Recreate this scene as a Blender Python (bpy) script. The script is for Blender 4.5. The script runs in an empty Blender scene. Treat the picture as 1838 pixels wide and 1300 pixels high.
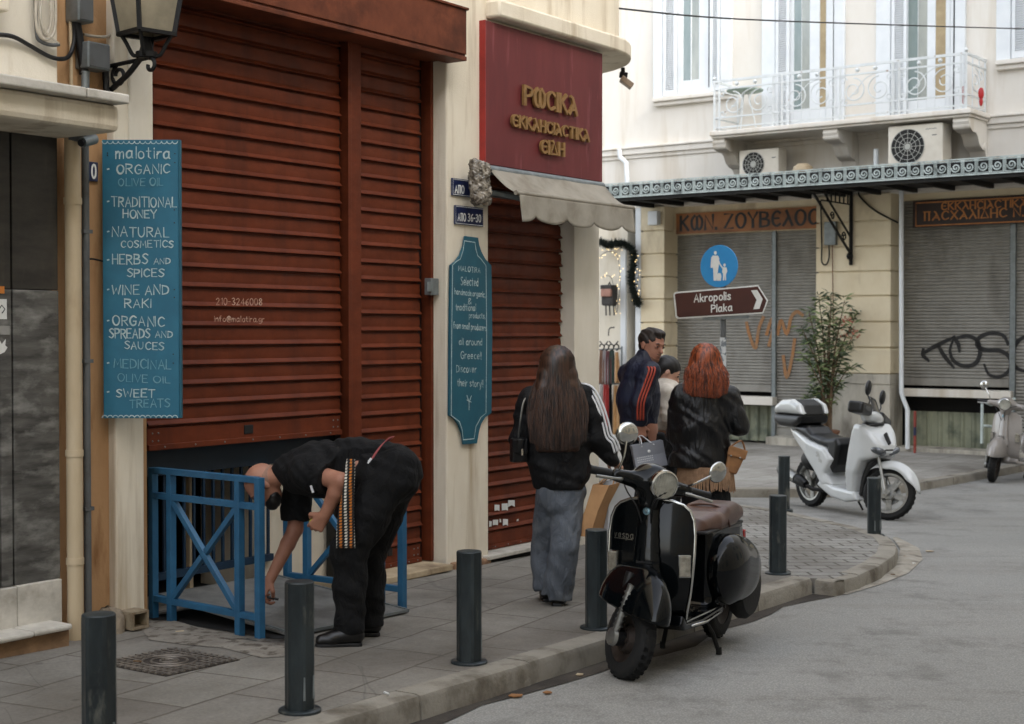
import bpy, bmesh, math, random
import numpy as np
from mathutils import Vector as V, Matrix
random.seed(7); np.random.seed(7)
PI = math.pi
scene = bpy.context.scene
COL = scene.collection

# ---------------------------------------------------------------- camera
F = 2700.0; CX = 919.0; CY = 650.0; H0 = 1.68
PITCH = math.atan((650 - 592) / F)
cam_d = bpy.data.cameras.new('camera'); cam = bpy.data.objects.new('camera', cam_d); COL.objects.link(cam)
cam.location = (0, 0, H0); cam.rotation_euler = (PI / 2 - PITCH, 0, 0)
cam_d.sensor_width = 36.0; cam_d.lens = 36.0 * F / 1838.0
cam_d.clip_start = 0.1; cam_d.clip_end = 1000
cam_d.dof.use_dof = True; cam_d.dof.focus_distance = 9.0; cam_d.dof.aperture_fstop = 4.0
scene.camera = cam
scene.render.engine = 'CYCLES'; scene.cycles.diffuse_bounces = 3; scene.cycles.max_bounces = 8; scene.cycles.use_denoising = True

# ---------------------------------------------------------------- directions of the street
Wd = V((0.5707, 0.8211, 0)); WN = V((0.8211, -0.5707, 0)); UP = V((0, 0, 1))
_r = math.hypot(1.303, 1); Rd = V((1.303 / _r, -1 / _r, 0)); RN = V((-1 / _r, -1.303 / _r, 0))

# ---------------------------------------------------------------- sky, sun, exposure
to_sun = (Rd * 1.0 + UP * 0.74 + RN * 0.27).normalized()
sun_el = math.asin(to_sun.z); sun_az = math.atan2(to_sun.x, to_sun.y)
world = bpy.data.worlds.new('World'); scene.world = world; world.use_nodes = True
nt = world.node_tree; bg = nt.nodes['Background']
sky = nt.nodes.new('ShaderNodeTexSky'); sky.sky_type = 'NISHITA'; sky.sun_disc = False
sky.sun_elevation = sun_el; sky.sun_rotation = sun_az; sky.air_density = 1.0; sky.dust_density = 2.0; sky.ozone_density = 1.0
hs_ = nt.nodes.new('ShaderNodeHueSaturation'); hs_.inputs['Saturation'].default_value = 0.32
nt.links.new(sky.outputs[0], hs_.inputs['Color']); nt.links.new(hs_.outputs[0], bg.inputs[0]); bg.inputs[1].default_value = 0.15
sun_d = bpy.data.lights.new('sun', 'SUN'); sun = bpy.data.objects.new('sun', sun_d); COL.objects.link(sun)
sun_d.energy = 0.5; sun_d.angle = math.radians(9); sun_d.color = (1.0, 0.93, 0.82)
sun.rotation_euler = to_sun.to_track_quat('Z', 'Y').to_euler(); sun.location = (0, 0, 30)
scene.view_settings.view_transform = 'Standard'; scene.view_settings.look = 'None'
scene.view_settings.exposure = 2.2; scene.view_settings.gamma = 1.0

# ---------------------------------------------------------------- pixel <-> place helpers
def sm(s):
    if s < 14: return s
    if s < 18: return s - (s - 14) ** 2 / 8
    return 16.0
def zroad(x, y): return -0.02 * sm(x * Wd.x + y * Wd.y)
def ray(px, py):
    a = (px - CX) / F; b = -(py - CY) / F
    return V((a, math.cos(PITCH) + b * math.sin(PITCH), -math.sin(PITCH) + b * math.cos(PITCH)))
def G(px, py, dz=0.12):
    d = ray(px, py); t = 10.0
    for i in range(60):
        z = zroad(d.x * t, d.y * t) + dz
        t = 0.5 * t + 0.5 * (z - H0) / d.z
    return V((d.x * t, d.y * t, H0 + d.z * t))
def AT(px, py, D):
    d = ray(px, py); t = D / d.y
    return V((d.x * t, D, H0 + d.z * t))
class Plane:
    def __init__(s, P, u, n): s.P = V(P); s.u = V(u); s.n = V(n)
    def hit(s, px, py, off=0.0):
        d = ray(px, py); t = ((s.P + s.n * off) - V((0, 0, H0))).dot(s.n) / d.dot(s.n)
        return V((0, 0, H0)) + d * t
    def sz(s, px, py, off=0.0):
        q = s.hit(px, py, off); return (q - s.P).dot(s.u), q.z
    def at(s, a, z, off=0.0):
        q = s.P + s.u * a + s.n * off; return V((q.x, q.y, z))
_P = G(812, 1027); _P = _P - WN * 0.10
WALL = Plane(_P - Wd * _P.dot(Wd), Wd, WN)
_Q = G(1629, 808); FAC = Plane(_Q, Rd, RN)
def ws(px, off=0.0): return WALL.sz(px, 592, off)[0]
def fs(px, off=0.0): return FAC.sz(px, 592, off)[0]
def wz(px, py, off=0.0): return WALL.sz(px, py, off)[1]
def fz(px, py, off=0.0): return FAC.sz(px, py, off)[1]

# ---------------------------------------------------------------- mesh builder
def frame(t):
    t = t.normalized(); a = V((0, 0, 1)) if abs(t.z) < 0.9 else V((1, 0, 0))
    u = t.cross(a).normalized(); return u, t.cross(u).normalized()
class MB:
    def __init__(s): s.v = []; s.f = []
    def add(s, vs, fs_):
        o = len(s.v); s.v += [V(p) for p in vs]; s.f += [tuple(i + o for i in f) for f in fs_]
        return s
    def hexa(s, c):
        return s.add(c, [(0, 3, 2, 1), (4, 5, 6, 7), (0, 1, 5, 4), (1, 2, 6, 5), (2, 3, 7, 6), (3, 0, 4, 7)])
    def box(s, a, b):
        x0, y0, z0 = a; x1, y1, z1 = b
        return s.hexa([V((x0, y0, z0)), V((x1, y0, z0)), V((x1, y1, z0)), V((x0, y1, z0)), V((x0, y0, z1)), V((x1, y0, z1)), V((x1, y1, z1)), V((x0, y1, z1))])
    def pbox(s, pl, a0, a1, n0, n1, z0, z1):
        return s.hexa([pl.at(a0, z0, n0), pl.at(a1, z0, n0), pl.at(a1, z0, n1), pl.at(a0, z0, n1), pl.at(a0, z1, n0), pl.at(a1, z1, n0), pl.at(a1, z1, n1), pl.at(a0, z1, n1)])
    def obox(s, c, ux, uy, uz, hx, hy, hz):
        c = V(c); X = V(ux) * hx; Y = V(uy) * hy; Z = V(uz) * hz
        return s.hexa([c - X - Y - Z, c + X - Y - Z, c + X + Y - Z, c - X + Y - Z, c - X - Y + Z, c + X - Y + Z, c + X + Y + Z, c - X + Y + Z])
    def bar(s, p, q, w, d, side=None):
        p = V(p); q = V(q); t = (q - p).normalized()
        if side is None: u, v = frame(t)
        else:
            u = V(side) - t * V(side).dot(t); u.normalize(); v = t.cross(u)
        U = u * (w / 2); W_ = v * (d / 2)
        return s.hexa([p - U - W_, p + U - W_, p + U + W_, p - U + W_, q - U - W_, q + U - W_, q + U + W_, q - U + W_])
    def tube(s, pts, r, n=8, cap=True, closed=False):
        pts = [V(p) for p in pts]; m = len(pts); rs = r if isinstance(r, (list, tuple)) else [r] * m
        o = len(s.v); u = None
        for i, p in enumerate(pts):
            if closed: t = pts[(i + 1) % m] - pts[i - 1]
            else: t = pts[min(i + 1, m - 1)] - pts[max(i - 1, 0)]
            if t.length < 1e-9: t = V((0, 0, 1))
            t.normalize()
            if u is None: u, w = frame(t)
            else:
                u = u - t * u.dot(t)
                if u.length < 1e-6: u, w = frame(t)
                u.normalize(); w = t.cross(u)
            for k in range(n):
                a = 2 * PI * k / n; s.v.append(p + (u * math.cos(a) + w * math.sin(a)) * rs[i])
        for i in range(m if closed else m - 1):
            for k in range(n):
                j = (i + 1) % m; k2 = (k + 1) % n
                s.f.append((o + i * n + k, o + i * n + k2, o + j * n + k2, o + j * n + k))
        if cap and not closed:
            s.f.append(tuple(o + k for k in reversed(range(n)))); s.f.append(tuple(o + (m - 1) * n + k for k in range(n)))
        return s
    def lathe(s, c, ax, prof, n=24, cap=True):
        c = V(c); ax = V(ax).normalized(); u, w = frame(ax); o = len(s.v); m = len(prof)
        for r, h in prof:
            for k in range(n):
                a = 2 * PI * k / n; s.v.append(c + ax * h + (u * math.cos(a) + w * math.sin(a)) * r)
        for i in range(m - 1):
            for k in range(n):
                k2 = (k + 1) % n; s.f.append((o + i * n + k, o + i * n + k2, o + (i + 1) * n + k2, o + (i + 1) * n + k))
        if cap:
            s.f.append(tuple(o + k for k in reversed(range(n)))); s.f.append(tuple(o + (m - 1) * n + k for k in range(n)))
        return s
    def prism(s, poly, d):
        poly = [V(p) for p in poly]; n = len(poly); d = V(d); o = len(s.v)
        s.v += poly + [p + d for p in poly]
        s.f.append(tuple(o + i for i in reversed(range(n)))); s.f.append(tuple(o + n + i for i in range(n)))
        for i in range(n): s.f.append((o + i, o + (i + 1) % n, o + n + (i + 1) % n, o + n + i))
        return s
    def ball(s, c, r, nu=12, nv=8, ax=None):
        c = V(c); R3 = r if isinstance(r, (tuple, list, V)) else (r, r, r); o = len(s.v)
        for j in range(nv + 1):
            t = PI * j / nv
            for i in range(nu):
                a = 2 * PI * i / nu; p = V((R3[0] * math.sin(t) * math.cos(a), R3[1] * math.sin(t) * math.sin(a), R3[2] * math.cos(t)))
                if ax is not None: p = ax @ p
                s.v.append(c + p)
        for j in range(nv):
            for i in range(nu):
                i2 = (i + 1) % nu; s.f.append((o + j * nu + i, o + (j + 1) * nu + i, o + (j + 1) * nu + i2, o + j * nu + i2))
        return s
    def grid(s, rows):
        o = len(s.v); m = len(rows); n = len(rows[0])
        for r in rows: s.v += [V(p) for p in r]
        for i in range(m - 1):
            for k in range(n - 1): s.f.append((o + i * n + k, o + i * n + k + 1, o + (i + 1) * n + k + 1, o + (i + 1) * n + k))
        return s

WM = {}
def setp(o, label=None, cat=None, group=None, kind=None):
    if label: o['label'] = label
    if cat: o['category'] = cat
    if group: o['group'] = group
    if kind: o['kind'] = kind
    return o
def thing(name, label, cat, loc=(0, 0, 0), rz=0.0, group=None, rot=None):
    o = bpy.data.objects.new(name, None); COL.objects.link(o); o.empty_display_size = 0.1
    m = Matrix.Translation(V(loc)) @ (rot.to_4x4() if rot is not None else Matrix.Rotation(rz, 4, 'Z'))
    o.matrix_world = m; WM[o.name] = m
    return setp(o, label, cat, group)
def finish(me, name, mat, parent, smooth, loc=None, recalc=True):
    if recalc:
        bm = bmesh.new(); bm.from_mesh(me); bmesh.ops.recalc_face_normals(bm, faces=bm.faces); bm.to_mesh(me); bm.free()
    if smooth is not False:
        for p in me.polygons: p.use_smooth = True
        if smooth is not True:
            try: me.set_sharp_from_angle(angle=math.radians(smooth))
            except Exception: pass
    o = bpy.data.objects.new(name, me); COL.objects.link(o)
    if mat is not None: me.materials.append(mat)
    if parent is not None:
        o.parent = parent; WM[o.name] = WM[parent.name]
    else:
        m = Matrix.Translation(V(loc) if loc is not None else V((0, 0, 0))); o.matrix_world = m; WM[o.name] = m
    return o
def part(mb, name, mat, parent=None, world=True, smooth=False, label=None, bevel=0, loc=None, kind=None):
    """one mesh object; world=True: vertices given in world space, else in the thing's own space"""
    vs = mb.v
    if parent is not None and world:
        inv = WM[parent.name].inverted(); vs = [inv @ p for p in vs]
    if parent is None and loc is None and vs:
        xs = [p.x for p in vs]; ys = [p.y for p in vs]; zs = [p.z for p in vs]
        loc = V(((min(xs) + max(xs)) / 2, (min(ys) + max(ys)) / 2, min(zs)))
    if parent is None: vs = [p - V(loc) for p in vs]
    me = bpy.data.meshes.new(name); me.from_pydata([tuple(p) for p in vs], [], mb.f); me.update()
    o = finish(me, name, mat, parent, smooth, loc)
    if bevel:
        b = o.modifiers.new('bevel', 'BEVEL'); b.width = bevel; b.segments = 2; b.limit_method = 'ANGLE'; b.angle_limit = math.radians(40)
    if label: o['label'] = label
    if kind: o['kind'] = kind
    return o
def copy_tree(o, parent=None):
    c = o.copy(); COL.objects.link(c)
    if parent is not None: c.parent = parent
    for ch in list(o.children): copy_tree(ch, c)
    return c

# ---------------------------------------------------------------- materials
def srgb(r, g, b):
    f = lambda c: c / 12.92 if c <= 0.04045 else ((c + 0.055) / 1.055) ** 2.4
    return (f(r / 255), f(g / 255), f(b / 255), 1)
def c4(c): return c if len(c) == 4 else (c[0], c[1], c[2], 1)
def new_mat(name):
    m = bpy.data.materials.new(name); m.use_nodes = True
    return m, m.node_tree, m.node_tree.nodes['Principled BSDF']
def tex_coord(nt, stretch=(1, 1, 1), rot=(0, 0, 0), kind='Object'):
    tc = nt.nodes.new('ShaderNodeTexCoord'); mp = nt.nodes.new('ShaderNodeMapping')
    mp.inputs['Scale'].default_value = stretch; mp.inputs['Rotation'].default_value = rot
    nt.links.new(tc.outputs[kind], mp.inputs[0]); return mp.outputs[0]
def noise(nt, co, scale, detail=4, rough=0.6):
    n = nt.nodes.new('ShaderNodeTexNoise'); n.inputs['Scale'].default_value = scale; n.inputs['Detail'].default_value = detail; n.inputs['Roughness'].default_value = rough
    nt.links.new(co, n.inputs['Vector']); return n.outputs['Fac']
def ramp(nt, fac, p0, p1, c0=(0, 0, 0, 1), c1=(1, 1, 1, 1)):
    r = nt.nodes.new('ShaderNodeValToRGB'); r.color_ramp.elements[0].position = p0; r.color_ramp.elements[1].position = p1
    r.color_ramp.elements[0].color = c0; r.color_ramp.elements[1].color = c1
    nt.links.new(fac, r.inputs[0]); return r.outputs[0]
def mix(nt, fac, a, b, mode='MIX'):
    m = nt.nodes.new('ShaderNodeMix'); m.data_type = 'RGBA'; m.blend_type = mode
    for sock, val in ((m.inputs[0], fac), (m.inputs[6], a), (m.inputs[7], b)):
        if hasattr(val, 'node'): nt.links.new(val, sock)
        else: sock.default_value = val
    return m.outputs[2]
def bump(nt, bs, h, strength, dist=0.01, prev=None):
    b = nt.nodes.new('ShaderNodeBump'); b.inputs['Strength'].default_value = strength; b.inputs['Distance'].default_value = dist
    nt.links.new(h, b.inputs['Height'])
    if prev is not None: nt.links.new(prev, b.inputs['Normal'])
    nt.links.new(b.outputs[0], bs.inputs['Normal']); return b.outputs[0]
def M(name, c1, c2=None, scale=6, rough=0.6, metal=0.0, bmp=0.0, bscale=60, stretch=(1, 1, 1), spec=0.5, coat=0.0, dirt=None, dscale=2.0, dlo=0.5, dhi=0.75, dstretch=(1, 1, 1), rvar=0.0, trans=0.0, sheen=0.0, lo=0.35, hi=0.68, wr=0.0, wscale=16, wstretch=(1, 1, .6)):
    m, nt, bs = new_mat(name)
    co = tex_coord(nt, stretch)
    if c2 is None: c2 = tuple(0.8 * x for x in c1[:3])
    nz = noise(nt, co, scale, 6, 0.65)
    col = mix(nt, ramp(nt, nz, lo, hi), c4(c1), c4(c2))
    if dirt is not None:
        dz = noise(nt, tex_coord(nt, dstretch), dscale, 5, 0.6)
        col = mix(nt, ramp(nt, dz, dlo, dhi), col, c4(dirt))
    nt.links.new(col, bs.inputs['Base Color'])
    bs.inputs['Roughness'].default_value = rough; bs.inputs['Metallic'].default_value = metal
    bs.inputs['Specular IOR Level'].default_value = spec; bs.inputs['Coat Weight'].default_value = coat
    bs.inputs['Coat Roughness'].default_value = 0.05
    if sheen: bs.inputs['Sheen Weight'].default_value = sheen
    if trans: bs.inputs['Transmission Weight'].default_value = trans
    if rvar:
        rr = ramp(nt, noise(nt, co, scale * 2.3, 4), 0.3, 0.7, (max(0, rough - rvar),) * 3 + (1,), (min(1, rough + rvar),) * 3 + (1,))
        nt.links.new(rr, bs.inputs['Roughness'])
    pv_ = None
    if wr:
        wz_ = nt.nodes.new('ShaderNodeTexNoise'); wz_.inputs['Scale'].default_value = wscale; wz_.inputs['Detail'].default_value = 3; wz_.inputs['Distortion'].default_value = 1.6; nt.links.new(tex_coord(nt, wstretch, (.3, .5, 0)), wz_.inputs['Vector']); pv_ = bump(nt, bs, wz_.outputs['Fac'], wr, 0.03)
    if bmp: bump(nt, bs, noise(nt, tex_coord(nt), bscale, 5, 0.6), bmp, 0.01, pv_)
    return m
def per_object(m):
    '''shift the textures of every copy so that no two wear alike'''
    nt = m.node_tree; oi = nt.nodes.new('ShaderNodeObjectInfo'); mu = nt.nodes.new('ShaderNodeMath'); mu.operation = 'MULTIPLY'; mu.inputs[1].default_value = 40; nt.links.new(oi.outputs['Random'], mu.inputs[0])
    for n in list(nt.nodes):
        if n.bl_idname == 'ShaderNodeMapping': nt.links.new(mu.outputs[0], n.inputs['Location'])
    return m

# ---------------------------------------------------------------- lettering: a stroke alphabet drawn as ribbons
GL = {
'A': '!0,0 3,10 6,0/!1.1,3.6 4.9,3.6', 'B': '!0,0 0,10/0,10 4.4,9.2 4.2,6 0,5.3/0,5.3 5.4,4.2 5,.7 0,0', 'C': '6,8.4 3.6,10 .8,7.6 .5,3 2.8,.1 6,1.5',
'D': '!0,0 0,10/0,10 4.4,8.6 5.8,5 4.4,1.4 0,0', 'E': '!5,10 0,10 0,0 5,0/!0,5.2 4,5.2', 'F': '!5,10 0,10 0,0/!0,5.2 4,5.2', 'G': '6,8.6 3.4,10 .7,7.4 .5,3 2.8,0 5.6,1.2 6,4.4/!3.6,4.5 6.3,4.5',
'H': '!0,0 0,10/!5.4,0 5.4,10/!0,5 5.4,5', 'I': '!0,0 0,10', 'J': '4,10 4,2 2,0 0,1.5', 'K': '!0,0 0,10/!5.2,10 0,4.6/!1.4,5.8 5.6,0', 'L': '!0,10 0,0 4.6,0', 'M': '!0,0 .9,10 3.6,3 6.3,10 7.2,0',
'N': '!0,0 0,10 5.6,0 5.6,10', 'O': '3.2,10 .6,8 .2,4 2,.3 4.6,.3 6.4,4 6,8 3.2,10', 'P': '!0,0 0,10/0,10 4.8,9 4.5,5.6 0,4.6', 'R': '!0,0 0,10/0,10 4.8,9 4.4,5.8 0,4.9/!2,5 5.6,0',
'S': '5.4,8.8 3,10 .5,8 2.6,5.6 5.2,3 3,0 0,1.2', 'T': '!0,10 6,10/!3,10 3,0', 'U': '0,10 .2,3 2.8,0 5.4,3 5.6,10', 'V': '!0,10 3,0 6,10', 'W': '!0,10 1.8,0 4,7 6.2,0 8,10', 'X': '!0,10 6,0/!0,0 6,10', 'Y': '!0,10 3,5 6,10/!3,5 3,0', 'Z': '!0,10 5.6,10 0,0 5.8,0',
'a': '4.4,5.4 2.4,6.4 .3,4.4 .5,1 2.2,0 4.3,2 4.4,6.2/4.4,6.2 4.4,1.2 5.2,0', 'b': '!0,10 0,0/0,4.6 2.4,6.2 4.4,3.2 2.4,0 0,1.2', 'c': '4.2,5.4 2.2,6.3 .3,3.6 1.6,.2 4.2,.8', 'd': '!4.4,10 4.4,0/4.4,4.8 2.4,6.2 .3,3.4 1.8,.1 4.4,1.6',
'e': '.4,3.2 4.2,3.4 3.2,6.1 1.2,5.6 .3,3 1.6,.2 4.2,1', 'f': '3.6,9.6 2,9.8 1.4,8 1.4,0/!0,6 3,6', 'g': '4.4,5.4 2.4,6.4 .3,4 1.6,.6 4.3,2.4/4.4,6.2 4.4,-1.6 2.6,-3.4 .4,-2.6', 'h': '!0,10 0,0/0,4 2.4,6.2 4,4.6 4,0', 'i': '!0,6.2 0,0/!0,8.4 0,9', 'k': '!0,10 0,0/!3.6,6 0,2.8/!1.2,3.6 4,0', 'l': '!0,10 0,0',
'm': '!0,6.2 0,0/0,4 1.8,6.2 3,4.6 3,0/3,4 5,6.2 6.2,4.6 6.2,0', 'n': '!0,6.2 0,0/0,4 2.4,6.2 4,4.6 4,0', 'o': '2.2,6.3 .4,4.8 .4,1.4 2.2,0 4.2,1.4 4.2,4.8 2.2,6.3', 'p': '!0,6.2 0,-3.4/0,4.6 2.4,6.2 4.4,3.2 2.4,0 0,1.4', 'r': '!0,6.2 0,0/0,3.6 1.4,5.8 3.2,6', 's': '3.6,5.4 2,6.3 .4,5 2,3.3 3.7,1.5 2,0 .2,.8', 't': '!1.6,9 1.6,1.2 3,.1/!0,6.2 3.4,6.2', 'u': '0,6.2 .2,1.6 2,0 4,2/!4.2,6.2 4.2,0', 'v': '!0,6.2 2,0 4,6.2', 'w': '!0,6.2 1.4,0 3,4.6 4.6,0 6,6.2', 'y': '!0,6.2 2.2,.4/!4.4,6.2 1.2,-3.4',
'0': '2.6,10 .5,8 .3,3 2.4,0 4.8,2.4 4.8,8 2.6,10', '1': '!0,8 2,10 2,0', '2': '.2,8 2.4,10 4.6,8 3.4,5 .2,0/!.2,0 5,0', '3': '.4,9.2 2.8,10 4.4,7.8 2,5.4 4.8,3 2.6,0 .2,1', '4': '!3.6,0 3.6,10 0,3 5,3', '5': '!4.6,10 1,10 .6,5.6/.6,5.6 3.4,6 4.8,3.2 3,.2 .2,1', '6': '4.4,9.6 1.4,7 .4,3 2.4,0 4.6,2.4 3,5 .6,3.4', '8': '2.6,10 .6,8 2.6,5.4 4.8,2.6 2.6,0 .4,2.6 2.6,5.4 4.6,8 2.6,10',
'-': '!0,4.6 3.4,4.6', '.': '!0,0 0,.8', ',': '!.6,.8 0,-1.6', '!': '!0,10 0,3/!0,0 0,.8', '&': '4.6,0 .8,7 1.6,10 3.6,8.6 .6,4 .6,1 2.6,0 4.6,3.6', '@': '4.6,3 3,2.4 2.6,5 4.4,6.4 4.8,3 6.6,3 6.4,7 3.6,9 .6,6 .8,1 4,-1.4 6,-.6', '*': '!0,4.2 0,5.2', '?': '.2,8 2.4,10 4.4,8 2.4,5 2.2,3/!2.2,0 2.2,.8',
# uncial Greek
'w\u0304': '', '\u03c9': '2.4,10 .3,7 .6,2 2.6,0 4,2.6 4,9/4,2.6 5.4,0 7.4,2 7.7,7 5.6,10', '\u0454': '5.4,8.8 3.2,10 .7,7.6 .5,2.6 2.8,0 5.4,1.2/!.6,5.2 4.4,5.2', '\u039b': '!2,10 6,0/!3.6,6 0,0', '\u03b1': '!1.6,10 2.6,9.4 6.2,0/!3.8,6.2 0,0/!1.2,2.4 5.2,2.8', '\u0394': '!0,0 6.4,0 3,9.4 0,0/!3,9.4 2,10.4', '\u03a0': '!0,10 6,10/!1,10 1,0/!5,10 5,0', '\u03c5': '!0,10 3,4.6 6,10/!3,4.6 3,0',
}
def glyph(ch):
    out = []
    for st in GL.get(ch, '').split('/'):
        if not st: continue
        straight = st[0] == '!'
        pts = [tuple(float(q) for q in p.split(',')) for p in st.lstrip('!').split()]
        if not straight and len(pts) > 2: pts = catmull(pts)
        out.append(pts)
    return out
def catmull(pts, k=5):
    closed = pts[0] == pts[-1]; res = []; n = len(pts)
    for i in range(n - 1):
        p1, p2 = pts[i], pts[i + 1]
        p0 = pts[i - 1] if i > 0 else (pts[-2] if closed else p1); p3 = pts[i + 2] if i + 2 < n else (pts[1] if closed else p2)
        for j in range(k):
            t = j / k
            res.append(tuple(0.5 * (2 * b + (c - a) * t + (2 * a - 5 * b + 4 * c - d) * t * t + (3 * b - a - 3 * c + d) * t ** 3) for a, b, c, d in zip(p0, p1, p2, p3)))
    res.append(tuple(pts[-1])); return res
def ribbon(mb, pts, w, n, thick=0.0, con=0.0, taper=0.0):
    pts = [V(p) for p in pts]; m = len(pts)
    if m < 2: return
    n = V(n); L = []; R_ = []
    for i, p in enumerate(pts):
        t = pts[min(i + 1, m - 1)] - pts[max(i - 1, 0)]
        if t.length < 1e-9: t = V((1, 0, 0))
        t.normalize(); wk = w * (1 - con + 2 * con * abs(t.z) ** 1.5) if con else w
        if taper: wk *= 1 - taper * (2 * abs(i / (m - 1) - .45)) ** 2 + random.uniform(-.1, .1) * taper
        sd = n.cross(t).normalized() * (wk / 2)
        e = t * (w * 0.4) * (-1 if i == 0 else (1 if i == m - 1 else 0))
        L.append(p + sd + e); R_.append(p - sd + e)
    for i in range(m - 1):
        a, b, c, d = L[i], R_[i], R_[i + 1], L[i + 1]
        if thick: mb.hexa([q for q in (a, b, c, d)] + [q + n * thick for q in (a, b, c, d)])
        else: mb.add([a, b, c, d], [(0, 1, 2, 3)])
def text_units(t, gap=2.2):
    x = 0
    for ch in t:
        if ch == ' ': x += 4; continue
        g = glyph(ch)
        if g: x += max(p[0] for st in g for p in st) + gap
    return max(x - gap, 0.1)
def text3(mb, t, O, u, v, n, h, w, xs=1.0, thick=0.0, jit=0.0, gap=2.2, con=0.0):
    """text with cap height h starting at O, along u, upright along v, on the surface whose normal is n"""
    sc = h / 10.0; x = 0.0; O = V(O)
    for ch in t:
        if ch == ' ': x += 4; continue
        g = glyph(ch)
        if not g: continue
        jx = random.uniform(-jit, jit); jy = random.uniform(-jit, jit); js = 1 + random.uniform(-jit, jit) * 0.12; sl = random.uniform(-jit, jit) * 0.06
        for k_, st in enumerate(g):
            dz = 0.0004 * k_ if not thick else 0.0006 * k_
            ribbon(mb, [O + V(u) * ((x + jx + (p[0] + sl * p[1]) * js) * sc * xs) + V(v) * ((p[1] * js + jy) * sc) + V(n) * dz for p in st], w * (random.uniform(.78, 1.2) if jit else 1), n, thick, con, .35 if jit else 0)
        x += max(p[0] for st in g for p in st) + gap
def text_fit(mb, pl, off, t, p0, p1, hpx, w, thick=0.0, jit=0.0, gap=2.2, con=0.0):
    """fit the text's baseline between two pixels of the photograph on a real surface"""
    O = pl.hit(p0[0], p0[1], off); E = pl.hit(p1[0], p1[1], off); T = pl.hit(p0[0], p0[1] - hpx, off)
    h = (T - O).length; u = (E - O); Lr = u.length; u.normalize()
    text3(mb, t, O, u, UP, pl.n, h, w, Lr / (text_units(t, gap) * h / 10), thick, jit, gap, con)
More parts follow.
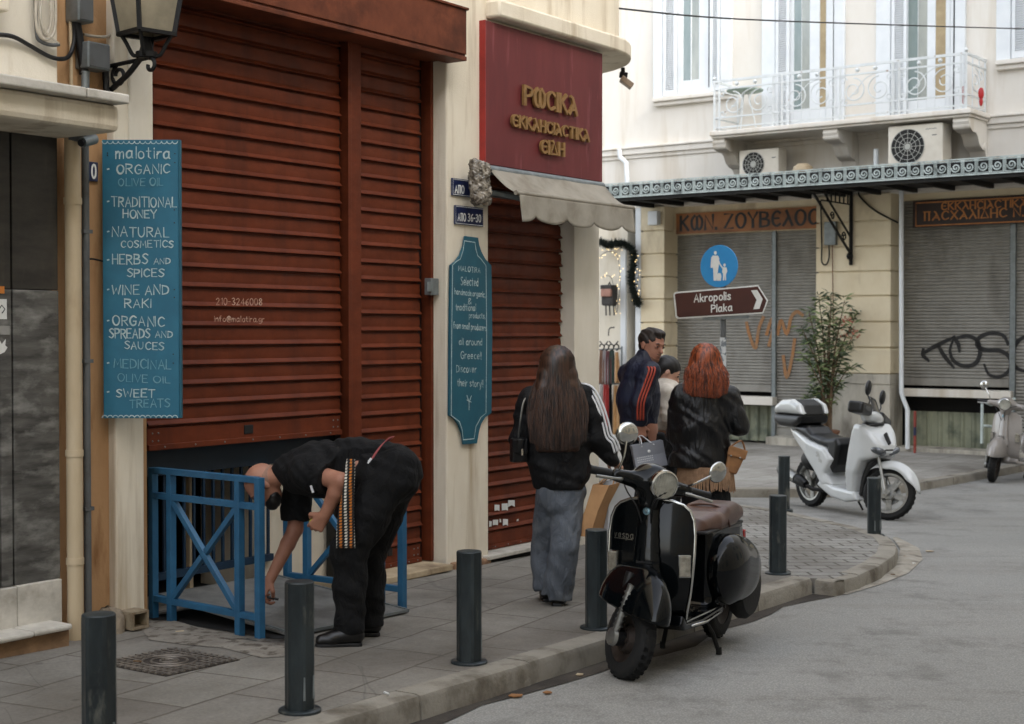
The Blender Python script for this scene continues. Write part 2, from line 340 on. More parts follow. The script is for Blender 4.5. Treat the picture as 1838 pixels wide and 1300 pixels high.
# ---------------------------------------------------------------- soft solid modelling: blended distance fields meshed to one skin
class Solid:
    """local-space blended solid; every primitive is merged smoothly into one continuous surface"""
    def __init__(s, lo, hi, h):
        s.h = h; s.lo = np.array(lo, float); s.n = np.ceil((np.array(hi) - s.lo) / h).astype(int) + 1
        s.F = np.full(s.n, 0.5, np.float32)
        s.ax = [s.lo[i] + h * np.arange(s.n[i]) for i in range(3)]
    def _win(s, lo, hi):
        a = np.maximum(np.floor((np.array(lo) - s.lo) / s.h).astype(int), 0); b = np.minimum(np.ceil((np.array(hi) - s.lo) / s.h).astype(int) + 1, s.n)
        if np.any(b <= a): return None
        sl = tuple(slice(a[i], b[i]) for i in range(3))
        P = np.meshgrid(*[s.ax[i][sl[i]] for i in range(3)], indexing='ij')
        return sl, P
    def _mrg(s, sl, d, k, mode):
        A = s.F[sl]
        if mode == 'add':
            if k > 0:
                t = np.clip(0.5 + 0.5 * (d - A) / k, 0, 1); r = d * (1 - t) + A * t - k * t * (1 - t)
            else: r = np.minimum(A, d)
        elif mode == 'sub':
            if k > 0:
                t = np.clip(0.5 - 0.5 * (-d - A) / k, 0, 1); t = np.clip(0.5 + 0.5 * (A + d) / k, 0, 1); r = A * t + (-d) * (1 - t) + k * t * (1 - t)
            else: r = np.maximum(A, -d)
        s.F[sl] = r
    def cone(s, a, b, ra, rb, k=0.02, flat=None, mode='add'):
        """round cone from a (radius ra) to b (radius rb); flat=(axis, factor) squeezes it along an axis"""
        a = np.array(a, float); b = np.array(b, float); R = max(ra, rb) * (max(1, flat[1]) if flat else 1) + k + 3 * s.h
        w = s._win(np.minimum(a, b) - R, np.maximum(a, b) + R)
        if w is None: return s
        sl, (X, Y, Z) = w; X = X - a[0]; Y = Y - a[1]; Z = Z - a[2]; d = b - a
        f = 1.0
        if flat:
            q = np.array(flat[0], float); q = q / np.linalg.norm(q); f = flat[1]; g = 1 / f - 1
            dp = (X * q[0] + Y * q[1] + Z * q[2]) * g; X = X + q[0] * dp; Y = Y + q[1] * dp; Z = Z + q[2] * dp
            d = d + q * (d.dot(q)) * g
        L = max(d.dot(d), 1e-9); t = np.clip((X * d[0] + Y * d[1] + Z * d[2]) / L, 0, 1)
        D = np.sqrt((X - t * d[0]) ** 2 + (Y - t * d[1]) ** 2 + (Z - t * d[2]) ** 2) - (ra + (rb - ra) * t)
        s._mrg(sl, (D * min(1, f)).astype(np.float32), k, mode); return s
    def chain(s, pts, rs, k=0.02, flat=None):
        for i in range(len(pts) - 1): s.cone(pts[i], pts[i + 1], rs[i], rs[i + 1], k, flat)
        return s
    def ell(s, c, r, k=0.02, rot=None, mode='add'):
        c = np.array(c, float); r = np.array(r, float); R = r.max() + k + 3 * s.h
        w = s._win(c - R, c + R)
        if w is None: return s
        sl, (X, Y, Z) = w; P = np.stack([X - c[0], Y - c[1], Z - c[2]], -1)
        if rot is not None: P = P @ np.array(rot)
        q = np.sqrt(((P / r) ** 2).sum(-1)); g = np.sqrt(((P / r ** 2) ** 2).sum(-1)) + 1e-6
        s._mrg(sl, (q * (q - 1) / g).astype(np.float32), k, mode); return s
    def rbox(s, c, half, r, k=0.0, rot=None, mode='add'):
        c = np.array(c, float); half = np.array(half, float); R = np.linalg.norm(half) + k + 3 * s.h
        w = s._win(c - R, c + R)
        if w is None: return s
        sl, (X, Y, Z) = w; P = np.stack([X - c[0], Y - c[1], Z - c[2]], -1)
        if rot is not None: P = P @ np.array(rot)
        q = np.abs(P) - (half - r); D = np.sqrt((np.maximum(q, 0) ** 2).sum(-1)) + np.minimum(q.max(-1), 0) - r
        s._mrg(sl, D.astype(np.float32), k, mode); return s
    def side(s, poly, y0, y1, r=0.01, k=0.0, mode='add', hw=None):
        """side outline (x,z) given thickness from y0 to y1 with rounded edges; hw(X,Z) may give a varying half width"""
        poly = np.array(poly, float); lo = poly.min(0); hi = poly.max(0); m = k + 3 * s.h + r
        w = s._win((lo[0] - m, y0 - m, lo[1] - m), (hi[0] + m, y1 + m, hi[1] + m))
        if w is None: return s
        sl, (X, Y, Z) = w; x = X[:, 0, :]; z = Z[:, 0, :]
        d = np.full(x.shape, 1e9); ins = np.zeros(x.shape, bool); n = len(poly)
        for i in range(n):
            a = poly[i]; b = poly[(i + 1) % n]; e = b - a; t = np.clip(((x - a[0]) * e[0] + (z - a[1]) * e[1]) / max(e.dot(e), 1e-9), 0, 1)
            d = np.minimum(d, (x - a[0] - t * e[0]) ** 2 + (z - a[1] - t * e[1]) ** 2)
            if abs(e[1]) > 1e-9: ins ^= ((a[1] > z) != (b[1] > z)) & (x < e[0] * (z - a[1]) / e[1] + a[0])
        d2 = np.sqrt(d) * np.where(ins, -1, 1); yc = (y0 + y1) / 2; H = (y1 - y0) / 2 if hw is None else hw(x, z)[:, None, :]
        wx = d2[:, None, :] + r; wy = np.abs(Y - yc) - H + r
        D = np.minimum(np.maximum(wx, wy), 0) + np.sqrt(np.maximum(wx, 0) ** 2 + np.maximum(wy, 0) ** 2) - r
        s._mrg(sl, D.astype(np.float32), k, mode); return s
    def disp(s, fn):
        P = np.meshgrid(*s.ax, indexing='ij'); m = np.abs(s.F) < 0.06
        s.F[m] += fn(P[0][m], P[1][m], P[2][m]).astype(np.float32); return s
    def cut(s, fn):
        """keep only where fn <= 0"""
        P = np.meshgrid(*s.ax, indexing='ij'); s.F = np.maximum(s.F, fn(*P).astype(np.float32)); return s
    def shell(s, t):
        s.F = np.abs(s.F) - t; return s
    def mesh(s):
        F_ = s.F.copy(); F_[0] = F_[-1] = 1; F_[:, 0] = F_[:, -1] = 1; F_[:, :, 0] = F_[:, :, -1] = 1
        neg = F_ < 0; nx, ny, nz = [q - 1 for q in F_.shape]
        cnt = np.zeros((nx, ny, nz), np.int8); cs = [(i, j, k) for i in (0, 1) for j in (0, 1) for k in (0, 1)]
        sub = lambda A, c: A[c[0]:c[0] + nx, c[1]:c[1] + ny, c[2]:c[2] + nz]
        for c in cs: cnt += sub(neg, c)
        act = (cnt > 0) & (cnt < 8); ids = np.full(act.shape, -1, np.int64); idx = np.argwhere(act); ids[act] = np.arange(len(idx))
        acc = np.zeros((len(idx), 3)); num = np.zeros(len(idx))
        for a in range(8):
            for b in range(a + 1, 8):
                ca, cb = np.array(cs[a]), np.array(cs[b])
                if np.abs(ca - cb).sum() != 1: continue
                fa = F_[tuple((idx + ca).T)]; fb = F_[tuple((idx + cb).T)]; x = (fa < 0) != (fb < 0)
                t = np.where(x, fa / np.where(np.abs(fa - fb) < 1e-9, 1, fa - fb), 0)
                acc[x] += (ca + (cb - ca) * t[:, None])[x]; num[x] += 1
        vs = s.lo + s.h * (idx + acc / np.maximum(num, 1)[:, None]); faces = []
        for d in range(3):
            e = [0, 0, 0]; e[d] = 1; u, w = (d + 1) % 3, (d + 2) % 3
            A = neg; B = np.roll(neg, -1, d); ch = A != B
            sl = [slice(1, -1)] * 3; sl[d] = slice(0, -1); M_ = np.zeros_like(ch); M_[tuple(sl)] = ch[tuple(sl)]
            q = np.argwhere(M_)
            if not len(q): continue
            q = q[(q[:, u] > 0) & (q[:, w] > 0) & (q[:, u] < F_.shape[u] - 1) & (q[:, w] < F_.shape[w] - 1) & (q[:, d] < F_.shape[d] - 1)]
            def g(du, dw):
                p = q.copy(); p[:, u] -= du; p[:, w] -= dw; return ids[tuple(p.T)]
            f = np.stack([g(1, 1), g(0, 1), g(0, 0), g(1, 0)], 1); inside = neg[tuple(q.T)]
            f[~inside] = f[~inside][:, ::-1]; faces.append(f[(f >= 0).all(1)])
        return vs, np.concatenate(faces) if faces else np.zeros((0, 4), int)
    def build(s, name, mat, parent=None, relax=1, label=None, keep=None):
        vs, fs_ = s.mesh()
        if relax:
            for it in range(relax):
                acc = np.zeros_like(vs); n = np.zeros(len(vs))
                for i in range(4):
                    a = fs_[:, i]; b = fs_[:, (i + 1) % 4]
                    np.add.at(acc, a, vs[b]); np.add.at(n, a, 1); np.add.at(acc, b, vs[a]); np.add.at(n, b, 1)
                vs = vs * 0.5 + 0.5 * acc / np.maximum(n, 1)[:, None]
        me = bpy.data.meshes.new(name); me.vertices.add(len(vs)); me.vertices.foreach_set('co', vs.astype(np.float32).ravel())
        me.loops.add(len(fs_) * 4); me.loops.foreach_set('vertex_index', fs_.astype(np.int32).ravel())
        me.polygons.add(len(fs_)); me.polygons.foreach_set('loop_start', np.arange(0, len(fs_) * 4, 4, dtype=np.int32))
        try: me.polygons.foreach_set('loop_total', np.full(len(fs_), 4, np.int32))
        except Exception: pass
        me.update(calc_edges=True); me.validate()
        o = finish(me, name, mat, parent, True, recalc=False)
        if label: o['label'] = label
        return o
def ell_pts(fn, n): return [fn(i / n) for i in range(n + 1)]
# ================================================================ materials of the place
MT = {}
MT['plaster'] = M('cream_plaster', srgb(226, 216, 196), srgb(214, 202, 180), 2.5, 0.9, bmp=0.25, bscale=90, stretch=(1, 1, 0.35), dirt=srgb(160, 138, 106), dscale=2.0, dlo=0.52, dhi=0.8, dstretch=(3, 3, 0.28), spec=0.2)
MT['plaster_pale'] = M('pale_plaster', srgb(226, 218, 202), srgb(212, 203, 184), 3, 0.9, bmp=0.2, bscale=80, stretch=(1, 1, 0.4), dirt=srgb(170, 150, 116), dscale=2, dlo=0.58, dhi=0.9, dstretch=(2, 2, 0.4), spec=0.2)
MT['ochre'] = M('ochre_plaster', srgb(188, 150, 110), srgb(166, 128, 90), 4, 0.92, bmp=0.3, bscale=70, stretch=(1, 1, 0.3), dirt=srgb(112, 70, 36), dscale=3, dlo=0.55, dhi=0.8, dstretch=(2, 2, 0.5), spec=0.15)
MT['brown'] = M('brown_shutter_paint', srgb(108, 51, 29), srgb(90, 41, 22), 5, 0.5, bmp=0.06, bscale=200, stretch=(1, 1, 2), dirt=srgb(74, 36, 23), dscale=2.6, dlo=0.5, dhi=0.8, dstretch=(2.2, 2.2, .35), spec=0.18, rvar=0.1)
MT['brown_trim'] = M('brown_trim_paint', srgb(112, 60, 38), srgb(94, 48, 29), 6, 0.55, bmp=0.05, dirt=srgb(70, 36, 22), dscale=3, spec=0.2)
MT['marble_shaded'] = M('shaded_veined_marble', srgb(58, 54, 48), srgb(36, 33, 29), 3.2, 0.4, bmp=0.05, stretch=(1, 1, 3.5), dirt=srgb(72, 66, 56), dscale=2.6, dlo=0.55, dhi=0.9, dstretch=(4, 4, 1), spec=0.4)  # upper slabs: shade below the canopy is put into a darker marble colour
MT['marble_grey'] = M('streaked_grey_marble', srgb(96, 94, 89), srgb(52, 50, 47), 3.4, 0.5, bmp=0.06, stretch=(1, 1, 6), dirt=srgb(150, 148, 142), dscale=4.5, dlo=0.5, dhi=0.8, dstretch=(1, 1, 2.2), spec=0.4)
MT['marble_pale'] = M('weathered_marble', srgb(206, 200, 188), srgb(168, 163, 152), 4, 0.6, bmp=0.12, stretch=(1, 1, 1.6), dirt=srgb(120, 108, 90), dscale=5, dlo=0.55, dhi=0.9, spec=0.4)
MT['stone_step'] = M('worn_stone_step', srgb(190, 172, 142), srgb(158, 138, 108), 5, 0.8, bmp=0.25, dirt=srgb(96, 76, 56), dscale=4)
MT['dark_void'] = M('recess_shade_paint', srgb(20, 18, 16), srgb(12, 11, 10), 3, 0.95)  # near-black colour paints shade into gaps, stairwell and shop recesses
MT['maroon'] = M('maroon_sign_panel', srgb(108, 50, 50), srgb(95, 43, 44), 2, 0.45, bmp=0.0, stretch=(3, 3, 0.6), dirt=srgb(146, 84, 86), dscale=3.2, dlo=0.6, dhi=0.82, dstretch=(5, 5, 0.5), spec=0.22)
MT['brass'] = M('dull_gold_letter', srgb(150, 114, 66), srgb(122, 90, 50), 20, 0.5, metal=0.2, bmp=0.05)
MT['bluesign'] = M('teal_painted_board', srgb(28, 100, 124), srgb(22, 88, 112), 2.2, 0.55, bmp=0.04, dirt=srgb(40, 112, 136), dscale=2.5, dlo=0.45, dhi=0.75)
MT['bluesign_dk'] = M('deep_teal_painted_board', srgb(28, 88, 104), srgb(22, 76, 92), 3, 0.6, bmp=0.04)
MT['chalk'] = M('white_hand_painted_letters', srgb(188, 204, 202), srgb(118, 158, 168), 22, 0.9, spec=0.1, lo=0.4, hi=0.75)
MT['chalk_faint'] = M('worn_hand_painted_letters', srgb(126, 164, 174), srgb(84, 138, 154), 22, 0.9, spec=0.1)
MT['enamel'] = M('navy_enamel_plate', srgb(28, 38, 76), srgb(22, 30, 62), 10, 0.3, coat=0.3)
MT['white'] = M('white_paint', srgb(222, 222, 218), srgb(206, 206, 200), 6, 0.6)
MT['bluerail'] = M('blue_railing_paint', srgb(42, 96, 130), srgb(34, 82, 114), 8, 0.48, bmp=0.08, bscale=120, dirt=srgb(32, 66, 96), dscale=7, dlo=0.58, dhi=0.8)
MT['bollard'] = M('green_grey_bollard_paint', srgb(50, 58, 60), srgb(27, 34, 37), 9, 0.4, bmp=0.15, bscale=90, stretch=(1, 1, 0.4), dirt=srgb(104, 104, 96), dscale=11, dlo=0.58, dhi=0.7, dstretch=(1, 1, 0.3), metal=0.2)
per_object(MT['bollard'])
MT['iron'] = M('dark_iron', srgb(22, 21, 20), srgb(15, 15, 14), 14, 0.6, metal=0.4, bmp=0.1)
MT['black'] = M('black_plastic', srgb(14, 14, 15), srgb(10, 10, 11), 12, 0.5)
MT['zinc'] = M('zinc_grey_metal', srgb(132, 138, 138), srgb(108, 114, 114), 12, 0.5, metal=0.5, bmp=0.06)
MT['pipe_grey'] = M('grey_conduit_paint', srgb(96, 98, 98), srgb(78, 80, 80), 6, 0.6, stretch=(1, 1, 0.2), dirt=srgb(60, 56, 50), dscale=5)
MT['pipe_cream'] = M('cream_pipe_paint', srgb(196, 178, 148), srgb(178, 157, 124), 5, 0.6, stretch=(1, 1, 0.25), dirt=srgb(120, 84, 50), dscale=3, dlo=0.56, dhi=0.85, dstretch=(1, 1, 0.4))
MT['canvas'] = M('grey_awning_canvas', srgb(152, 145, 131), srgb(134, 127, 113), 4, 0.9, bmp=0.15, bscale=160, dirt=srgb(118, 108, 92), dscale=4, dlo=0.52, dhi=0.8, dstretch=(1, 1, 1), sheen=0.0)
MT['glass'] = M('dull_window_glass', srgb(96, 112, 114), srgb(80, 96, 98), 2, 0.08, spec=0.6)
MT['lampglass'] = M('frosted_lantern_glass', srgb(150, 140, 118), srgb(120, 112, 94), 5, 0.3, spec=0.5)
MT['wood'] = M('wood', srgb(150, 104, 60), srgb(120, 80, 44), 8, 0.7)

# ---------------------------------------------------------------- ground materials
def paving_mat(name, ca, cb, cm, su, sv, ang, mortar=0.012, bri=(0.5, 2), offset=0.5, rgh=0.75, stain=srgb(84, 77, 67)):
    m, nt, bs = new_mat(name)
    co = tex_coord(nt, (1, 1, 1), (0, 0, ang), 'Object')
    b = nt.nodes.new('ShaderNodeTexBrick'); b.offset = offset; b.inputs['Scale'].default_value = 1.0
    b.inputs['Brick Width'].default_value = su; b.inputs['Row Height'].default_value = sv; b.inputs['Mortar Size'].default_value = mortar; b.inputs['Mortar Smooth'].default_value = 0.3; b.inputs['Bias'].default_value = 0.0
    wob = nt.nodes.new('ShaderNodeVectorMath'); wob.operation = 'ADD'
    wn = nt.nodes.new('ShaderNodeTexNoise'); wn.inputs['Scale'].default_value = 1.3; nt.links.new(co, wn.inputs['Vector'])
    sc = nt.nodes.new('ShaderNodeVectorMath'); sc.operation = 'SCALE'; sc.inputs['Scale'].default_value = 0.07
    nt.links.new(wn.outputs['Color'], sc.inputs[0]); nt.links.new(co, wob.inputs[0]); nt.links.new(sc.outputs[0], wob.inputs[1]); nt.links.new(wob.outputs[0], b.inputs['Vector'])
    b.inputs['Color1'].default_value = ca; b.inputs['Color2'].default_value = cb; b.inputs['Mortar'].default_value = cm
    n1 = noise(nt, co, 3.0, 6, 0.7); n2 = noise(nt, co, 0.7, 5, 0.6); n3 = noise(nt, co, 60, 4, 0.7)
    col = mix(nt, ramp(nt, n1, 0.3, 0.75), b.outputs['Color'], mix(nt, 0.35, b.outputs['Color'], stain))
    col = mix(nt, ramp(nt, n2, 0.42, 0.68), col, mix(nt, 0.75, col, stain))
    col = mix(nt, ramp(nt, n3, 0.3, 0.8, (0.78, 0.78, 0.78, 1), (1.15, 1.15, 1.15, 1)), col, col, 'MIX')
    sp = mix(nt, 1.0, col, ramp(nt, n3, 0.25, 0.8, (0.75, 0.75, 0.75, 1), (1.2, 1.2, 1.2, 1)), 'MULTIPLY')
    # hairline cracks
    vz = nt.nodes.new('ShaderNodeTexVoronoi'); vz.feature = 'DISTANCE_TO_EDGE'; vz.inputs['Scale'].default_value = 0.9; nt.links.new(wob.outputs[0], vz.inputs['Vector'])
    cr = ramp(nt, vz.outputs['Distance'], 0.0, 0.004, (0.72, 0.72, 0.72, 1), (1, 1, 1, 1))
    sp = mix(nt, 1.0, sp, cr, 'MULTIPLY')
    gm = nt.nodes.new('ShaderNodeTexVoronoi'); gm.inputs['Scale'].default_value = 3.2; nt.links.new(co, gm.inputs['Vector'])
    sp = mix(nt, 1.0, sp, ramp(nt, gm.outputs['Distance'], 0.05, 0.085, (0.62, 0.61, 0.6, 1), (1, 1, 1, 1)), 'MULTIPLY')
    nt.links.new(sp, bs.inputs['Base Color']); bs.inputs['Specular IOR Level'].default_value = 0.35
    nt.links.new(ramp(nt, n1, 0.3, 0.7, (rgh - 0.14,) * 3 + (1,), (rgh + 0.1,) * 3 + (1,)), bs.inputs['Roughness'])
    inv = ramp(nt, b.outputs['Fac'], 0, 1, (1, 1, 1, 1), (0, 0, 0, 1))
    p = bump(nt, bs, inv, 0.6, 0.006); bump(nt, bs, n3, 0.25, 0.004, p)
    return m
ANG = math.atan2(Wd.y, Wd.x)
MT['paving'] = paving_mat('pavement_slabs', srgb(143, 139, 130), srgb(128, 123, 115), srgb(94, 88, 79), 0.62, 0.42, -ANG - 0.15, 0.008)
MT['brick_paving'] = paving_mat('small_block_paving', srgb(156, 154, 148), srgb(142, 139, 132), srgb(84, 80, 72), 0.24, 0.17, -ANG + 0.9, 0.012, rgh=0.8)
MT['far_paving'] = paving_mat('far_pavement_slabs', srgb(166, 163, 156), srgb(154, 151, 144), srgb(124, 120, 112), 0.8, 0.5, -ANG, 0.01)
m, nt, bs = new_mat('asphalt'); co = tex_coord(nt)
n1 = noise(nt, co, 0.35, 5, 0.6); n2 = noise(nt, co, 140, 3, 0.7); n3 = noise(nt, tex_coord(nt, (0.25, 2.2, 1), (0, 0, -ANG)), 0.8, 5, 0.6)
col = mix(nt, ramp(nt, n1, 0.3, 0.7), srgb(142, 141, 136), srgb(158, 156, 151)); col = mix(nt, ramp(nt, n3, 0.5, 0.75), col, srgb(134, 131, 125))
vz = nt.nodes.new('ShaderNodeTexVoronoi'); vz.inputs['Scale'].default_value = 85; nt.links.new(co, vz.inputs['Vector'])
col = mix(nt, 1.0, col, ramp(nt, vz.outputs['Distance'], 0.08, 0.6, (1.2, 1.2, 1.18, 1), (0.76, 0.76, 0.76, 1)), 'MULTIPLY')
vw = nt.nodes.new('ShaderNodeTexVoronoi'); vw.feature = 'DISTANCE_TO_EDGE'; vw.inputs['Scale'].default_value = 0.22
wn = nt.nodes.new('ShaderNodeTexNoise'); wn.inputs['Scale'].default_value = 1.1; wn.inputs['Detail'].default_value = 6; nt.links.new(co, wn.inputs['Vector'])
nt.links.new(mix(nt, 0.4, co, wn.outputs['Color']), vw.inputs['Vector'])
bl = noise(nt, co, 1.4, 7, 0.75); col = mix(nt, ramp(nt, bl, 0.5, 0.66), col, mix(nt, 0.6, col, srgb(88, 86, 82)))
sp3 = nt.nodes.new('ShaderNodeTexVoronoi'); sp3.inputs['Scale'].default_value = 1.1; nt.links.new(co, sp3.inputs['Vector']); col = mix(nt, 1.0, col, ramp(nt, sp3.outputs['Distance'], 0.02, 0.09, (0.72, 0.72, 0.72, 1), (1, 1, 1, 1)), 'MULTIPLY')
col = mix(nt, 1.0, col, ramp(nt, vw.outputs['Distance'], 0.0, 0.002, (0.8, 0.8, 0.8, 1), (1, 1, 1, 1)), 'MULTIPLY')
nt.links.new(col, bs.inputs['Base Color']); bs.inputs['Roughness'].default_value = 0.82; bs.inputs['Specular IOR Level'].default_value = 0.4
bump(nt, bs, vz.outputs['Distance'], 0.5, 0.004); MT['asphalt'] = m
MT['kerb'] = M('kerb_stone', srgb(146, 140, 128), srgb(120, 114, 102), 3, 0.85, bmp=0.6, bscale=45, dirt=srgb(84, 74, 60), dscale=3, dlo=0.5, dhi=0.72)
MT['gutter'] = M('gutter_dirt', srgb(46, 40, 34), srgb(74, 67, 58), 3.5, 0.95, bmp=0.4, bscale=60)
MT['cement'] = M('cement_patch', srgb(166, 160, 148), srgb(138, 130, 116), 4, 0.9, bmp=0.6, bscale=40, dirt=srgb(88, 78, 66), dscale=5)

# ================================================================ ground: road, pavements, kerb
def ground_grid(name, mat, poly_or_box, dz, step):
    x0, y0, x1, y1 = poly_or_box; mb = MB(); nx = int((x1 - x0) / step); ny = int((y1 - y0) / step)
    mb.grid([[V((x0 + (x1 - x0) * i / nx, y0 + (y1 - y0) * j / ny, zroad(x0 + (x1 - x0) * i / nx, y0 + (y1 - y0) * j / ny) + dz)) for i in range(nx + 1)] for j in range(ny + 1)])
    return mb
rd = ground_grid('road', None, (-45, -30, 55, 70), 0.0, 1.0)
for (a, b, c, d) in ((-400, -400, 400, -30), (-400, 70, 400, 400), (-400, -30, -45, 70), (55, -30, 400, 70)):
    rd.grid([[V((a + (c - a) * i / 8, b + (d - b) * j / 8, zroad(a + (c - a) * i / 8, b + (d - b) * j / 8))) for i in range(9)] for j in range(9)])
setp(part(rd, 'road', MT['asphalt'], loc=(0, 0, 0)), kind='structure')
def flat_z(p, dz): return V((p.x, p.y, zroad(p.x, p.y) + dz))
def poly_sheet(name, mat, outline, dz, h, kind='structure', step=None, smooth=False):
    """closed outline on the (sloping) ground raised to a slab of height h"""
    mb = MB(); n = len(outline); top = [flat_z(p, dz) for p in outline]; bot = [flat_z(p, dz - h) for p in outline]
    mb.v = top + bot; mb.f = [tuple(range(n))] + [(i, n + i, n + (i + 1) % n, (i + 1) % n) for i in range(n)]
    o = part(mb, name, mat, loc=(0, 0, 0)); o['kind'] = kind; return o
K1 = G(583, 1299); K2 = G(1459, 1037); KD = (K2 - K1); KD.z = 0; KD.normalize(); KN = V((KD.y, -KD.x, 0))
KW = 0.15
corner_px = [(1500, 1044), (1549, 1030), (1584, 1013), (1608, 995), (1612, 978), (1598, 964), (1542, 945), (1466, 930), (1419, 919), (1355, 909), (1300, 905)]
corner = [G(x, y, 0.11) for x, y in corner_px]
wall_in = [WALL.at(10.9, 0, -0.9), WALL.at(10.7, 0, -0.15), WALL.at(-12, 0, -0.15)]
kstart = K1 - KD * 14
side_far = corner[-1] - WN * 8
pave = [kstart - KN * KW, K2 - KN * KW] + [WALL.at(10.9, 0, -0.9), WALL.at(10.7, 0, -0.15), WALL.at(-12, 0, -0.15)]
poly_sheet('pavement', MT['paving'], pave, 0.12, 0.4)
# the small-block corner, a touch lower than the slabs
c_in = []
blk = [K2 - KN * KW - KD * 0.02] + [p - (p - G(1450, 985)).normalized() * 0.15 for p in corner] + [side_far, WALL.at(10.95, 0, -8), WALL.at(10.9, 0, -0.9)]
# kerb: one run of stones with joints
def kerb_run(mb, pts, w, dz_top, h, step=0.9, gap=0.006, rnd=0.02):
    """pts along the outer top edge, inner side to the left"""
    L = [0.0]
    for i in range(1, len(pts)): L.append(L[-1] + (pts[i] - pts[i - 1]).length)
    def at(s):
        for i in range(1, len(pts)):
            if s <= L[i] or i == len(pts) - 1:
                t = (s - L[i - 1]) / max(L[i] - L[i - 1], 1e-6); p = pts[i - 1].lerp(pts[i], t); d = (pts[i] - pts[i - 1]); d.z = 0; d.normalize(); return p, d
    n = max(1, int(L[-1] / step)); st = L[-1] / n
    for k in range(n):
        s0 = k * st + gap / 2; s1 = (k + 1) * st - gap / 2; m = 4; rows = []; jz = random.uniform(-0.006, 0.004); jn = random.uniform(-0.006, 0.006)
        for j in range(m + 1):
            p, d = at(s0 + (s1 - s0) * j / m); nn = V((d.y, -d.x, 0)); wob = random.uniform(-0.004, 0.004)
            def q(off, z): return flat_z(p + nn * (off + jn), dz_top + z + jz)
            rows.append([q(-w, -h), q(-w, 0), q(-rnd * 1.6 + wob, 0.0), q(-rnd * 0.5 + wob, -rnd * 0.35), q(wob, -rnd * 1.4), q(0.012 + wob, -h)])
        mb.grid(rows); o = len(mb.v); mb.add(rows[0], [tuple(range(6))]); mb.add(rows[-1], [tuple(range(6))])
kb = MB(); kerb_run(kb, [kstart, K1, K2], KW, 0.122, 0.4)
ck = [K2 + KD * 0.02] + corner
setp(part(kb, 'kerb', MT['kerb'], smooth=35, loc=(0, 0, 0)), kind='structure')
kc = MB(); kerb_run(kc, ck, 0.15, 0.112, 0.35, 0.6)
setp(part(kc, 'corner_kerb', MT['kerb'], smooth=35, loc=(0, 0, 0)), kind='structure')
poly_sheet('block_paving', MT['brick_paving'], blk, 0.108, 0.3)
# gutter strip of grime along the kerb, and the patched cement at the corner
gb = MB(); rows = []
for i in range(61):
    p = kstart + KD * ((K2 - kstart).length * i / 60 + 0.0); w = 0.13 + 0.03 * math.sin(i * 1.7) + 0.05 * math.sin(i * 0.63) + random.uniform(-.02, .02)
    rows.append([flat_z(p + KN * 0.0, 0.004), flat_z(p + KN * w, 0.004)])
gb.grid(rows); setp(part(gb, 'gutter_dirt', MT['gutter'], loc=(0, 0, 0)), kind='structure')
pb = MB(); op = [G(x, y, 0.0) for x, y in ((1470, 1066), (1520, 1068), (1580, 1050), (1630, 1030), (1656, 1005), (1650, 985), (1612, 966))]
ip = [G(x, y, 0.0) for x, y in ((1470, 1060), (1506, 1054), (1552, 1040), (1588, 1024), (1612, 1006), (1616, 988), (1602, 968))]
pb.grid([[flat_z(a, 0.012), flat_z(a.lerp(b, 0.5), 0.016 + 0.008 * math.sin(i * 2.1)), flat_z(b, 0.005)] for i, (a, b) in enumerate(zip(ip, op))])
setp(part(pb, 'cement_patch', MT['cement'], smooth=True, loc=(0, 0, 0)), kind='structure')
MT['rubble'] = M('cracked_cement_fill', srgb(138, 132, 121), srgb(116, 109, 99), 9, .95, bmp=1.0, bscale=26, dirt=srgb(86, 78, 68), dscale=14, dlo=.52, dhi=.62)
pp = MB(); ol = [G(x, y) for x, y in ((250, 1124), (300, 1112), (360, 1128), (430, 1142), (500, 1160), (560, 1150), (540, 1178), (470, 1182), (400, 1164), (330, 1158), (268, 1150))]
cc_ = sum(ol, V((0, 0, 0))) / len(ol); pp.v = [flat_z(cc_, .134)] + [flat_z(p, .1235) for p in ol] + [flat_z(p.lerp(cc_, .3), .132 + .004 * math.sin(i * 2.3)) for i, p in enumerate(ol)]
n_ = len(ol); pp.f = [(0, 1 + n_ + i, 1 + n_ + (i + 1) % n_) for i in range(n_)] + [(1 + i, 1 + (i + 1) % n_, 1 + n_ + (i + 1) % n_, 1 + n_ + i) for i in range(n_)]
setp(part(pp, 'pavement_patch', MT['rubble'], smooth=True, loc=(0, 0, 0)), kind='structure')
# far pavement in front of the opposite building
fk = [G(x, y, 0.0) for x, y in ((1290, 893), (1400, 893), (1500, 893), (1580, 890), (1645, 882), (1700, 872), (1780, 857), (1850, 844))]
fk = [fk[0] - Rd * 9 + V((-2, 1.5, 0))] + fk + [fk[-1] + (fk[-1] - fk[-2]).normalized() * 25]
fp = [flat_z(p, 0) for p in fk]
back = [FAC.at(40, 0, -0.2), FAC.at(-30, 0, -0.2)]
poly_sheet('far_pavement', MT['far_paving'], fp + back, 0.10, 0.4)
kf = MB(); kerb_run(kf, [flat_z(p + V((0.0, -0.02, 0)), 0) for p in fk], 0.16, 0.105, 0.35, 1.0)
setp(part(kf, 'far_kerb', MT['kerb'], smooth=35, loc=(0, 0, 0)), kind='structure')
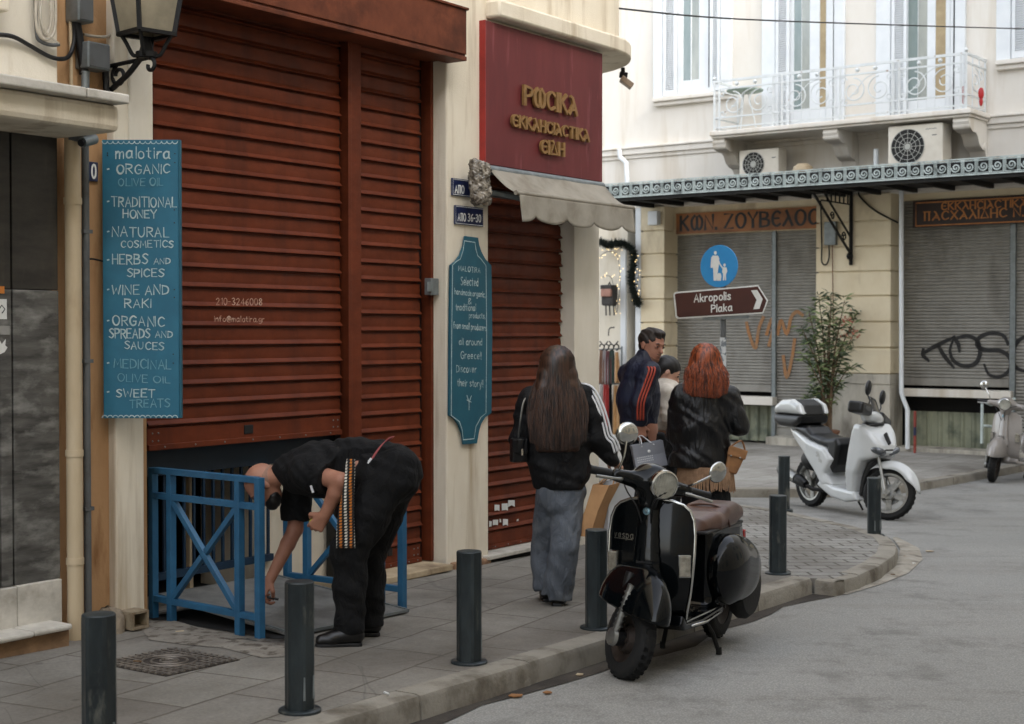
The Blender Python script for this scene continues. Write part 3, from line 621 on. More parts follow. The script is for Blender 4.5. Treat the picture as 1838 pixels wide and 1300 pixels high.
# ================================================================ the corner shop building
def gz(s, n): q = WALL.at(s, 0, n); return zroad(q.x, q.y) + 0.12
shop = thing('corner_shop_building', 'cream plastered corner shop building with brown roller shutters on the left', 'building', WALL.at(7, gz(7, 0), 0))
SL, S1, S2, S3, S4 = ws(273), ws(802), ws(877), ws(1031, 0), ws(1075)
w = MB(); TOPZ = 12.5
w.pbox(WALL, S1, S2, -1.6, 0.0, -0.4, 9.0)                                   # pier between the shops
w.pbox(WALL, SL - 0.01, S1, -1.6, -0.002, wz(838, 40, .0), 9.0)              # wall over the wide shutter
w.pbox(WALL, ws(207), ws(258), -0.9, 0.0, -0.4, 9.0)                         # pilaster
w.pbox(WALL, S2, S3 + .2, -1.6, -0.004, 2.86, 9.0)                           # wall over the narrow shutter
w.pbox(WALL, ws(470, -.32), ws(620, -.32), -0.9, -0.32, -0.4, 1.35)                  # inner wall of the stair
w.pbox(WALL, SL - .9, S4 - .7, -2.2, -1.65, -0.5, 9.0)
w.pbox(WALL, -14, SL - .9, -2.2, -0.9, -0.5, 9.0)
w.pbox(WALL, -14, S4 - .5, -11, -2.2, -0.5, 9.0)
part(w, 'wall', MT['plaster'], shop, bevel=0.012)
# rounded end column
def corner_outline(n, r, target_px, s0, nback=-1.6, z=2.0):
    lo, hi = 9.0, 12.5
    for it in range(40):
        sc = (lo + hi) / 2; mx = -1e9
        for i in range(17):
            a = PI / 2 - i / 16 * PI / 2; p = WALL.at(sc + r * math.cos(a), 0, n - r + r * math.sin(a)); mx = max(mx, CX + F * p.x / p.y)
        if mx > target_px: hi = sc
        else: lo = sc
    return [(s0, n)] + [(sc + r * math.cos(PI / 2 - i / 16 * PI / 2), n - r + r * math.sin(PI / 2 - i / 16 * PI / 2)) for i in range(17)] + [(sc + r, nback), (s0, nback)]
def extr(mb, outline, z0, z1): mb.prism([WALL.at(s, z0, n) for s, n in outline], V((0, 0, z1 - z0)))
c = MB(); extr(c, corner_outline(0.0, 0.22, 1075, S3), -0.5, 4.3); part(c, 'corner_column', MT['plaster_pale'], shop, smooth=30)
slab_z0, slab_z1 = wz(899, 30, .13), wz(1041, 42, .13)
c = MB(); extr(c, corner_outline(0.13, 0.95, 1132, ws(872), -9), slab_z0, slab_z1); part(c, 'balcony_slab', MT['plaster'], shop, smooth=30, bevel=0.02)
c = MB(); extr(c, corner_outline(0.04, 0.86, 1110, ws(876), -9), slab_z1, 10.0); part(c, 'upper_bay', MT['plaster'], shop, smooth=30)
o = MB(); o.pbox(WALL, ws(107), ws(207), -0.9, -0.06, -0.4, 9.0); o.pbox(WALL, ws(258), SL, -0.9, -0.05, -0.4, 4.3)
part(o, 'ochre_wall', MT['ochre'], shop)
pu = MB(); pu.pbox(WALL, -14, ws(107, .05), -0.9, 0.05, wz(60, 175, 0.05), 9.0); part(pu, 'upper_wall_panel', MT['plaster_pale'], shop, bevel=.01)
mo = MB(); mo.pbox(WALL, -14, ws(22, .14), .05, 0.14, wz(10, 20, .14), 9.0); part(mo, 'moulding', MT['plaster'], shop, bevel=.01)
cr = MB(); cr.pbox(WALL, ws(232), SL + .002, -.05, 0.018, 2.3, 9.0); part(cr, 'painted_pilaster_band', MT['plaster_pale'], shop, bevel=.01)
# door surround on the left: dark marble, pale plinth, step
z_pl0, z_pl1 = wz(60, 1112), wz(60, 1047)
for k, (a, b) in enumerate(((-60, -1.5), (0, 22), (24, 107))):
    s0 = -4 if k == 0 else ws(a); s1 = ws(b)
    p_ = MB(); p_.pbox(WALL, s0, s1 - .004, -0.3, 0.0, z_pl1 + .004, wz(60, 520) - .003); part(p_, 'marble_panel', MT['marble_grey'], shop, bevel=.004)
    p_ = MB(); p_.pbox(WALL, s0, s1 - .004, -0.3, -0.004, wz(60, 520), 2.86); part(p_, 'marble_panel', MT['marble_shaded'], shop, bevel=.004)
p_ = MB(); p_.pbox(WALL, -4, ws(23), -.3, .022, z_pl0 - .1, z_pl1); p_.pbox(WALL, ws(23) + .004, ws(109, .02), -.3, .02, z_pl0 - .1, z_pl1 + .003); part(p_, 'marble_plinth', MT['marble_pale'], shop, bevel=.006)
gq = G(120, 1160); n_st = (gq - WALL.P).dot(WN)
p_ = MB(); p_.pbox(WALL, -4, ws(60, n_st + .05), -.2, n_st + .045, wz(129, 1127, n_st), wz(129, 1117, n_st)); p_.pbox(WALL, ws(60, n_st + .05) + .003, ws(130, n_st + .05), -.2, n_st + .04, wz(129, 1127, n_st), wz(129, 1117, n_st) + .002)
part(p_, 'doorstep', MT['marble_pale'], shop, bevel=.012)
p_ = MB(); p_.pbox(WALL, -4, ws(122, n_st), -.2, n_st, -.3, wz(129, 1127, n_st)); part(p_, 'step_base', M('dirty_brown_render', srgb(142, 112, 82), srgb(104, 80, 58), 6, .95, bmp=.4), shop, bevel=.01)
# entrance canopy
cz0, cz1 = wz(215, 238, .45), wz(222, 190, .45)
p_ = MB(); p_.pbox(WALL, -4, ws(219, .45), -.2, .45, cz0, cz1); part(p_, 'entrance_canopy', MT['plaster'], shop, bevel=.03)
p_ = MB(); p_.pbox(WALL, -4, ws(160, .52) - .004, -.2, .52, cz1, cz1 + .05); p_.pbox(WALL, ws(160, .52), ws(235, .52), -.05, .522, cz1 + .001, cz1 + .049); part(p_, 'canopy_slab', MT['marble_pale'], shop, bevel=.008)
# roller shutters
def shutter(name, s0, s1, n, z0, z1, pitch=0.117, bar=0.13, label=None):
    mb = MB(); prof = [(-.016, 0), (-.016, .012), (.014, .014), (.022, .018), (.021, .022), (.004, .038), (.000, .044), (.004, .07), (-.002, pitch - .001)]
    z = z0 + bar; rows = []
    ss = [s0 + (s1 - s0) * i / 32 for i in range(33)]
    k = 0
    while z < z1:
        dn = random.uniform(-.003, .003); ph_ = random.uniform(0, 6)
        for a, b in prof:
            rows.append([WALL.at(s, z + b, n + a + dn + (.0022 * math.sin(s * 3.1 + ph_) + .0012 * math.sin(s * 11 + 2 * ph_))) for s in ss])
        z += pitch; k += 1
    mb.grid(rows)
    o = part(mb, name, MT['brown'], shop, smooth=28, label=label)
    b = MB(); b.pbox(WALL, s0, s1, n - .012, n + .006, z0 + .03, z0 + bar); b.pbox(WALL, s0, s1, n - .02, n + .022, z0, z0 + .034)
    part(b, 'bottom_bar', MT['brown'], o, bevel=.004)
    rv = MB()
    for i in range(7):
        s = s0 + (s1 - s0) * (i + .5) / 7; rv.lathe(WALL.at(s, z0 + .018, n + .022), WN, [(.006, 0), (.005, .003), (.002, .004)], 8)
    for s in (s0 + .04, s0 + .085, s1 - .03, s1 - .075):
        for dz in (.055, .1): rv.lathe(WALL.at(s, z0 + dz, n + .006), WN, [(.006, 0), (.005, .003), (.002, .004)], 8)
    part(rv, 'rivet', MT['zinc'], o)
    return o
NS = -0.17
z1b = wz(274, 809, NS)
sh1 = shutter('roller_shutter', ws(262, NS), ws(610, NS), NS, z1b, 4.35, label='wide brown roller shutter pulled down to waist height')
sh2 = shutter('roller_shutter', ws(637, NS), ws(753, NS), NS, wz(752, 1008, NS), 4.35, label='narrow brown roller shutter closed to the ground')
sh3 = shutter('roller_shutter', S2 - .02, ws(1006, -.13), -.13, wz(963, 969, -.13), 3.0, 0.114, label='brown roller shutter of the shop under the grey awning')
lk = MB(); sA = ws(443, NS); lk.pbox(WALL, ws(436, NS), ws(452, NS), NS - .01, NS + .012, wz(443, 779, NS), wz(443, 763, NS)); part(lk, 'lock_plate', MT['black'], sh1, bevel=.004)
lk = MB(); lk.pbox(WALL, ws(694, NS), ws(702, NS), NS - .01, NS + .012, wz(698, 998, NS), wz(698, 983, NS)); part(lk, 'lock_plate', MT['black'], sh2, bevel=.004)
tl = MB(); text_fit(tl, WALL, NS + .019, '210-3246008', (388, 547), (470, 548), 12, .0075, jit=.25); text_fit(tl, WALL, NS + .019, 'info@malotira.gr', (385, 577), (474, 578), 10, .0065, jit=.25)
part(tl, 'painted_contact_line', M('worn_white_lettering', srgb(206, 176, 156), srgb(140, 80, 58), 25, .9), sh1)
# guides, mullion, box
g = MB(); g.pbox(WALL, ws(619, NS), ws(637, NS), NS - .1, NS + .06, z1b - 1.2, 4.3); g.pbox(WALL, ws(625, NS + .06), ws(631, NS + .06), NS + .06, NS + .066, z1b - 1.2, 4.3); part(g, 'shutter_mullion', MT['brown'], shop, bevel=.004)
g = MB(); g.pbox(WALL, ws(764, NS), ws(773, NS), NS - .1, NS + .05, wz(765, 1006, NS), 4.3); part(g, 'shutter_guide', MT['brown'], shop, bevel=.004)
g = MB(); g.pbox(WALL, ws(609, NS), ws(620, NS), NS - .12, NS - .04, z1b - 1.2, 4.3); g.pbox(WALL, ws(752, NS), ws(765, NS), NS - .12, NS - .04, z1b - 1.2, 4.3); part(g, 'guide_channel', MT['black'], shop)
fz0, fz1, fN = wz(838, 110, .17), wz(838, 19, .17), .17; fe = ws(838, fN)
g = MB(); g.pbox(WALL, SL - .02, fe, .0, fN, fz0 + .045, fz1); g.pbox(WALL, SL - .02, fe + .001, -.0, fN - .012, fz0 + .03, fz0 + .046); g.pbox(WALL, SL - .02, fe, 0, fN + .003, fz0, fz0 + .03); g.pbox(WALL, SL - .02, fe + .012, 0, fN + .015, fz1, fz1 + .018)
g.pbox(WALL, SL - .02, S1 - .01, -.16, 0, fz0 + .02, fz0 + .12)
part(g, 'shutter_box', MT['brown_trim'], shop, bevel=.004)
# thresholds
zt = wz(812, 1013, .10)
g = MB(); g.pbox(WALL, ws(630, .10), ws(813, .10), -.5, .10, zt - .045, zt); part(g, 'threshold', MT['stone_step'], shop, bevel=.008, label='worn stone threshold under the narrow brown shutter')
zt2 = wz(963, 981, .06)
g = MB(); g.pbox(WALL, ws(878, .06), S3 + .02, -.5, .06, zt2 - .03, zt2); part(g, 'threshold', MT['marble_pale'], shop, bevel=.006, label='pale marble threshold under the shop awning')
g = MB(); g.pbox(WALL, SL, S3, -.6, .03, -.5, zt - .05); part(g, 'threshold_base', MT['dark_void'], shop)  # shade under the threshold overhang, painted near-black
g = MB(); g.hexa([p + V((random.uniform(-.012, .012), random.uniform(-.012, .012), 0)) for p in [WALL.at(ws(816, .05), -.2, -.1), WALL.at(ws(884, .05), -.2, -.1), WALL.at(ws(884, .05), -.2, .05), WALL.at(ws(816, .05), -.2, .05), WALL.at(ws(816, .05), zt - .01, -.1), WALL.at(ws(884, .05), zt2 - .02, -.1), WALL.at(ws(884, .05), zt2 - .02, .05), WALL.at(ws(816, .05), zt - .01, .05)]])
part(g, 'broken_pier_base', M('broken_brick_render', srgb(150, 118, 90), srgb(104, 76, 56), 14, .95, bmp=.8, bscale=30), shop, bevel=.02)
# stair pit hidden behind the half open shutter
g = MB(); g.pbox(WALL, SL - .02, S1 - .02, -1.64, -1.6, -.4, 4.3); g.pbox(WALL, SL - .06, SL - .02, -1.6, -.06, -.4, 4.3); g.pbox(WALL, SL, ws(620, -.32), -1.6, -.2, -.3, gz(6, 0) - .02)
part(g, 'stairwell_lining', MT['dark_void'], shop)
g = MB(); g.pbox(WALL, SL, ws(612, -.26), -.28, -.25, z1b - .16, z1b + .1); part(g, 'dark_blue_board', M('dark_blue_board', srgb(16, 34, 48), srgb(12, 26, 38), 6, .6), shop)
# small switch box at the pier edge
g = MB(); g.pbox(WALL, ws(762, NS + .05), ws(776, NS + .05), NS + .05, NS + .11, wz(768, 530, NS + .05), wz(768, 500, NS + .05)); g.pbox(WALL, ws(766, NS + .11), ws(775, NS + .11), NS + .11, NS + .118, wz(768, 524, NS + .11), wz(768, 506, NS + .11))
setp(part(g, 'key_switch_box', MT['zinc'], bevel=.005), 'small grey key switch box beside the brown shutter guide', 'switch box')
# bits of torn paper on the third shutter
pm = MT['white']
for x, y, w_, h_ in ((892, 912, 9, 11), (906, 910, 11, 13), (918, 904, 12, 12), (889, 938, 9, 10), (907, 938, 9, 12), (880, 941, 4, 10), (898, 935, 3, 6), (929, 934, 3, 5)):
    nn = -.13 + .014; pts = [(x - w_ / 2, y - h_ / 2 + random.uniform(-1, 1)), (x + w_ / 2 + random.uniform(-1, 1), y - h_ / 2), (x + w_ / 2, y + h_ / 2), (x + random.uniform(-1, 2), y + h_ / 2 - random.uniform(0, 3)), (x - w_ / 2, y + h_ / 2)]
    g = MB(); g.prism([WALL.hit(a, b, nn) for a, b in pts], WN * .0012)
    part(g, 'sticker_scrap', pm, sh3)

# ---------------------------------------------------------------- maroon sign over the narrow shop
sg = thing('shop_sign', 'maroon wall sign with gold Greek lettering above the grey awning', 'sign', WALL.at(9.9, wz(875, 292, .03), .02))
sz0, sz1 = wz(875, 296, .03), wz(872, 38, .03)
g = MB(); g.pbox(WALL, ws(872, .05), ws(1081, .05), .0, .05, sz0, sz1); part(g, 'panel', MT['maroon'], sg, bevel=.004)
g = MB(); g.pbox(WALL, ws(872, .05) - .012, ws(872, .05) - .001, .0, .053, sz0, sz1); part(g, 'edge_strip', M('red_edge_paint', srgb(156, 40, 34), srgb(130, 30, 28), 6, .4), sg)
for t, a, b, h, w_ in (('P\u03c9CIK\u03b1', (939, 187), (1032, 207), 32, .026), ('\u0454KK\u039bHCI\u03b1CTIK\u03b1', (917, 226), (1054, 254), 20, .019), ('\u0454I\u0394H', (969, 274), (1009, 280), 22, .022)):
    g = MB(); text_fit(g, WALL, .062, t, a, b, h, w_, thick=.022, con=.32); part(g, 'gold_lettering', MT['brass'], sg)

# ---------------------------------------------------------------- awning
aw = thing('shop_awning', 'grey canvas awning with scalloped valance over the narrow shop', 'awning', WALL.at(10, wz(875, 300, .1), .1))
sa, sb = ws(872, .1), ws(1082, .1)
def n_for(px, s):
    lo, hi = 0, 2.0
    for i in range(40):
        mid = (lo + hi) / 2; p = WALL.at(s, 0, mid)
        if CX + F * p.x / p.y < px: lo = mid
        else: hi = mid
    return lo
nf = n_for(930, sa + .02); zt_a = wz(875, 297, .09); q = WALL.at(sa, 0, nf)
zf = AT(930, 347, q.y).z
rows = []
for i in range(15):
    t = i / 14; sag = -.035 * math.sin(PI * t)
    rows.append([WALL.at(sa + .02 + (sb - sa - .02) * j / 24, zt_a + (zf - zt_a) * t + sag + .006 * math.sin(j * .9 + i * .3) * math.sin(PI * t), .09 + (nf - .09) * t) for j in range(25)])
g = MB(); g.grid(rows); vr = []
for k in range(10):
    t = k / 9; row = []
    for j in range(97):
        u = j / 96; ph = u * 4.0; dep = .155 + .05 * abs(math.cos(PI * (ph))) ** 0.7
        fold = .012 * math.sin(ph * 2 * PI + .6) * t + .006 * math.sin(ph * 9.3) * t
        row.append(WALL.at(sa + .02 + (sb - sa - .02) * u, zf - dep * t, nf + .012 + fold + .02 * t))
    vr.append(row)
g.grid(vr); o = part(g, 'canvas', MT['canvas'], aw, smooth=50); md = o.modifiers.new('thickness', 'SOLIDIFY'); md.thickness = .004
g = MB(); g.tube([WALL.at(sa - .01, zf + .004, nf), WALL.at(sb + .02, zf + .004, nf)], .018, 12); part(g, 'front_bar', MT['canvas'], aw, smooth=40)
g = MB(); g.tube([WALL.at(sa, zt_a - .03, .09), WALL.at(sb, zt_a - .03, .09)], .035, 12); part(g, 'roller_tube', MT['zinc'], aw, smooth=40)
g = MB()
for s in (sa + .12, sb - .1):
    g.bar(WALL.at(s, zt_a - .19, .05), WALL.at(s + .18, zf - .02, nf * .62), .03, .04, UP); g.bar(WALL.at(s + .18, zf - .02, nf * .62), WALL.at(s + .05, zf, nf - .01), .03, .035, UP)
part(g, 'folding_arm', MT['zinc'], aw)
g = MB(); g.pbox(WALL, sa - .02, sa + .1, .02, .07, zt_a - .26, zt_a - .1); g.pbox(WALL, sa, sb, .02, .06, zt_a - .22, zt_a - .17); part(g, 'mounting_bar', MT['zinc'], aw)
# plastic-wrapped gear at the awning's left end
cq = WALL.hit(862, 328, .14); sd = Solid((-.12, -.12, -.2), (.12, .12, .2), .006)
for i in range(26):
    a = i * 2.4; sd.ell((.04 * math.cos(a), .04 * math.sin(a), -.13 + .26 * i / 25), (.035 + .02 * random.random(), .03, .03 + .02 * random.random()), .012)
sd.disp(lambda x, y, z: .006 * np.sin(x * 160 + 3 * np.sin(z * 70)) * np.sin(z * 130 + y * 90) + .004 * np.sin(y * 260 + z * 120))
wr = thing('plastic_wrap_bundle', 'crumpled plastic wrap round the awning gear by the blue street plate', 'wrap', cq)
sd.build('wrap', M('crumpled_grey_plastic', srgb(150, 140, 124), srgb(70, 62, 52), 26, .22, spec=.8, lo=.4, hi=.6), wr)

# ---------------------------------------------------------------- spotlight under the slab
sp = thing('spotlight', 'small brown spotlight under the rounded balcony slab', 'lamp', AT(1118, 134, 13.2))
p0 = AT(1118, 134, 13.2)
g = MB(); g.bar(p0 + V((0, 0, .06)), p0 + V((0, 0, -.03)), .035, .035); g.bar(p0 + V((-.03, 0, 0)), p0 + V((.04, 0, -.01)), .05, .05); part(g, 'bracket', MT['iron'], sp, bevel=.006)
g = MB(); g.obox(p0 + V((.03, -.03, -.075)), V((.8, 0, -.6)), V((0, 1, 0)), V((.6, 0, .8)), .06, .06, .025); part(g, 'lamp_head', M('spot_grey', srgb(150, 130, 108), srgb(120, 98, 78), 9, .5), sp, bevel=.006)
# ---------------------------------------------------------------- big blue board
SG = Plane(AT(183, 592, 8.27), V((1, 0, 0)), V((0, -1, 0)))
bb = thing('menu_board', 'large teal board hand lettered with a list of organic products', 'sign', SG.hit(250, 751))
x0, zt_, x1, zb_ = SG.hit(183, 251).x, SG.hit(250, 251).z, SG.hit(320, 251).x, SG.hit(250, 751).z; yS = SG.P.y
g = MB(); g.box((x0, yS, zb_), (x1, yS + .014, zt_)); part(g, 'board', MT['bluesign'], bb, bevel=.003)
g = MB(); g.box((x1 + .0005, yS - .004, zb_ + .001), (x1 + .012, yS + .03, zt_ - .001)); part(g, 'edge_frame', MT['bluesign_dk'], bb, bevel=.003)
g = MB()
for z in (zb_ + .2, zt_ - .22): g.bar(V((x0 + .14, yS + .015, z)), V((x0 + .14, yS + .16, z)), .03, .02)
part(g, 'wall_bracket', MT['iron'], bb)
BL = [('malotira', (208, 284), (305, 284), 20, 1), ('ORGANIC', (210, 312), (305, 311), 16, 1), ('OLIVE OIL', (213, 334), (293, 333), 13, 0), ('TRADITIONAL', (200, 370), (317, 372), 17, 1), ('HONEY', (221, 391), (281, 391), 14, 1),
 ('NATURAL', (202, 424), (303, 426), 17, 1), ('COSMETICS', (217, 444), (311, 444), 12, 1), ('HERBS', (202, 474), (265, 474), 17, 1), ('AND', (276, 474), (305, 473), 10, 1), ('SPICES', (228, 497), (295, 497), 14, 1), ('WINE AND', (201, 529), (302, 528), 16, 1), ('RAKI', (224, 552), (271, 552), 15, 1),
 ('ORGANIC', (202, 584), (295, 586), 17, 1), ('SPREADS', (196, 607), (269, 607), 16, 1), ('AND', (279, 606), (309, 606), 11, 1), ('SAUCES', (224, 626), (294, 628), 13, 1), ('MEDICINAL', (204, 660), (307, 663), 16, 0), ('OLIVE', (212, 684), (264, 687), 13, 0), ('OIL', (276, 687), (305, 688), 11, 0), ('SWEET', (209, 713), (278, 713), 14, 1), ('TREATS', (233, 732), (305, 730), 14, 0)]
g1 = MB(); g0 = MB()
for t, a, b, h, f in BL: text_fit(g1 if f else g0, SG, .0035, t, a, b, h, .0088 if h > 13 else .0068, jit=.4)
for y in (304, 362, 416, 467, 520, 576, 652, 704):
    p = SG.hit(193, y, .0035); ribbon(g1, [p, p + V((.007, 0, .002))], .008, SG.n)
for yy, sgn in ((257, 1), (747, -1)):
    for i in range(14):
        cx_ = 188 + i * 9.7; ribbon(g1, [SG.hit(cx_ + 4.6 * math.cos(t), yy + sgn * (4.2 * math.sin(t) - 3), .0035) for t in [PI * k / 6 for k in range(7)]], .005, SG.n)
part(g1, 'hand_lettering', MT['chalk'], bb); part(g0, 'hand_lettering', MT['chalk_faint'], bb)
g = MB()
for x, y in ((193, 275), (193, 279), (314, 276), (314, 292), (313, 377), (313, 400), (313, 520), (313, 534), (311, 636), (311, 652)): g.lathe(SG.hit(x, y), SG.n, [(.004, 0), (.0035, .003), (.001, .004)], 8)
part(g, 'screw', MT['black'], bb)
# ---------------------------------------------------------------- shaped blue board on the pier
vb = thing('shaped_sign_board', 'narrow teal board with curved ends and white handwriting on the pier', 'sign', WALL.hit(842, 798, .01))
OUT = [(832, 424), (855, 427), (857, 440), (861, 452), (868, 465), (879, 477), (880.5, 600), (879, 742), (868, 749), (861, 760), (857, 773), (853, 796), (829, 798), (827, 780), (821, 764), (813, 752), (803, 746), (804, 600), (806, 476), (815, 469), (823, 458), (829, 442)]
g = MB(); g.prism([WALL.hit(x, y, .012) for x, y in OUT], WN * .018); part(g, 'board', MT['bluesign_dk'], vb, bevel=.003)
cxo, cyo = 842, 612; INN = [(cxo + (x - cxo) * .82 + (0), cyo + (y - cyo) * (.955 if abs(y - cyo) > 150 else 1)) for x, y in OUT]
g = MB(); ribbon(g, [WALL.hit(x, y, .0325) for x, y in INN + INN[:1]], .007, WN)
for t, a, b, h in (('MALOTIRA', (823, 486), (862, 490), 9), ('Selected', (827, 512), (858, 514), 15), ('handmade,organic,', (816, 528), (871, 534), 10), ('&', (840, 546), (846, 546), 10), ('traditional', (818, 557), (854, 558), 12), ('products,', (842, 571), (871, 572), 10), ('from small producers', (814, 589), (873, 594), 11), ('all around', (824, 619), (865, 620), 12), ('Greece!!', (827, 644), (864, 645), 13), ('Discover', (819, 668), (855, 669), 13), ('their story!!', (821, 693), (867, 695), 13)):
    text_fit(g, WALL, .0335, t, a, b, h, .0062, jit=.3)
ribbon(g, [WALL.hit(x, y, .0335) for x, y in ((842, 736), (842, 722), (838, 710))], .007, WN); ribbon(g, [WALL.hit(x, y, .034) for x, y in ((842, 722), (846, 711))], .007, WN); ribbon(g, [WALL.hit(x, y, .034) for x, y in ((838, 718), (846, 722))], .005, WN)
part(g, 'hand_lettering', MT['chalk'], vb)
# ---------------------------------------------------------------- street plates, house number
def plate(name, label, px0, py0, px1, py1, n, texts, w_):
    t = thing(name, label, 'street sign', WALL.hit(px0, py1, n))
    zA, zB = wz((px0 + px1) / 2, py1, n), wz((px0 + px1) / 2, py0, n)
    g = MB(); g.pbox(WALL, ws(px0, n), ws(px1, n), n - .012, n, zA, zB); part(g, 'plate', MT['enamel'], t, bevel=.003)
    g = MB(); e = .008; a0, a1 = ws(px0, n) + e, ws(px1, n) - e
    ribbon(g, [WALL.at(a0, zA + e, n + .002), WALL.at(a1, zA + e, n + .002), WALL.at(a1, zB - e, n + .002), WALL.at(a0, zB - e, n + .002), WALL.at(a0, zA + e, n + .002)], .004, WN)
    for q in texts: text_fit(g, WALL, n + .003, *q, w_)
    part(g, 'lettering', MT['white'], t); return t
plate('street_plate', 'upper navy street plate half hidden by the wrapped awning gear', 812, 322, 851, 353, .016, [('A\u03a0O', (817, 346), (833, 347), 13)], .012)
plate('street_plate', 'lower navy street plate with house numbers 36-30 on the pier', 817, 371, 868, 405, .016, [('A\u03a0O', (822, 396), (836, 397), 13), ('36-30', (840, 397), (863, 399), 13)], .009)
nb = thing('house_number_plate', 'small dark plate with a white zero beside the teal menu board', 'number plate', WALL.hit(168, 325, -.05))
g = MB(); g.pbox(WALL, ws(161, -.05), ws(177, -.05), -.06, -.045, wz(168, 326, -.05), wz(168, 291, -.05)); part(g, 'plate', MT['enamel'], nb, bevel=.003)
g = MB(); text_fit(g, WALL, -.041, '0', (165, 320), (172, 320), 24, .012); part(g, 'number', MT['white'], nb)
# ---------------------------------------------------------------- pipes, boxes and cables on the left wall
pb_ = WALL.hit(134, 700, .04); sP = (pb_ - WALL.P).dot(Wd); g = MB(); g.tube([WALL.at(sP, gz(sP, 0) - .1, .035), WALL.at(sP, cz0 + .02, .035)], .043, 14)
for z in (1.0, 2.35, .42): g.tube([WALL.at(sP, z, .035), WALL.at(sP, z + .035, .035)], .048, 14)
setp(part(g, 'downpipe', MT['pipe_cream'], smooth=40), 'fat cream downpipe beside the dark marble door surround', 'pipe')
sP2 = ws(155, 0.03); g = MB(); g.tube([WALL.at(sP2, gz(sP2, 0) + .02, .03), WALL.at(sP2, cz0 + .02, .03)], .021, 12)
for z in (.7, 1.5, 2.2): g.pbox(WALL, sP2 - .03, sP2 + .03, -.06, .052, z, z + .02)
setp(part(g, 'conduit_pipe', MT['pipe_grey'], smooth=40), 'thin grey conduit pipe right of the cream downpipe', 'pipe')
g = MB(); a = WALL.hit(153, 132, -.01); b = WALL.hit(153, 172, -.01); g.tube([b, a], .023, 12); g.tube([a, a + UP * .01], .026, 12); setp(part(g, 'conduit_stub', MT['zinc'], smooth=40), 'short grey conduit stub standing on the entrance canopy', 'pipe')
def jbox(px0, py0, px1, py1, label):
    g = MB(); g.pbox(WALL, ws(px0, .03), ws(px1, .03), -.06, .05, wz(px0, py1, .03), wz(px0, py0, .03))
    t = thing('junction_box', label, 'junction box', WALL.hit(px0, py1, 0), group='junction boxes on the left wall'); part(g, 'box', MT['zinc'], t, bevel=.008)
    g = MB(); g.pbox(WALL, ws(px0, .03) + .008, ws(px1, .03) - .008, .05, .056, wz(px0, py1, .03) + .008, wz(px0, py0, .03) - .008); part(g, 'lid', MT['pipe_grey'], t, bevel=.003)
jbox(140, -12, 168, 38, 'upper grey junction box at the top edge'); jbox(157, 74, 197, 122, 'lower grey junction box left of the lantern bracket')
def cable(name, label, pts, r, mat, off=.0, k=6):
    P3 = [WALL.hit(x, y, off + (dn[0] if dn else 0)) for x, y, *dn in pts]; P3 = [V(p) for p in catmull([tuple(p) for p in P3], k)]
    g = MB(); g.tube(P3, r, 8); return setp(part(g, name, mat, smooth=60), label, 'cable')
cable('black_cable', 'thick black cable drooping across the pale upper wall', [(-20, 62, .08), (20, 65, .08), (50, 80, .07), (85, 100, .07), (108, 106, .07), (124, 100, .0), (133, 70, -.02), (130, 20, -.02), (131, -30, -.02)], .012, MT['black'])
cable('black_cable_bundle', 'black cable bundle running down into the conduit stub', [(133, -40), (134, 20), (140, 60), (146, 95), (151, 134)], .026, MT['black'], -.02)
cable('black_cable_tail', 'short black cable below the lower junction box', [(188, 118), (190, 140), (192, 165), (204, 168), (214, 150)], .018, MT['black'], -.02)
wc = M('white_cable_sheath', srgb(196, 188, 172), srgb(160, 148, 130), 9, .5)
for i, (dx, dy) in enumerate(((0, 0), (8, -8))):
    cable('coiled_white_cable', ('outer', 'inner')[i] + ' loop of white cable hanging from the upper wall', [(66 + dx, -30), (64 + dx, 20), (68 + dx, 58 + dy), (82, 72 + dy), (97 - dx, 58 + dy), (100 - dx, 20), (98 - dx, -30)], .008, wc, .09)
cable('coiled_grey_cable', 'grey cable looped below the white coils on the upper wall', [(63, -20), (66, 60), (74, 75), (92, 81), (106, 80)], .010, MT['pipe_grey'], .08)
cable('loose_white_wire', 'thin white wire crossing the coils of cable', [(80, -20), (72, 30), (84, 60), (106, 78)], .005, wc, .11)
cable('wall_wire_bundle', 'bundle of pale wires sagging from the upper junction box', [(150, 62), (175, 66), (195, 64), (205, 45), (207, 10), (208, -30)], .008, wc, -.03)
cable('wall_wire', 'thin cream wire stapled down the ochre wall', [(126, 20), (127, 90), (128, 163)], .010, MT['pipe_cream'], -.03)
cable('sign_wire', 'short black wire from the conduit to the teal menu board', [(155, 466), (165, 465), (176, 467), (184, 469)], .005, MT['iron'], .0)
# cctv camera under the canopy
cc = thing('security_camera', 'small grey dome camera mounted under the entrance canopy', 'camera', WALL.hit(150, 250, .1))
pc = WALL.hit(156, 252, .12); g = MB(); g.tube([pc + V((0, 0, .05)), pc + V((0, 0, .0))], .03, 12); g.tube([pc - V((.09, 0, -.015)), pc + V((.0, -.01, .012))], .022, 10); part(g, 'mount', MT['pipe_grey'], cc, smooth=40)
g = MB(); g.tube([pc + V((.035, .02, .01)), pc + V((-.005, -.07, -.02))], .028, 14); part(g, 'body', MT['zinc'], cc, smooth=40)
g = MB(); g.tube([pc + V((-.005, -.07, -.02)), pc + V((-.009, -.085, -.026))], .019, 14); part(g, 'lens', MT['black'], cc, smooth=40)
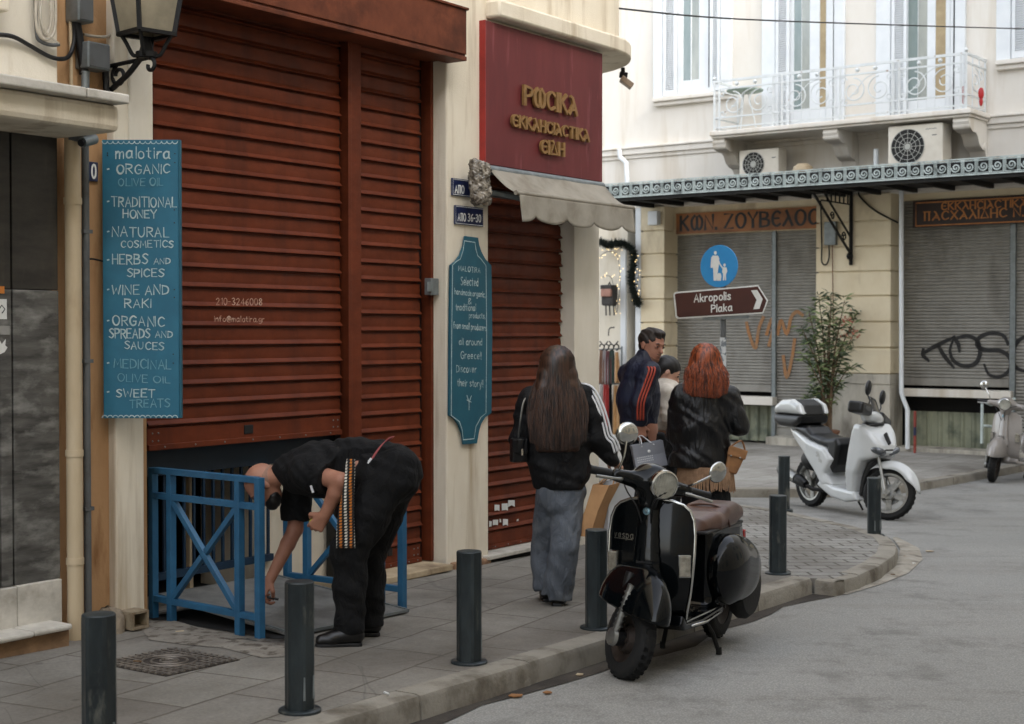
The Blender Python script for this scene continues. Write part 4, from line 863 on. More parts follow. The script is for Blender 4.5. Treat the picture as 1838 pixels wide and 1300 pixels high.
# notices on the marble
for nm, lb, x0_, y0_, x1_, y1_, mt in (('paper_notice', 'white paper notice with a small drawing on the dark marble', -8, 537, 12, 573, MT['white']), ('paper_notice', 'grey scrap of a notice below the white paper', -8, 585, 17, 601, M('grey_paper', srgb(150, 148, 142), srgb(130, 128, 122), 9, .8)), ('orange_label', 'small orange label above the white notice on dark marble', -8, 514, 8, 527, M('orange_label', srgb(196, 122, 48), srgb(170, 98, 34), 9, .7)), ('torn_paper', 'torn white paper remnant low on the dark marble', -8, 609, 13, 640, MT['white'])):
    g = MB()
    if nm == 'torn_paper': g.prism([WALL.hit(x, y, .001) for x, y in ((-8, 616), (0, 612), (3, 618), (10, 609), (9, 620), (13, 624), (8, 632), (-8, 640))], WN * .002)
    else: g.pbox(WALL, ws(x0_), ws(x1_), .001, .003, wz(0, y1_), wz(0, y0_))
    if nm == 'paper_notice' and mt is MT['white']: pass
    t = part(g, nm, mt); setp(t, lb, 'notice')
    if lb.startswith('white paper'):
        g = MB(); ribbon(g, [WALL.hit(x, y, .0045) for x, y in ((-2, 556), (3, 548), (9, 555), (4, 562))], .006, WN); part(g, 'drawing', MT['black'], t)
# square drain outlet
sv = ws(238, .1); zv = gz(sv, .1) + .02; dv = thing('drain_outlet', 'square metal drain duct at the foot of the pilaster', 'drain', WALL.at(sv + .05, zv, .05))
x_s0, x_s1, z_0, z_1 = ws(236, .12), ws(265, .12), wz(250, 1130, .12), wz(250, 1098, .12); g = MB(); e = .012
g.pbox(WALL, x_s0, x_s1, -.05, .12, z_0, z_0 + e); g.pbox(WALL, x_s0, x_s1, -.05, .12, z_1 - e, z_1); g.pbox(WALL, x_s0, x_s0 + e, -.05, .119, z_0 + e, z_1 - e); g.pbox(WALL, x_s1 - e, x_s1, -.05, .119, z_0 + e, z_1 - e); part(g, 'duct', M('rusty_cream_metal', srgb(150, 138, 116), srgb(110, 90, 66), 12, .7), dv)
g = MB(); g.pbox(WALL, x_s0 + e, x_s1 - e, -.05, -.03, z_0 + e, z_1 - e); part(g, 'duct_back', MT['black'], dv)
# rough mortar round the duct
g = MB(); g.ball(WALL.at(sv - .10, z_0 - .02, .0), (.10, .10, .15), 14, 10); g.ball(WALL.at(sv + .08, z_0 - .06, .06), (.16, .12, .055), 14, 10)
for i, p in enumerate(g.v): g.v[i] = p + V((random.uniform(-.012, .012), random.uniform(-.012, .012), random.uniform(-.012, .012)))
part(g, 'mortar', M('rough_mortar', srgb(150, 136, 116), srgb(112, 100, 84), 12, .95, bmp=.8, bscale=50), dv, smooth=True)

# ---------------------------------------------------------------- lantern
ls = ws(197, -.05); LN = .27
lt = thing('wall_lantern', 'black iron wall lantern with frosted panes on a scrolled bracket', 'lantern', WALL.at(ls, 3.1, 0))
pc = WALL.hit(263, 62, LN); ZB = pc.z; pc = V((pc.x, pc.y, 0))
q1 = V((0.15, 0, 0)); cor = [V((0.15 * math.cos(a), 0.15 * math.sin(a), 0)) for a in [-PI / 2 + PI / 2 * k for k in range(4)]]
def lv(c, k, z): return pc + c * k + V((0, 0, z))
g = MB()
for i in range(4):
    a, b = cor[i], cor[(i + 1) % 4]
    g.bar(lv(a, 1, ZB), lv(a, 1.42, ZB + .36), .022, .022); g.bar(lv(a, 1.02, ZB), lv(b, 1.02, ZB), .028, .02); g.bar(lv(a, 1.45, ZB + .36), lv(b, 1.45, ZB + .36), .03, .03)
    g.tube([V(p) for p in catmull([tuple(lv(a, .9, ZB - .005)), tuple(lv(a, .72, ZB - .05)), tuple(lv(a, .5, ZB - .11)), tuple(lv(a, .28, ZB - .115))])], .011, 8)
g.prism([lv(c, 1.5, ZB + .375) for c in cor], V((0, 0, .02))); g.add([lv(c, 1.55, ZB + .395) for c in cor] + [lv(cor[0], 0, ZB + .62)], [(0, 1, 4), (1, 2, 4), (2, 3, 4), (3, 0, 4), (3, 2, 1, 0)])
g.tube([lv(cor[0], 0, ZB - .13), lv(cor[0], 0, ZB - .02)], [.05, .02], 10); g.tube([lv(cor[0], 0, ZB - .125), lv(cor[0], 0, ZB - .095)], .058, 14)
part(g, 'lantern_frame', MT['iron'], lt)
g = MB()
for i in range(4):
    a, b = cor[i], cor[(i + 1) % 4]; m1 = [lv(a, .97, ZB + .012), lv(b, .97, ZB + .012), lv(b, 1.39, ZB + .35), lv(a, 1.39, ZB + .35)]; nn = ((m1[1] - m1[0]).cross(m1[2] - m1[0])).normalized() * .003
    g.hexa([p - nn for p in m1] + [p + nn for p in m1])
part(g, 'pane', MT['lampglass'], lt)
g = MB(); g.tube([lv(cor[0], 0, ZB + .02), lv(cor[0], 0, ZB + .16)], [.02, .035], 10); part(g, 'bulb_holder', MT['iron'], lt)
g = MB(); bp = WALL.at(ls, wz(205, 165, .0), -.05); tp = lv(cor[0], 0, ZB - .12); mid = lambda t, dz: bp.lerp(tp, t) + V((0, 0, dz))
g.tube([V(p) for p in catmull([tuple(bp), tuple(mid(.25, -.0)), tuple(mid(.55, .0)), tuple(mid(.85, .02)), tuple(tp)])], .016, 8)
hb = WALL.at(ls, tp.z - .02, -.05); g.tube([hb, tp + V((0, 0, -.008))], .012, 8)
dirv = (tp - hb); dirv.z = 0; dirv.normalize()
def scroll(c, r, a0, a1, rr=.011, n=22):
    g.tube([c + dirv * (r * (1 - .55 * i / n) * math.cos(a0 + (a1 - a0) * i / n)) + UP * (r * (1 - .55 * i / n) * math.sin(a0 + (a1 - a0) * i / n)) for i in range(n + 1)], rr, 6)
scroll(hb + dirv * .09 - UP * .06, .06, PI * .6, PI * 3.0); scroll(tp - UP * .05 + dirv * .03, .04, PI * .5, -PI * 1.1)
g.bar(bp - UP * .06, V((bp.x, bp.y, hb.z + .05)), .03, .012); part(g, 'bracket', MT['iron'], lt, smooth=40)
# ================================================================ railings, hatch, bollards, manhole
def railing(label, O, u, L=.97, H=.88):
    t = thing('blue_railing', label, 'railing', O, group='blue railings round the stair hatch')
    side = u; A = lambda d, z: V((O.x, O.y, 0)) + u * d + V((0, 0, zroad((O + u * d).x, (O + u * d).y) + .12 + z))
    for d in (0.02, .19, .80, L):
        g = MB(); g.bar(A(d, -.02), A(d, H - .02 if d in (.19, .80) else H - .001), .042, .042, u); part(g, 'post', MT['bluerail'], t, bevel=.003)
    g = MB(); g.bar(A(.04, H - .015), A(L - .02, H - .015), .034, .045, UP); part(g, 'top_rail', MT['bluerail'], t, bevel=.003)
    g = MB(); g.bar(A(.04, H - .16), A(L - .02, H - .16), .036, .036, UP); part(g, 'middle_rail', MT['bluerail'], t, bevel=.003)
    g = MB(); g.bar(A(.04, .12), A(L - .02, .12), .036, .036, UP); part(g, 'bottom_rail', MT['bluerail'], t, bevel=.003)
    g = MB(); g.bar(A(.21, H - .18), A(.78, .14), .034, .032, u); part(g, 'cross_brace', MT['bluerail'], t, bevel=.003)
    g = MB(); g.bar(A(.21, .14), A(.478, .405), .034, .030, u); g.bar(A(.512, .435), A(.78, H - .18), .034, .030, u); part(g, 'cross_brace', MT['bluerail'], t, bevel=.003)
    return t
r1a, r1b = G(276, 1110), G(473, 1150); ru = (r1b - r1a); ru.z = 0; ru.normalize()
railing('blue painted railing panel nearer the camera, left of the bending man', r1a - ru * .02, ru)
r2b = G(722, 1093)
railing('blue painted railing panel behind the bending man', r2b - WN * .97, WN)
MT['bluerail_shaded'] = M('shaded_blue_rail_paint', srgb(22, 50, 72), srgb(16, 38, 58), 8, .5)  # railing blue darkened in the colour for the shade inside the opening
s_a, s_b = ws(262, -.3), ws(486, -.3)
t = thing('inner_stair_railing', 'dark blue barred railing inside the opening under the wide shutter', 'railing', WALL.at(s_a, gz(s_a, 0), -.3))
zb0, zt0 = wz(470, 1003, -.3) - .0, 1.0
g = MB(); g.pbox(WALL, s_a, s_b, -.32, -.28, zb0 - .02, zb0 + .025); part(g, 'rail', MT['bluerail_shaded'], t); g = MB(); g.pbox(WALL, s_a, s_b, -.32, -.28, .93, .97); part(g, 'rail', MT['bluerail_shaded'], t)
for i in range(13):
    s = s_a + .05 + (s_b - s_a - .08) * i / 12; g = MB(); g.pbox(WALL, s - .008, s + .008, -.308, -.292, zb0 + .02, .94); part(g, 'bar', MT['bluerail_shaded'], t)
g = MB(); sq = ws(342, -.5); g.pbox(WALL, sq - .015, sq + .015, -.55, -.5, -.1, 1.3); setp(part(g, 'inner_post', MT['pipe_cream']), 'thin cream post behind the inner stair railing', 'post')
# hatch
hs0, hs1 = 5.98, 7.02
def HP(s, n, dz): return WALL.at(s, gz(s, n) + dz, n)
g = MB(); A = [HP(hs0 + .03, -.18, .13), HP(hs1, -.18, .13), HP(hs1, .93, .02), HP(hs0 + .03, .93, .02)]
g.hexa([p - V((0, 0, .012)) for p in A] + A)
hm = M('worn_tread_plate', srgb(124, 123, 118), srgb(98, 97, 93), 5, .6, metal=.1, bmp=.3, bscale=120, dirt=srgb(64, 60, 54), dscale=3)
ht = thing('stair_hatch', 'grey tread plate hatch propped up between the two blue railings', 'hatch', HP(6.5, .4, 0)); part(g, 'plate', hm, ht)
g = MB(); g.bar(A[0].lerp(A[1], .02), A[3].lerp(A[2], .02), .012, .02); g.bar(A[1], A[2], .012, .016); g.bar(A[3], A[2], .01, .016); part(g, 'frame', MT['zinc'], ht)
g = MB(); z_ = .006; g.add([HP(hs0 - .05, -.16, z_), HP(hs1 + .02, -.16, z_), HP(hs1 + .02, .9, z_), HP(hs0 - .05, .9, z_)], [(0, 1, 2, 3)]); part(g, 'pit', MT['dark_void'], ht)  # flat near-black sheet stands in for the shade under the hatch
for k, (x, y) in enumerate(((545, 1044), (536, 1050))): pass
# bollards
bt = thing('bollard', 'nearest bollard, cut off by the bottom edge of the photo', 'bollard', (0, 0, 0), group='grey green bollards along the kerb')
prof = [(.064, -.05), (.064, .552), (.0632, .562), (.060, .567), (.0, .570)]
g = MB(); n = 24; rows = []
for r, h in prof:
    row = []
    for k in range(n + 1):
        a = 2 * PI * (k % n) / n; fl = 1 - (.10 if (k % n) % 4 in (1, 2) and h < .56 else 0); row.append(V((r * fl * math.cos(a), r * fl * math.sin(a), h)))
    rows.append(row)
g.grid(rows); part(g, 'post', MT['bollard'], bt, world=False, smooth=18)
g = MB(); g.lathe((0, 0, -.02), UP, [(.093, 0), (.093, .03), (.088, .034), (.066, .035)], 28); part(g, 'base_ring', MT['bollard'], bt, world=False, smooth=40)
g = MB()
for a in (-2.2, -1.3, -.5): g.tube([V((.0625 * math.cos(a), .0625 * math.sin(a), h)) for h in (.06, .16)], [.006, .004], 8)
part(g, 'weld_mark', MT['zinc'], bt, world=False, smooth=60)
BO = [(None, None, 'nearest bollard, cut off by the bottom edge of the photo'), (538, 1277, 'bollard in front of the bending man\'s shoes'), (842, 1190, 'bollard between the bending man and the long haired woman'), (1070, 1128, 'bollard right behind the black scooter\'s front wheel'), (1396, 1030, 'bollard on the slab edge right of the black scooter'), (1407, 916, 'bollard beside the rear wheel of the white scooter'), (1569, 962, 'bollard hiding part of the white scooter\'s front wheel')]
for i, (x, y, lb) in enumerate(BO):
    o = bt if i == 0 else copy_tree(bt)
    if i == 0:
        q = AT(177, 1103, 5.64); q.z = zroad(q.x, q.y) + .12
    else: q = G(x, y, .12 if i < 5 else .085)
    o.location = q; o.rotation_euler = (0, 0, i * .9 + .2); o['label'] = lb
    if i == 6: o.rotation_euler = (.03, -.035, .5); o.scale = (1, 1, .93)
    if i == 5: o.scale = (1, 1, 1.0)
# manhole cover
mc = G(304, 1187, .125); mu = WN.copy(); g = MB(); z_ = .006
def MP(a, b, dz): return flat_z(mc + Wd * a + WN * b, .12 + dz)
S_ = .245; g.prism([MP(-S_, -S_, .001), MP(S_, -S_, .001), MP(S_, S_, .001), MP(-S_, S_, .001)], V((0, 0, .004)))
mh = thing('manhole_cover', 'square cast iron manhole cover with ring pattern in the pavement', 'manhole cover', MP(0, 0, 0)); part(g, 'plate', M('rusty_cast_iron', srgb(70, 62, 56), srgb(48, 42, 38), 12, .7, metal=.3, bmp=.3), mh)
g = MB()
for r in (.045, .09, .135): g.tube([MP(r * math.cos(a), r * math.sin(a), .008) for a in [2 * PI * k / 36 for k in range(36)]], .006, 6, closed=True)
for k in range(-5, 6):
    q = k * .043
    for sg_ in (-1, 1):
        lo = math.sqrt(max(.15 ** 2 - q * q, 0)) if abs(q) < .15 else 0.0
        for a, b in (((q, sg_ * max(lo, .0)), (q, sg_ * S_)), ((sg_ * max(lo, .0), q), (sg_ * S_, q))): g.bar(MP(a[0], a[1], .007), MP(b[0], b[1], .007), .015, .008)
for k in range(4):
    a = k * PI / 2 + .3; g.bar(MP(0, 0, .008), MP(.05 * math.cos(a), .05 * math.sin(a), .008), .012, .005)
part(g, 'raised_pattern', M('worn_iron_ridges', srgb(136, 128, 118), srgb(100, 92, 84), 12, .5, metal=.5), mh)
# litter
lm = [MT['white'], MT['stone_step'], MT['wood'], M('dry_leaf', srgb(110, 84, 54), srgb(80, 58, 36), 30, .9)]
for i, (x, y) in enumerate(((690, 1245), (1040, 1212), (985, 1244), (255, 1190), (1640, 1012), (1668, 990), (1622, 1000), (1600, 1032), (360, 1140), (330, 1135), (925, 1250))):
    q = G(x, y, .006 if x > 640 and x != 690 else .126); a = random.random() * 6
    g = MB()
    if i % 3 == 0: g.tube([q + V((0, 0, .006)), q + V((.045 * math.cos(a), .045 * math.sin(a), .006))], .005, 8); nm, lb = 'cigarette_butt', 'tiny cigarette butt lying on the ground'
    else:
        s_ = .022 + .02 * random.random(); g.prism([q + V((s_ * math.cos(a + k) * random.uniform(.5, 1.2), s_ * math.sin(a + k) * random.uniform(.5, 1.2), .002)) for k in (0, 1.2, 2.3, 3.4, 5)], V((0, 0, .004))); nm, lb = 'litter_scrap', 'small dry scrap of litter lying on the ground'
    setp(part(g, nm, lm[i % 4]), lb, 'litter', 'litter on the ground')
# ================================================================ opposite building
MT['fac'] = M('pale_cream_facade', srgb(226, 221, 212), srgb(217, 210, 198), 1.2, .9, bmp=.15, bscale=60, stretch=(1, 1, .5), dirt=srgb(196, 183, 162), dscale=1.5, dlo=.5, dhi=.8, dstretch=(2, 2, .2))
MT['fac_warm'] = M('warm_cream_stone', srgb(226, 213, 184), srgb(212, 196, 164), 1.4, .85, bmp=.2, bscale=50, stretch=(1, 1, .6), dirt=srgb(146, 122, 90), dscale=1.6, dlo=.54, dhi=.85, dstretch=(1, 1, .5))
MT['whitewood'] = M('white_painted_joinery', srgb(224, 227, 228), srgb(214, 218, 220), 3, .55)
MT['greyshut'] = M('grey_shutter_paint', srgb(146, 143, 135), srgb(130, 127, 119), 4, .55, dirt=srgb(98, 93, 85), dscale=1.4, dstretch=(1, 1, .5))
MT['ironwhite'] = M('pale_painted_iron', srgb(220, 223, 223), srgb(206, 211, 211), 10, .5, dirt=srgb(140, 110, 84), dscale=9, dlo=.64, dhi=.74)
MT['frieze'] = M('pale_green_cast_iron', srgb(196, 206, 203), srgb(172, 184, 181), 8, .5, dirt=srgb(84, 92, 90), dscale=6)
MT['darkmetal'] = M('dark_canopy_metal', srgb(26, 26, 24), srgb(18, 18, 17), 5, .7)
MT['concrete'] = M('stained_concrete_dado', srgb(196, 190, 176), srgb(156, 150, 138), 2.2, .9, bmp=.3, bscale=30, stretch=(1, 1, .3), dirt=srgb(86, 80, 70), dscale=2.2, dlo=.48, dhi=.75, dstretch=(1.4, 1.4, .4))
MT['signorange'] = M('ochre_sign_board', srgb(166, 108, 60), srgb(142, 90, 50), 3, .6, dirt=srgb(96, 60, 34), dscale=2, dstretch=(1, 1, 1))
MT['curtain'] = M('tan_curtain', srgb(176, 158, 124), srgb(150, 132, 102), 5, .8)
MT['tealglass'] = M('teal_dark_glass', srgb(110, 128, 127), srgb(140, 152, 150), 3, .1, stretch=(1, 1, .3), spec=.7)
MT['paleglass'] = M('pale_reflecting_glass', srgb(176, 178, 170), srgb(130, 138, 134), 2, .12, stretch=(1, 1, .3), spec=.7)
opp = thing('neoclassical_building', 'pale neoclassical building across the side street with a white balcony', 'building', FAC.at(0, -.2, 0))
GF = -.45
r = fs
def FB(mb, x0, x1, n0, n1, z0, z1, at=None):
    """box between two photo columns measured on the plane at depth n1"""
    a = n1 if at is None else at
    return mb.pbox(FAC, r(x0, a), r(x1, a), n0, n1, z0, z1)
zc = AT(1500, 347, FAC.hit(1500, 347).y).z                    # underside of canopy
z_sl = fz(1500, 225, .85)                                      # balcony slab underside
w = MB(); w.pbox(FAC, -26, 30, -6, 0.0, zc - .05, 12.0); w.pbox(FAC, -26, r(1075) - .2, -6, -.02, -.8, zc); w.pbox(FAC, r(1838) + 2.2, 30, -6, -.02, -.8, zc); w.pbox(FAC, -26, 30, -6, -.8, -.8, zc)
part(w, 'wall', MT['fac'], opp)
def rust_pier(x0, x1, label=None, dado=True):
    zj = [fz(1530, y) for y in (398, 443, 488, 532, 578, 624, 671)]
    g = MB(); a0, a1 = r(x0), r(x1); g.pbox(FAC, a0 + .03, a1 - .03, -.5, -.035, zj[-1], zc)
    edges = [zc] + zj
    for i in range(len(edges) - 1): g.pbox(FAC, a0, a1, -.48, 0.0, edges[i + 1] + .012, edges[i] - .012)
    o = part(g, 'pier', MT['fac_warm'], opp, bevel=.01)
    g = MB(); g.pbox(FAC, a0 - .01, a1 + .004, -.49, .02, -.6, zj[-1] - .16); g.pbox(FAC, a0 - .02, a1 + .008, -.5, .035, zj[-1] - .16, zj[-1]); part(g, 'dado', MT['concrete'], o, bevel=.01)
rust_pier(1150, 1192); rust_pier(1464, 1598); rust_pier(1960, 2090)
# frontage left of the first pier (shop entrance with the garland)
w = MB(); w.pbox(FAC, -26, r(1123), -.6, -.06, -.6, zc); part(w, 'side_frontage', MT['plaster_pale'], opp)
w = MB(); w.pbox(FAC, r(1113, -.02), r(1123, -.02), -.3, -.02, -.6, zc - .75); w.pbox(FAC, r(1140, -.02), r(1150, -.02), -.3, -.02, -.6, zc); part(w, 'door_frame', MT['whitewood'], opp, bevel=.01)
w = MB(); w.pbox(FAC, r(1122, -.4), r(1142, -.4), -.42, -.36, -.6, zc); part(w, 'shop_door', MT['wood'], opp)
# shop fronts
def fine_shutter(x0, x1, n, z0, z1, label):
    mb = MB(); p = .052; z = z0 + .12; rows = []; a0, a1 = r(x0, n), r(x1, n)
    while z < z1:
        for a, b in ((-.012, 0), (-.012, .008), (.008, .014), (.012, .03), (.004, p - .004)): rows.append([FAC.at(a0, z + b, n + a), FAC.at(a1, z + b, n + a)])
        z += p
    mb.grid(rows); o = part(mb, 'grey_shutter', MT['greyshut'], opp, label=label)
    g = MB(); g.pbox(FAC, a0, a1, n - .02, n + .012, z0, z0 + .12); part(g, 'bottom_bar', MT['greyshut'], o, bevel=.004); return o
zA = fz(1350, 703, GF); zD = fz(1430, 783, GF); zS = fz(1330, 418, GF) + .0
sA = fine_shutter(1200, 1385, GF, zA, zS, 'grey roller shutter above the left shop window sill'); sD = fine_shutter(1392, 1480, GF, zD, zS, 'grey door shutter down to the ground beside the plant')
zB = fz(1700, 693, GF); sB = fine_shutter(1612, 1812, GF, zB, 3.9, 'grey roller shutter with a black graffiti tag'); sE = fine_shutter(1822, 1950, GF, -.2, 3.9, 'grey door shutter at the right edge')
for a, b, z0 in ((1385, 1392, -.5), (1812, 1822, -.5)): w = MB(); FB(w, a, b, GF - .1, GF + .05, z0, 3.9); part(w, 'shutter_mullion', MT['zinc'], opp, bevel=.004)
w = MB(); FB(w, 1205, 1387, GF - .2, GF + .16, fz(1350, 727, GF + .16), fz(1350, 712, GF + .16)); part(w, 'window_sill', MT['fac'], opp, bevel=.01); w = MB(); FB(w, 1618, 1815, GF - .2, GF + .16, fz(1680, 713, GF + .16), fz(1680, 699, GF + .16)); part(w, 'window_sill', MT['fac'], opp, bevel=.01)
# corrugated panels below the sills
for x0, x1 in ((1205, 1386), (1622, 1814)):
    a0, a1 = r(x0, GF), r(x1, GF); nn = int((a1 - a0) / .03); rows = [[], []]
    g = MB()
    for i in range(nn + 1):
        a = a0 + (a1 - a0) * i / nn; d = GF - .14 + (.03 if i % 6 in (0, 1) else 0)
        rows[0].append(FAC.at(a, -.5, d)); rows[1].append(FAC.at(a, zA - .24, d))
    g.grid(rows); part(g, 'corrugated_panel', M('mossy_corrugated_panel', srgb(150, 152, 128), srgb(120, 124, 106), 3, .7, stretch=(1, 1, .3), dirt=srgb(76, 84, 72), dscale=3), opp)
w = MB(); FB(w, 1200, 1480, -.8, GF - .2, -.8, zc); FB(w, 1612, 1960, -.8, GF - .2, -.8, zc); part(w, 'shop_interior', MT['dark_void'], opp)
w = MB(); FB(w, 1192, 1466, GF - .25, GF + .12, zS, zc - .02); FB(w, 1598, 1960, GF - .25, GF + .1, 3.72, zc - .02); part(w, 'lintel', MT['fac_warm'], opp)
w = MB(); w.pbox(FAC, r(1380, .0), r(1470, .0), -.5, .1, -.6, fz(1430, 786, .0)); w.pbox(FAC, r(1600), r(1960), -.5, .02, -.6, fz(1640, 804, 0)); part(w, 'doorstep', MT['concrete'], opp, bevel=.01)
# signs over the shops
so = thing('shop_name_board', 'ochre name board with black Greek lettering over the left grey shutter', 'sign', FAC.at(r(1340, GF + .16), zS, GF + .16))
g = MB(); FB(g, 1213, 1470, GF + .12, GF + .16, fz(1213, 421, GF + .16), fz(1213, 384, GF + .16)); part(g, 'board', MT['signorange'], so, bevel=.004)
g = MB(); text_fit(g, FAC, GF + .164, 'K\u03c9N. ZOYB\u0454\u039bOC', (1222, 414), (1468, 402), 25, .042, con=.25); part(g, 'black_lettering', MT['black'], so)
sk = thing('shop_name_board', 'dark name board with gold Greek lettering at the right edge', 'sign', FAC.at(r(1780, GF + .16), 3.3, GF + .16))
g = MB(); FB(g, 1637, 1990, GF + .1, GF + .16, fz(1637, 409, GF + .16), fz(1637, 361, GF + .16)); part(g, 'board', M('dark_brown_board', srgb(52, 34, 26), srgb(36, 24, 20), 4, .5), sk, bevel=.004)
g = MB(); text_fit(g, FAC, GF + .164, '\u0454KK\u039bHCI\u03b1CTIK\u03b1', (1690, 377), (1842, 371), 13, .02, con=.25); text_fit(g, FAC, GF + .164, '\u03a0\u03b1CX\u03b1\u039bI\u0394HC N.\u0393', (1658, 396), (1836, 388), 15, .022, con=.25)
a0, a1, z0, z1 = r(1643, GF + .16), r(1985, GF + .16), fz(1643, 406, GF + .16), fz(1643, 365, GF + .16)
ribbon(g, [FAC.at(a, z, GF + .163) for a, z in ((a0, z0), (a1, z0), (a1, z1), (a0, z1), (a0, z0))], .02, RN); part(g, 'gold_lettering', M('gold_paint', srgb(188, 124, 62), srgb(160, 98, 44), 9, .5), sk)
# graffiti
g = MB()
for st in ([(1657, 628), (1657, 638), (1666, 647)], [(1658, 634), (1674, 624), (1692, 615), (1712, 605)], [(1684, 620), (1694, 638), (1711, 659)], [(1712, 606), (1720, 618), (1722, 630)], [(1712, 609), (1735, 603), (1754, 612), (1759, 634), (1750, 653), (1730, 657), (1712, 648), (1705, 630), (1710, 612)], [(1809, 617), (1800, 602), (1778, 598), (1758, 606), (1754, 620), (1768, 628), (1795, 630), (1812, 642), (1813, 662), (1796, 676), (1776, 673), (1767, 656)], [(1848, 600), (1828, 612), (1817, 634), (1824, 660), (1848, 668)]):
    ribbon(g, [FAC.hit(x, y, GF + .02) for x, y in catmull([(float(a), float(b)) for a, b in st])], .066, RN, 0, 0, .4)
part(g, 'graffiti', MT['black'], sB)
g = MB()
for st in ([(1340, 580), (1346, 604), (1356, 625), (1362, 590), (1370, 570)], [(1376, 600), (1384, 575), (1390, 580), (1380, 620)]): ribbon(g, [FAC.hit(x, y, GF + .02) for x, y in catmull([(float(a), float(b)) for a, b in st])], .06, RN)
part(g, 'graffiti', M('orange_spray', srgb(164, 110, 62), srgb(140, 112, 84), 9, .8), sA)
g = MB()
for st in ([(1396, 600), (1402, 575), (1412, 600), (1420, 570), (1430, 560), (1440, 566)], [(1406, 640), (1412, 678), (1422, 640), (1426, 610)]): ribbon(g, [FAC.hit(x, y, GF + .02) for x, y in catmull([(float(a), float(b)) for a, b in st])], .06, RN)
part(g, 'graffiti', bpy.data.materials['orange_spray'], sD)
# ledge, windows
zl = fz(1286, 256); w = MB(); w.pbox(FAC, -26, 30, 0, .07, zl - .09, zl + .01); w.pbox(FAC, -26, 30, 0, .1, zl + .01, zl + .05); w.pbox(FAC, -26, 30, 0, .03, zl - .16, zl - .09); part(w, 'string_course', MT['fac'], opp, bevel=.01)
def leaf(x0, x1, z0, z1, n):
    g = MB(); a0, a1 = r(x0, n), r(x1, n); e = .05; g.pbox(FAC, a0, a0 + e, n - .03, n, z0, z1); g.pbox(FAC, a1 - e, a1, n - .03, n, z0, z1); g.pbox(FAC, a0 + e, a1 - e, n - .03, n, z0, z0 + .1)
    z = z0 + .1
    while z < z1 - .1:
        g.hexa([FAC.at(a0 + e, z, n - .028), FAC.at(a1 - e, z, n - .028), FAC.at(a1 - e, z + .008, n - .028), FAC.at(a0 + e, z + .008, n - .028), FAC.at(a0 + e, z - .02, n - .004), FAC.at(a1 - e, z - .02, n - .004), FAC.at(a1 - e, z - .012, n - .004), FAC.at(a0 + e, z - .012, n - .004)]); z += .034
    return g
def window(lab, xs, zsill, zglass, panes, leaves, dark, sill):
    """xs: outer surround columns; panes: list of (x0, x1, material)"""
    zt2 = 9.4; x0, xa, xb, x1 = xs; n = .05
    g = MB(); FB(g, x0, xa, -.05, n, zsill, zt2); FB(g, xb, x1, -.05, n, zsill, zt2); W_ = part(g, 'window', MT['whitewood'], opp, bevel=.012, label=lab)
    g = MB(); xl = xa; n2 = .012
    cols = sorted([p[:2] for p in panes]); prev = xa
    for a, b in cols:
        FB(g, prev, a, -.05, n2, zsill, zt2); FB(g, a, b, -.05, n2, zsill, zglass); prev = b
    FB(g, prev, xb, -.05, n2, zsill, zt2); part(g, 'frame', MT['whitewood'], W_, bevel=.008)
    for a, b, m_ in panes:
        q = MB(); FB(q, a - 1, b + 1, -.012, .001, zglass - .02, zt2); part(q, 'pane', m_, W_)
    for a, b in leaves: part(leaf(a, b, zsill + .02, zt2, .06), 'louvre_leaf', MT['whitewood'], W_)
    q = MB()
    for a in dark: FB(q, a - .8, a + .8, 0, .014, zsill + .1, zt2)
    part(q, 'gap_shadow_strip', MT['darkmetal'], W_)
    if sill: q = MB(); FB(q, x0 - 2, x1 + 2, -.05, .14, zsill - .07, zsill); FB(q, x0, x1, -.05, .09, zsill - .14, zsill - .07); part(q, 'sill', MT['fac'], W_, bevel=.012)
zw1 = fz(1270, 166, .1); window('window with open louvred leaves left of the balcony', (1171, 1188, 1291, 1311), zw1, fz(1240, 144), [(1225, 1238, MT['tealglass']), (1240, 1253, MT['paleglass'])], [(1189, 1212), (1273, 1290)], [1271], True)
zwb = z_sl + .07
window('left balcony door with a tan curtain', (1365, 1389, 1494, 1513), zwb, fz(1450, 198), [(1423, 1436, MT['tealglass']), (1437, 1451, MT['paleglass']), (1469, 1480, MT['curtain'])], [(1390, 1414), (1482, 1492)], [1493], False)
window('right balcony door with a teal reflection and tan curtain', (1569, 1595, 1710, 1729), zwb, fz(1650, 180), [(1627, 1644, MT['tealglass']), (1645, 1661, MT['paleglass']), (1676, 1694, MT['curtain'])], [(1597, 1624), (1697, 1707)], [1709], False)
window('window with white leaves at the right edge', (1784, 1810, 1900, 1930), fz(1800, 108, .1), fz(1850, 90), [(1850, 1880, MT['paleglass'])], [(1812, 1846)], [], True)
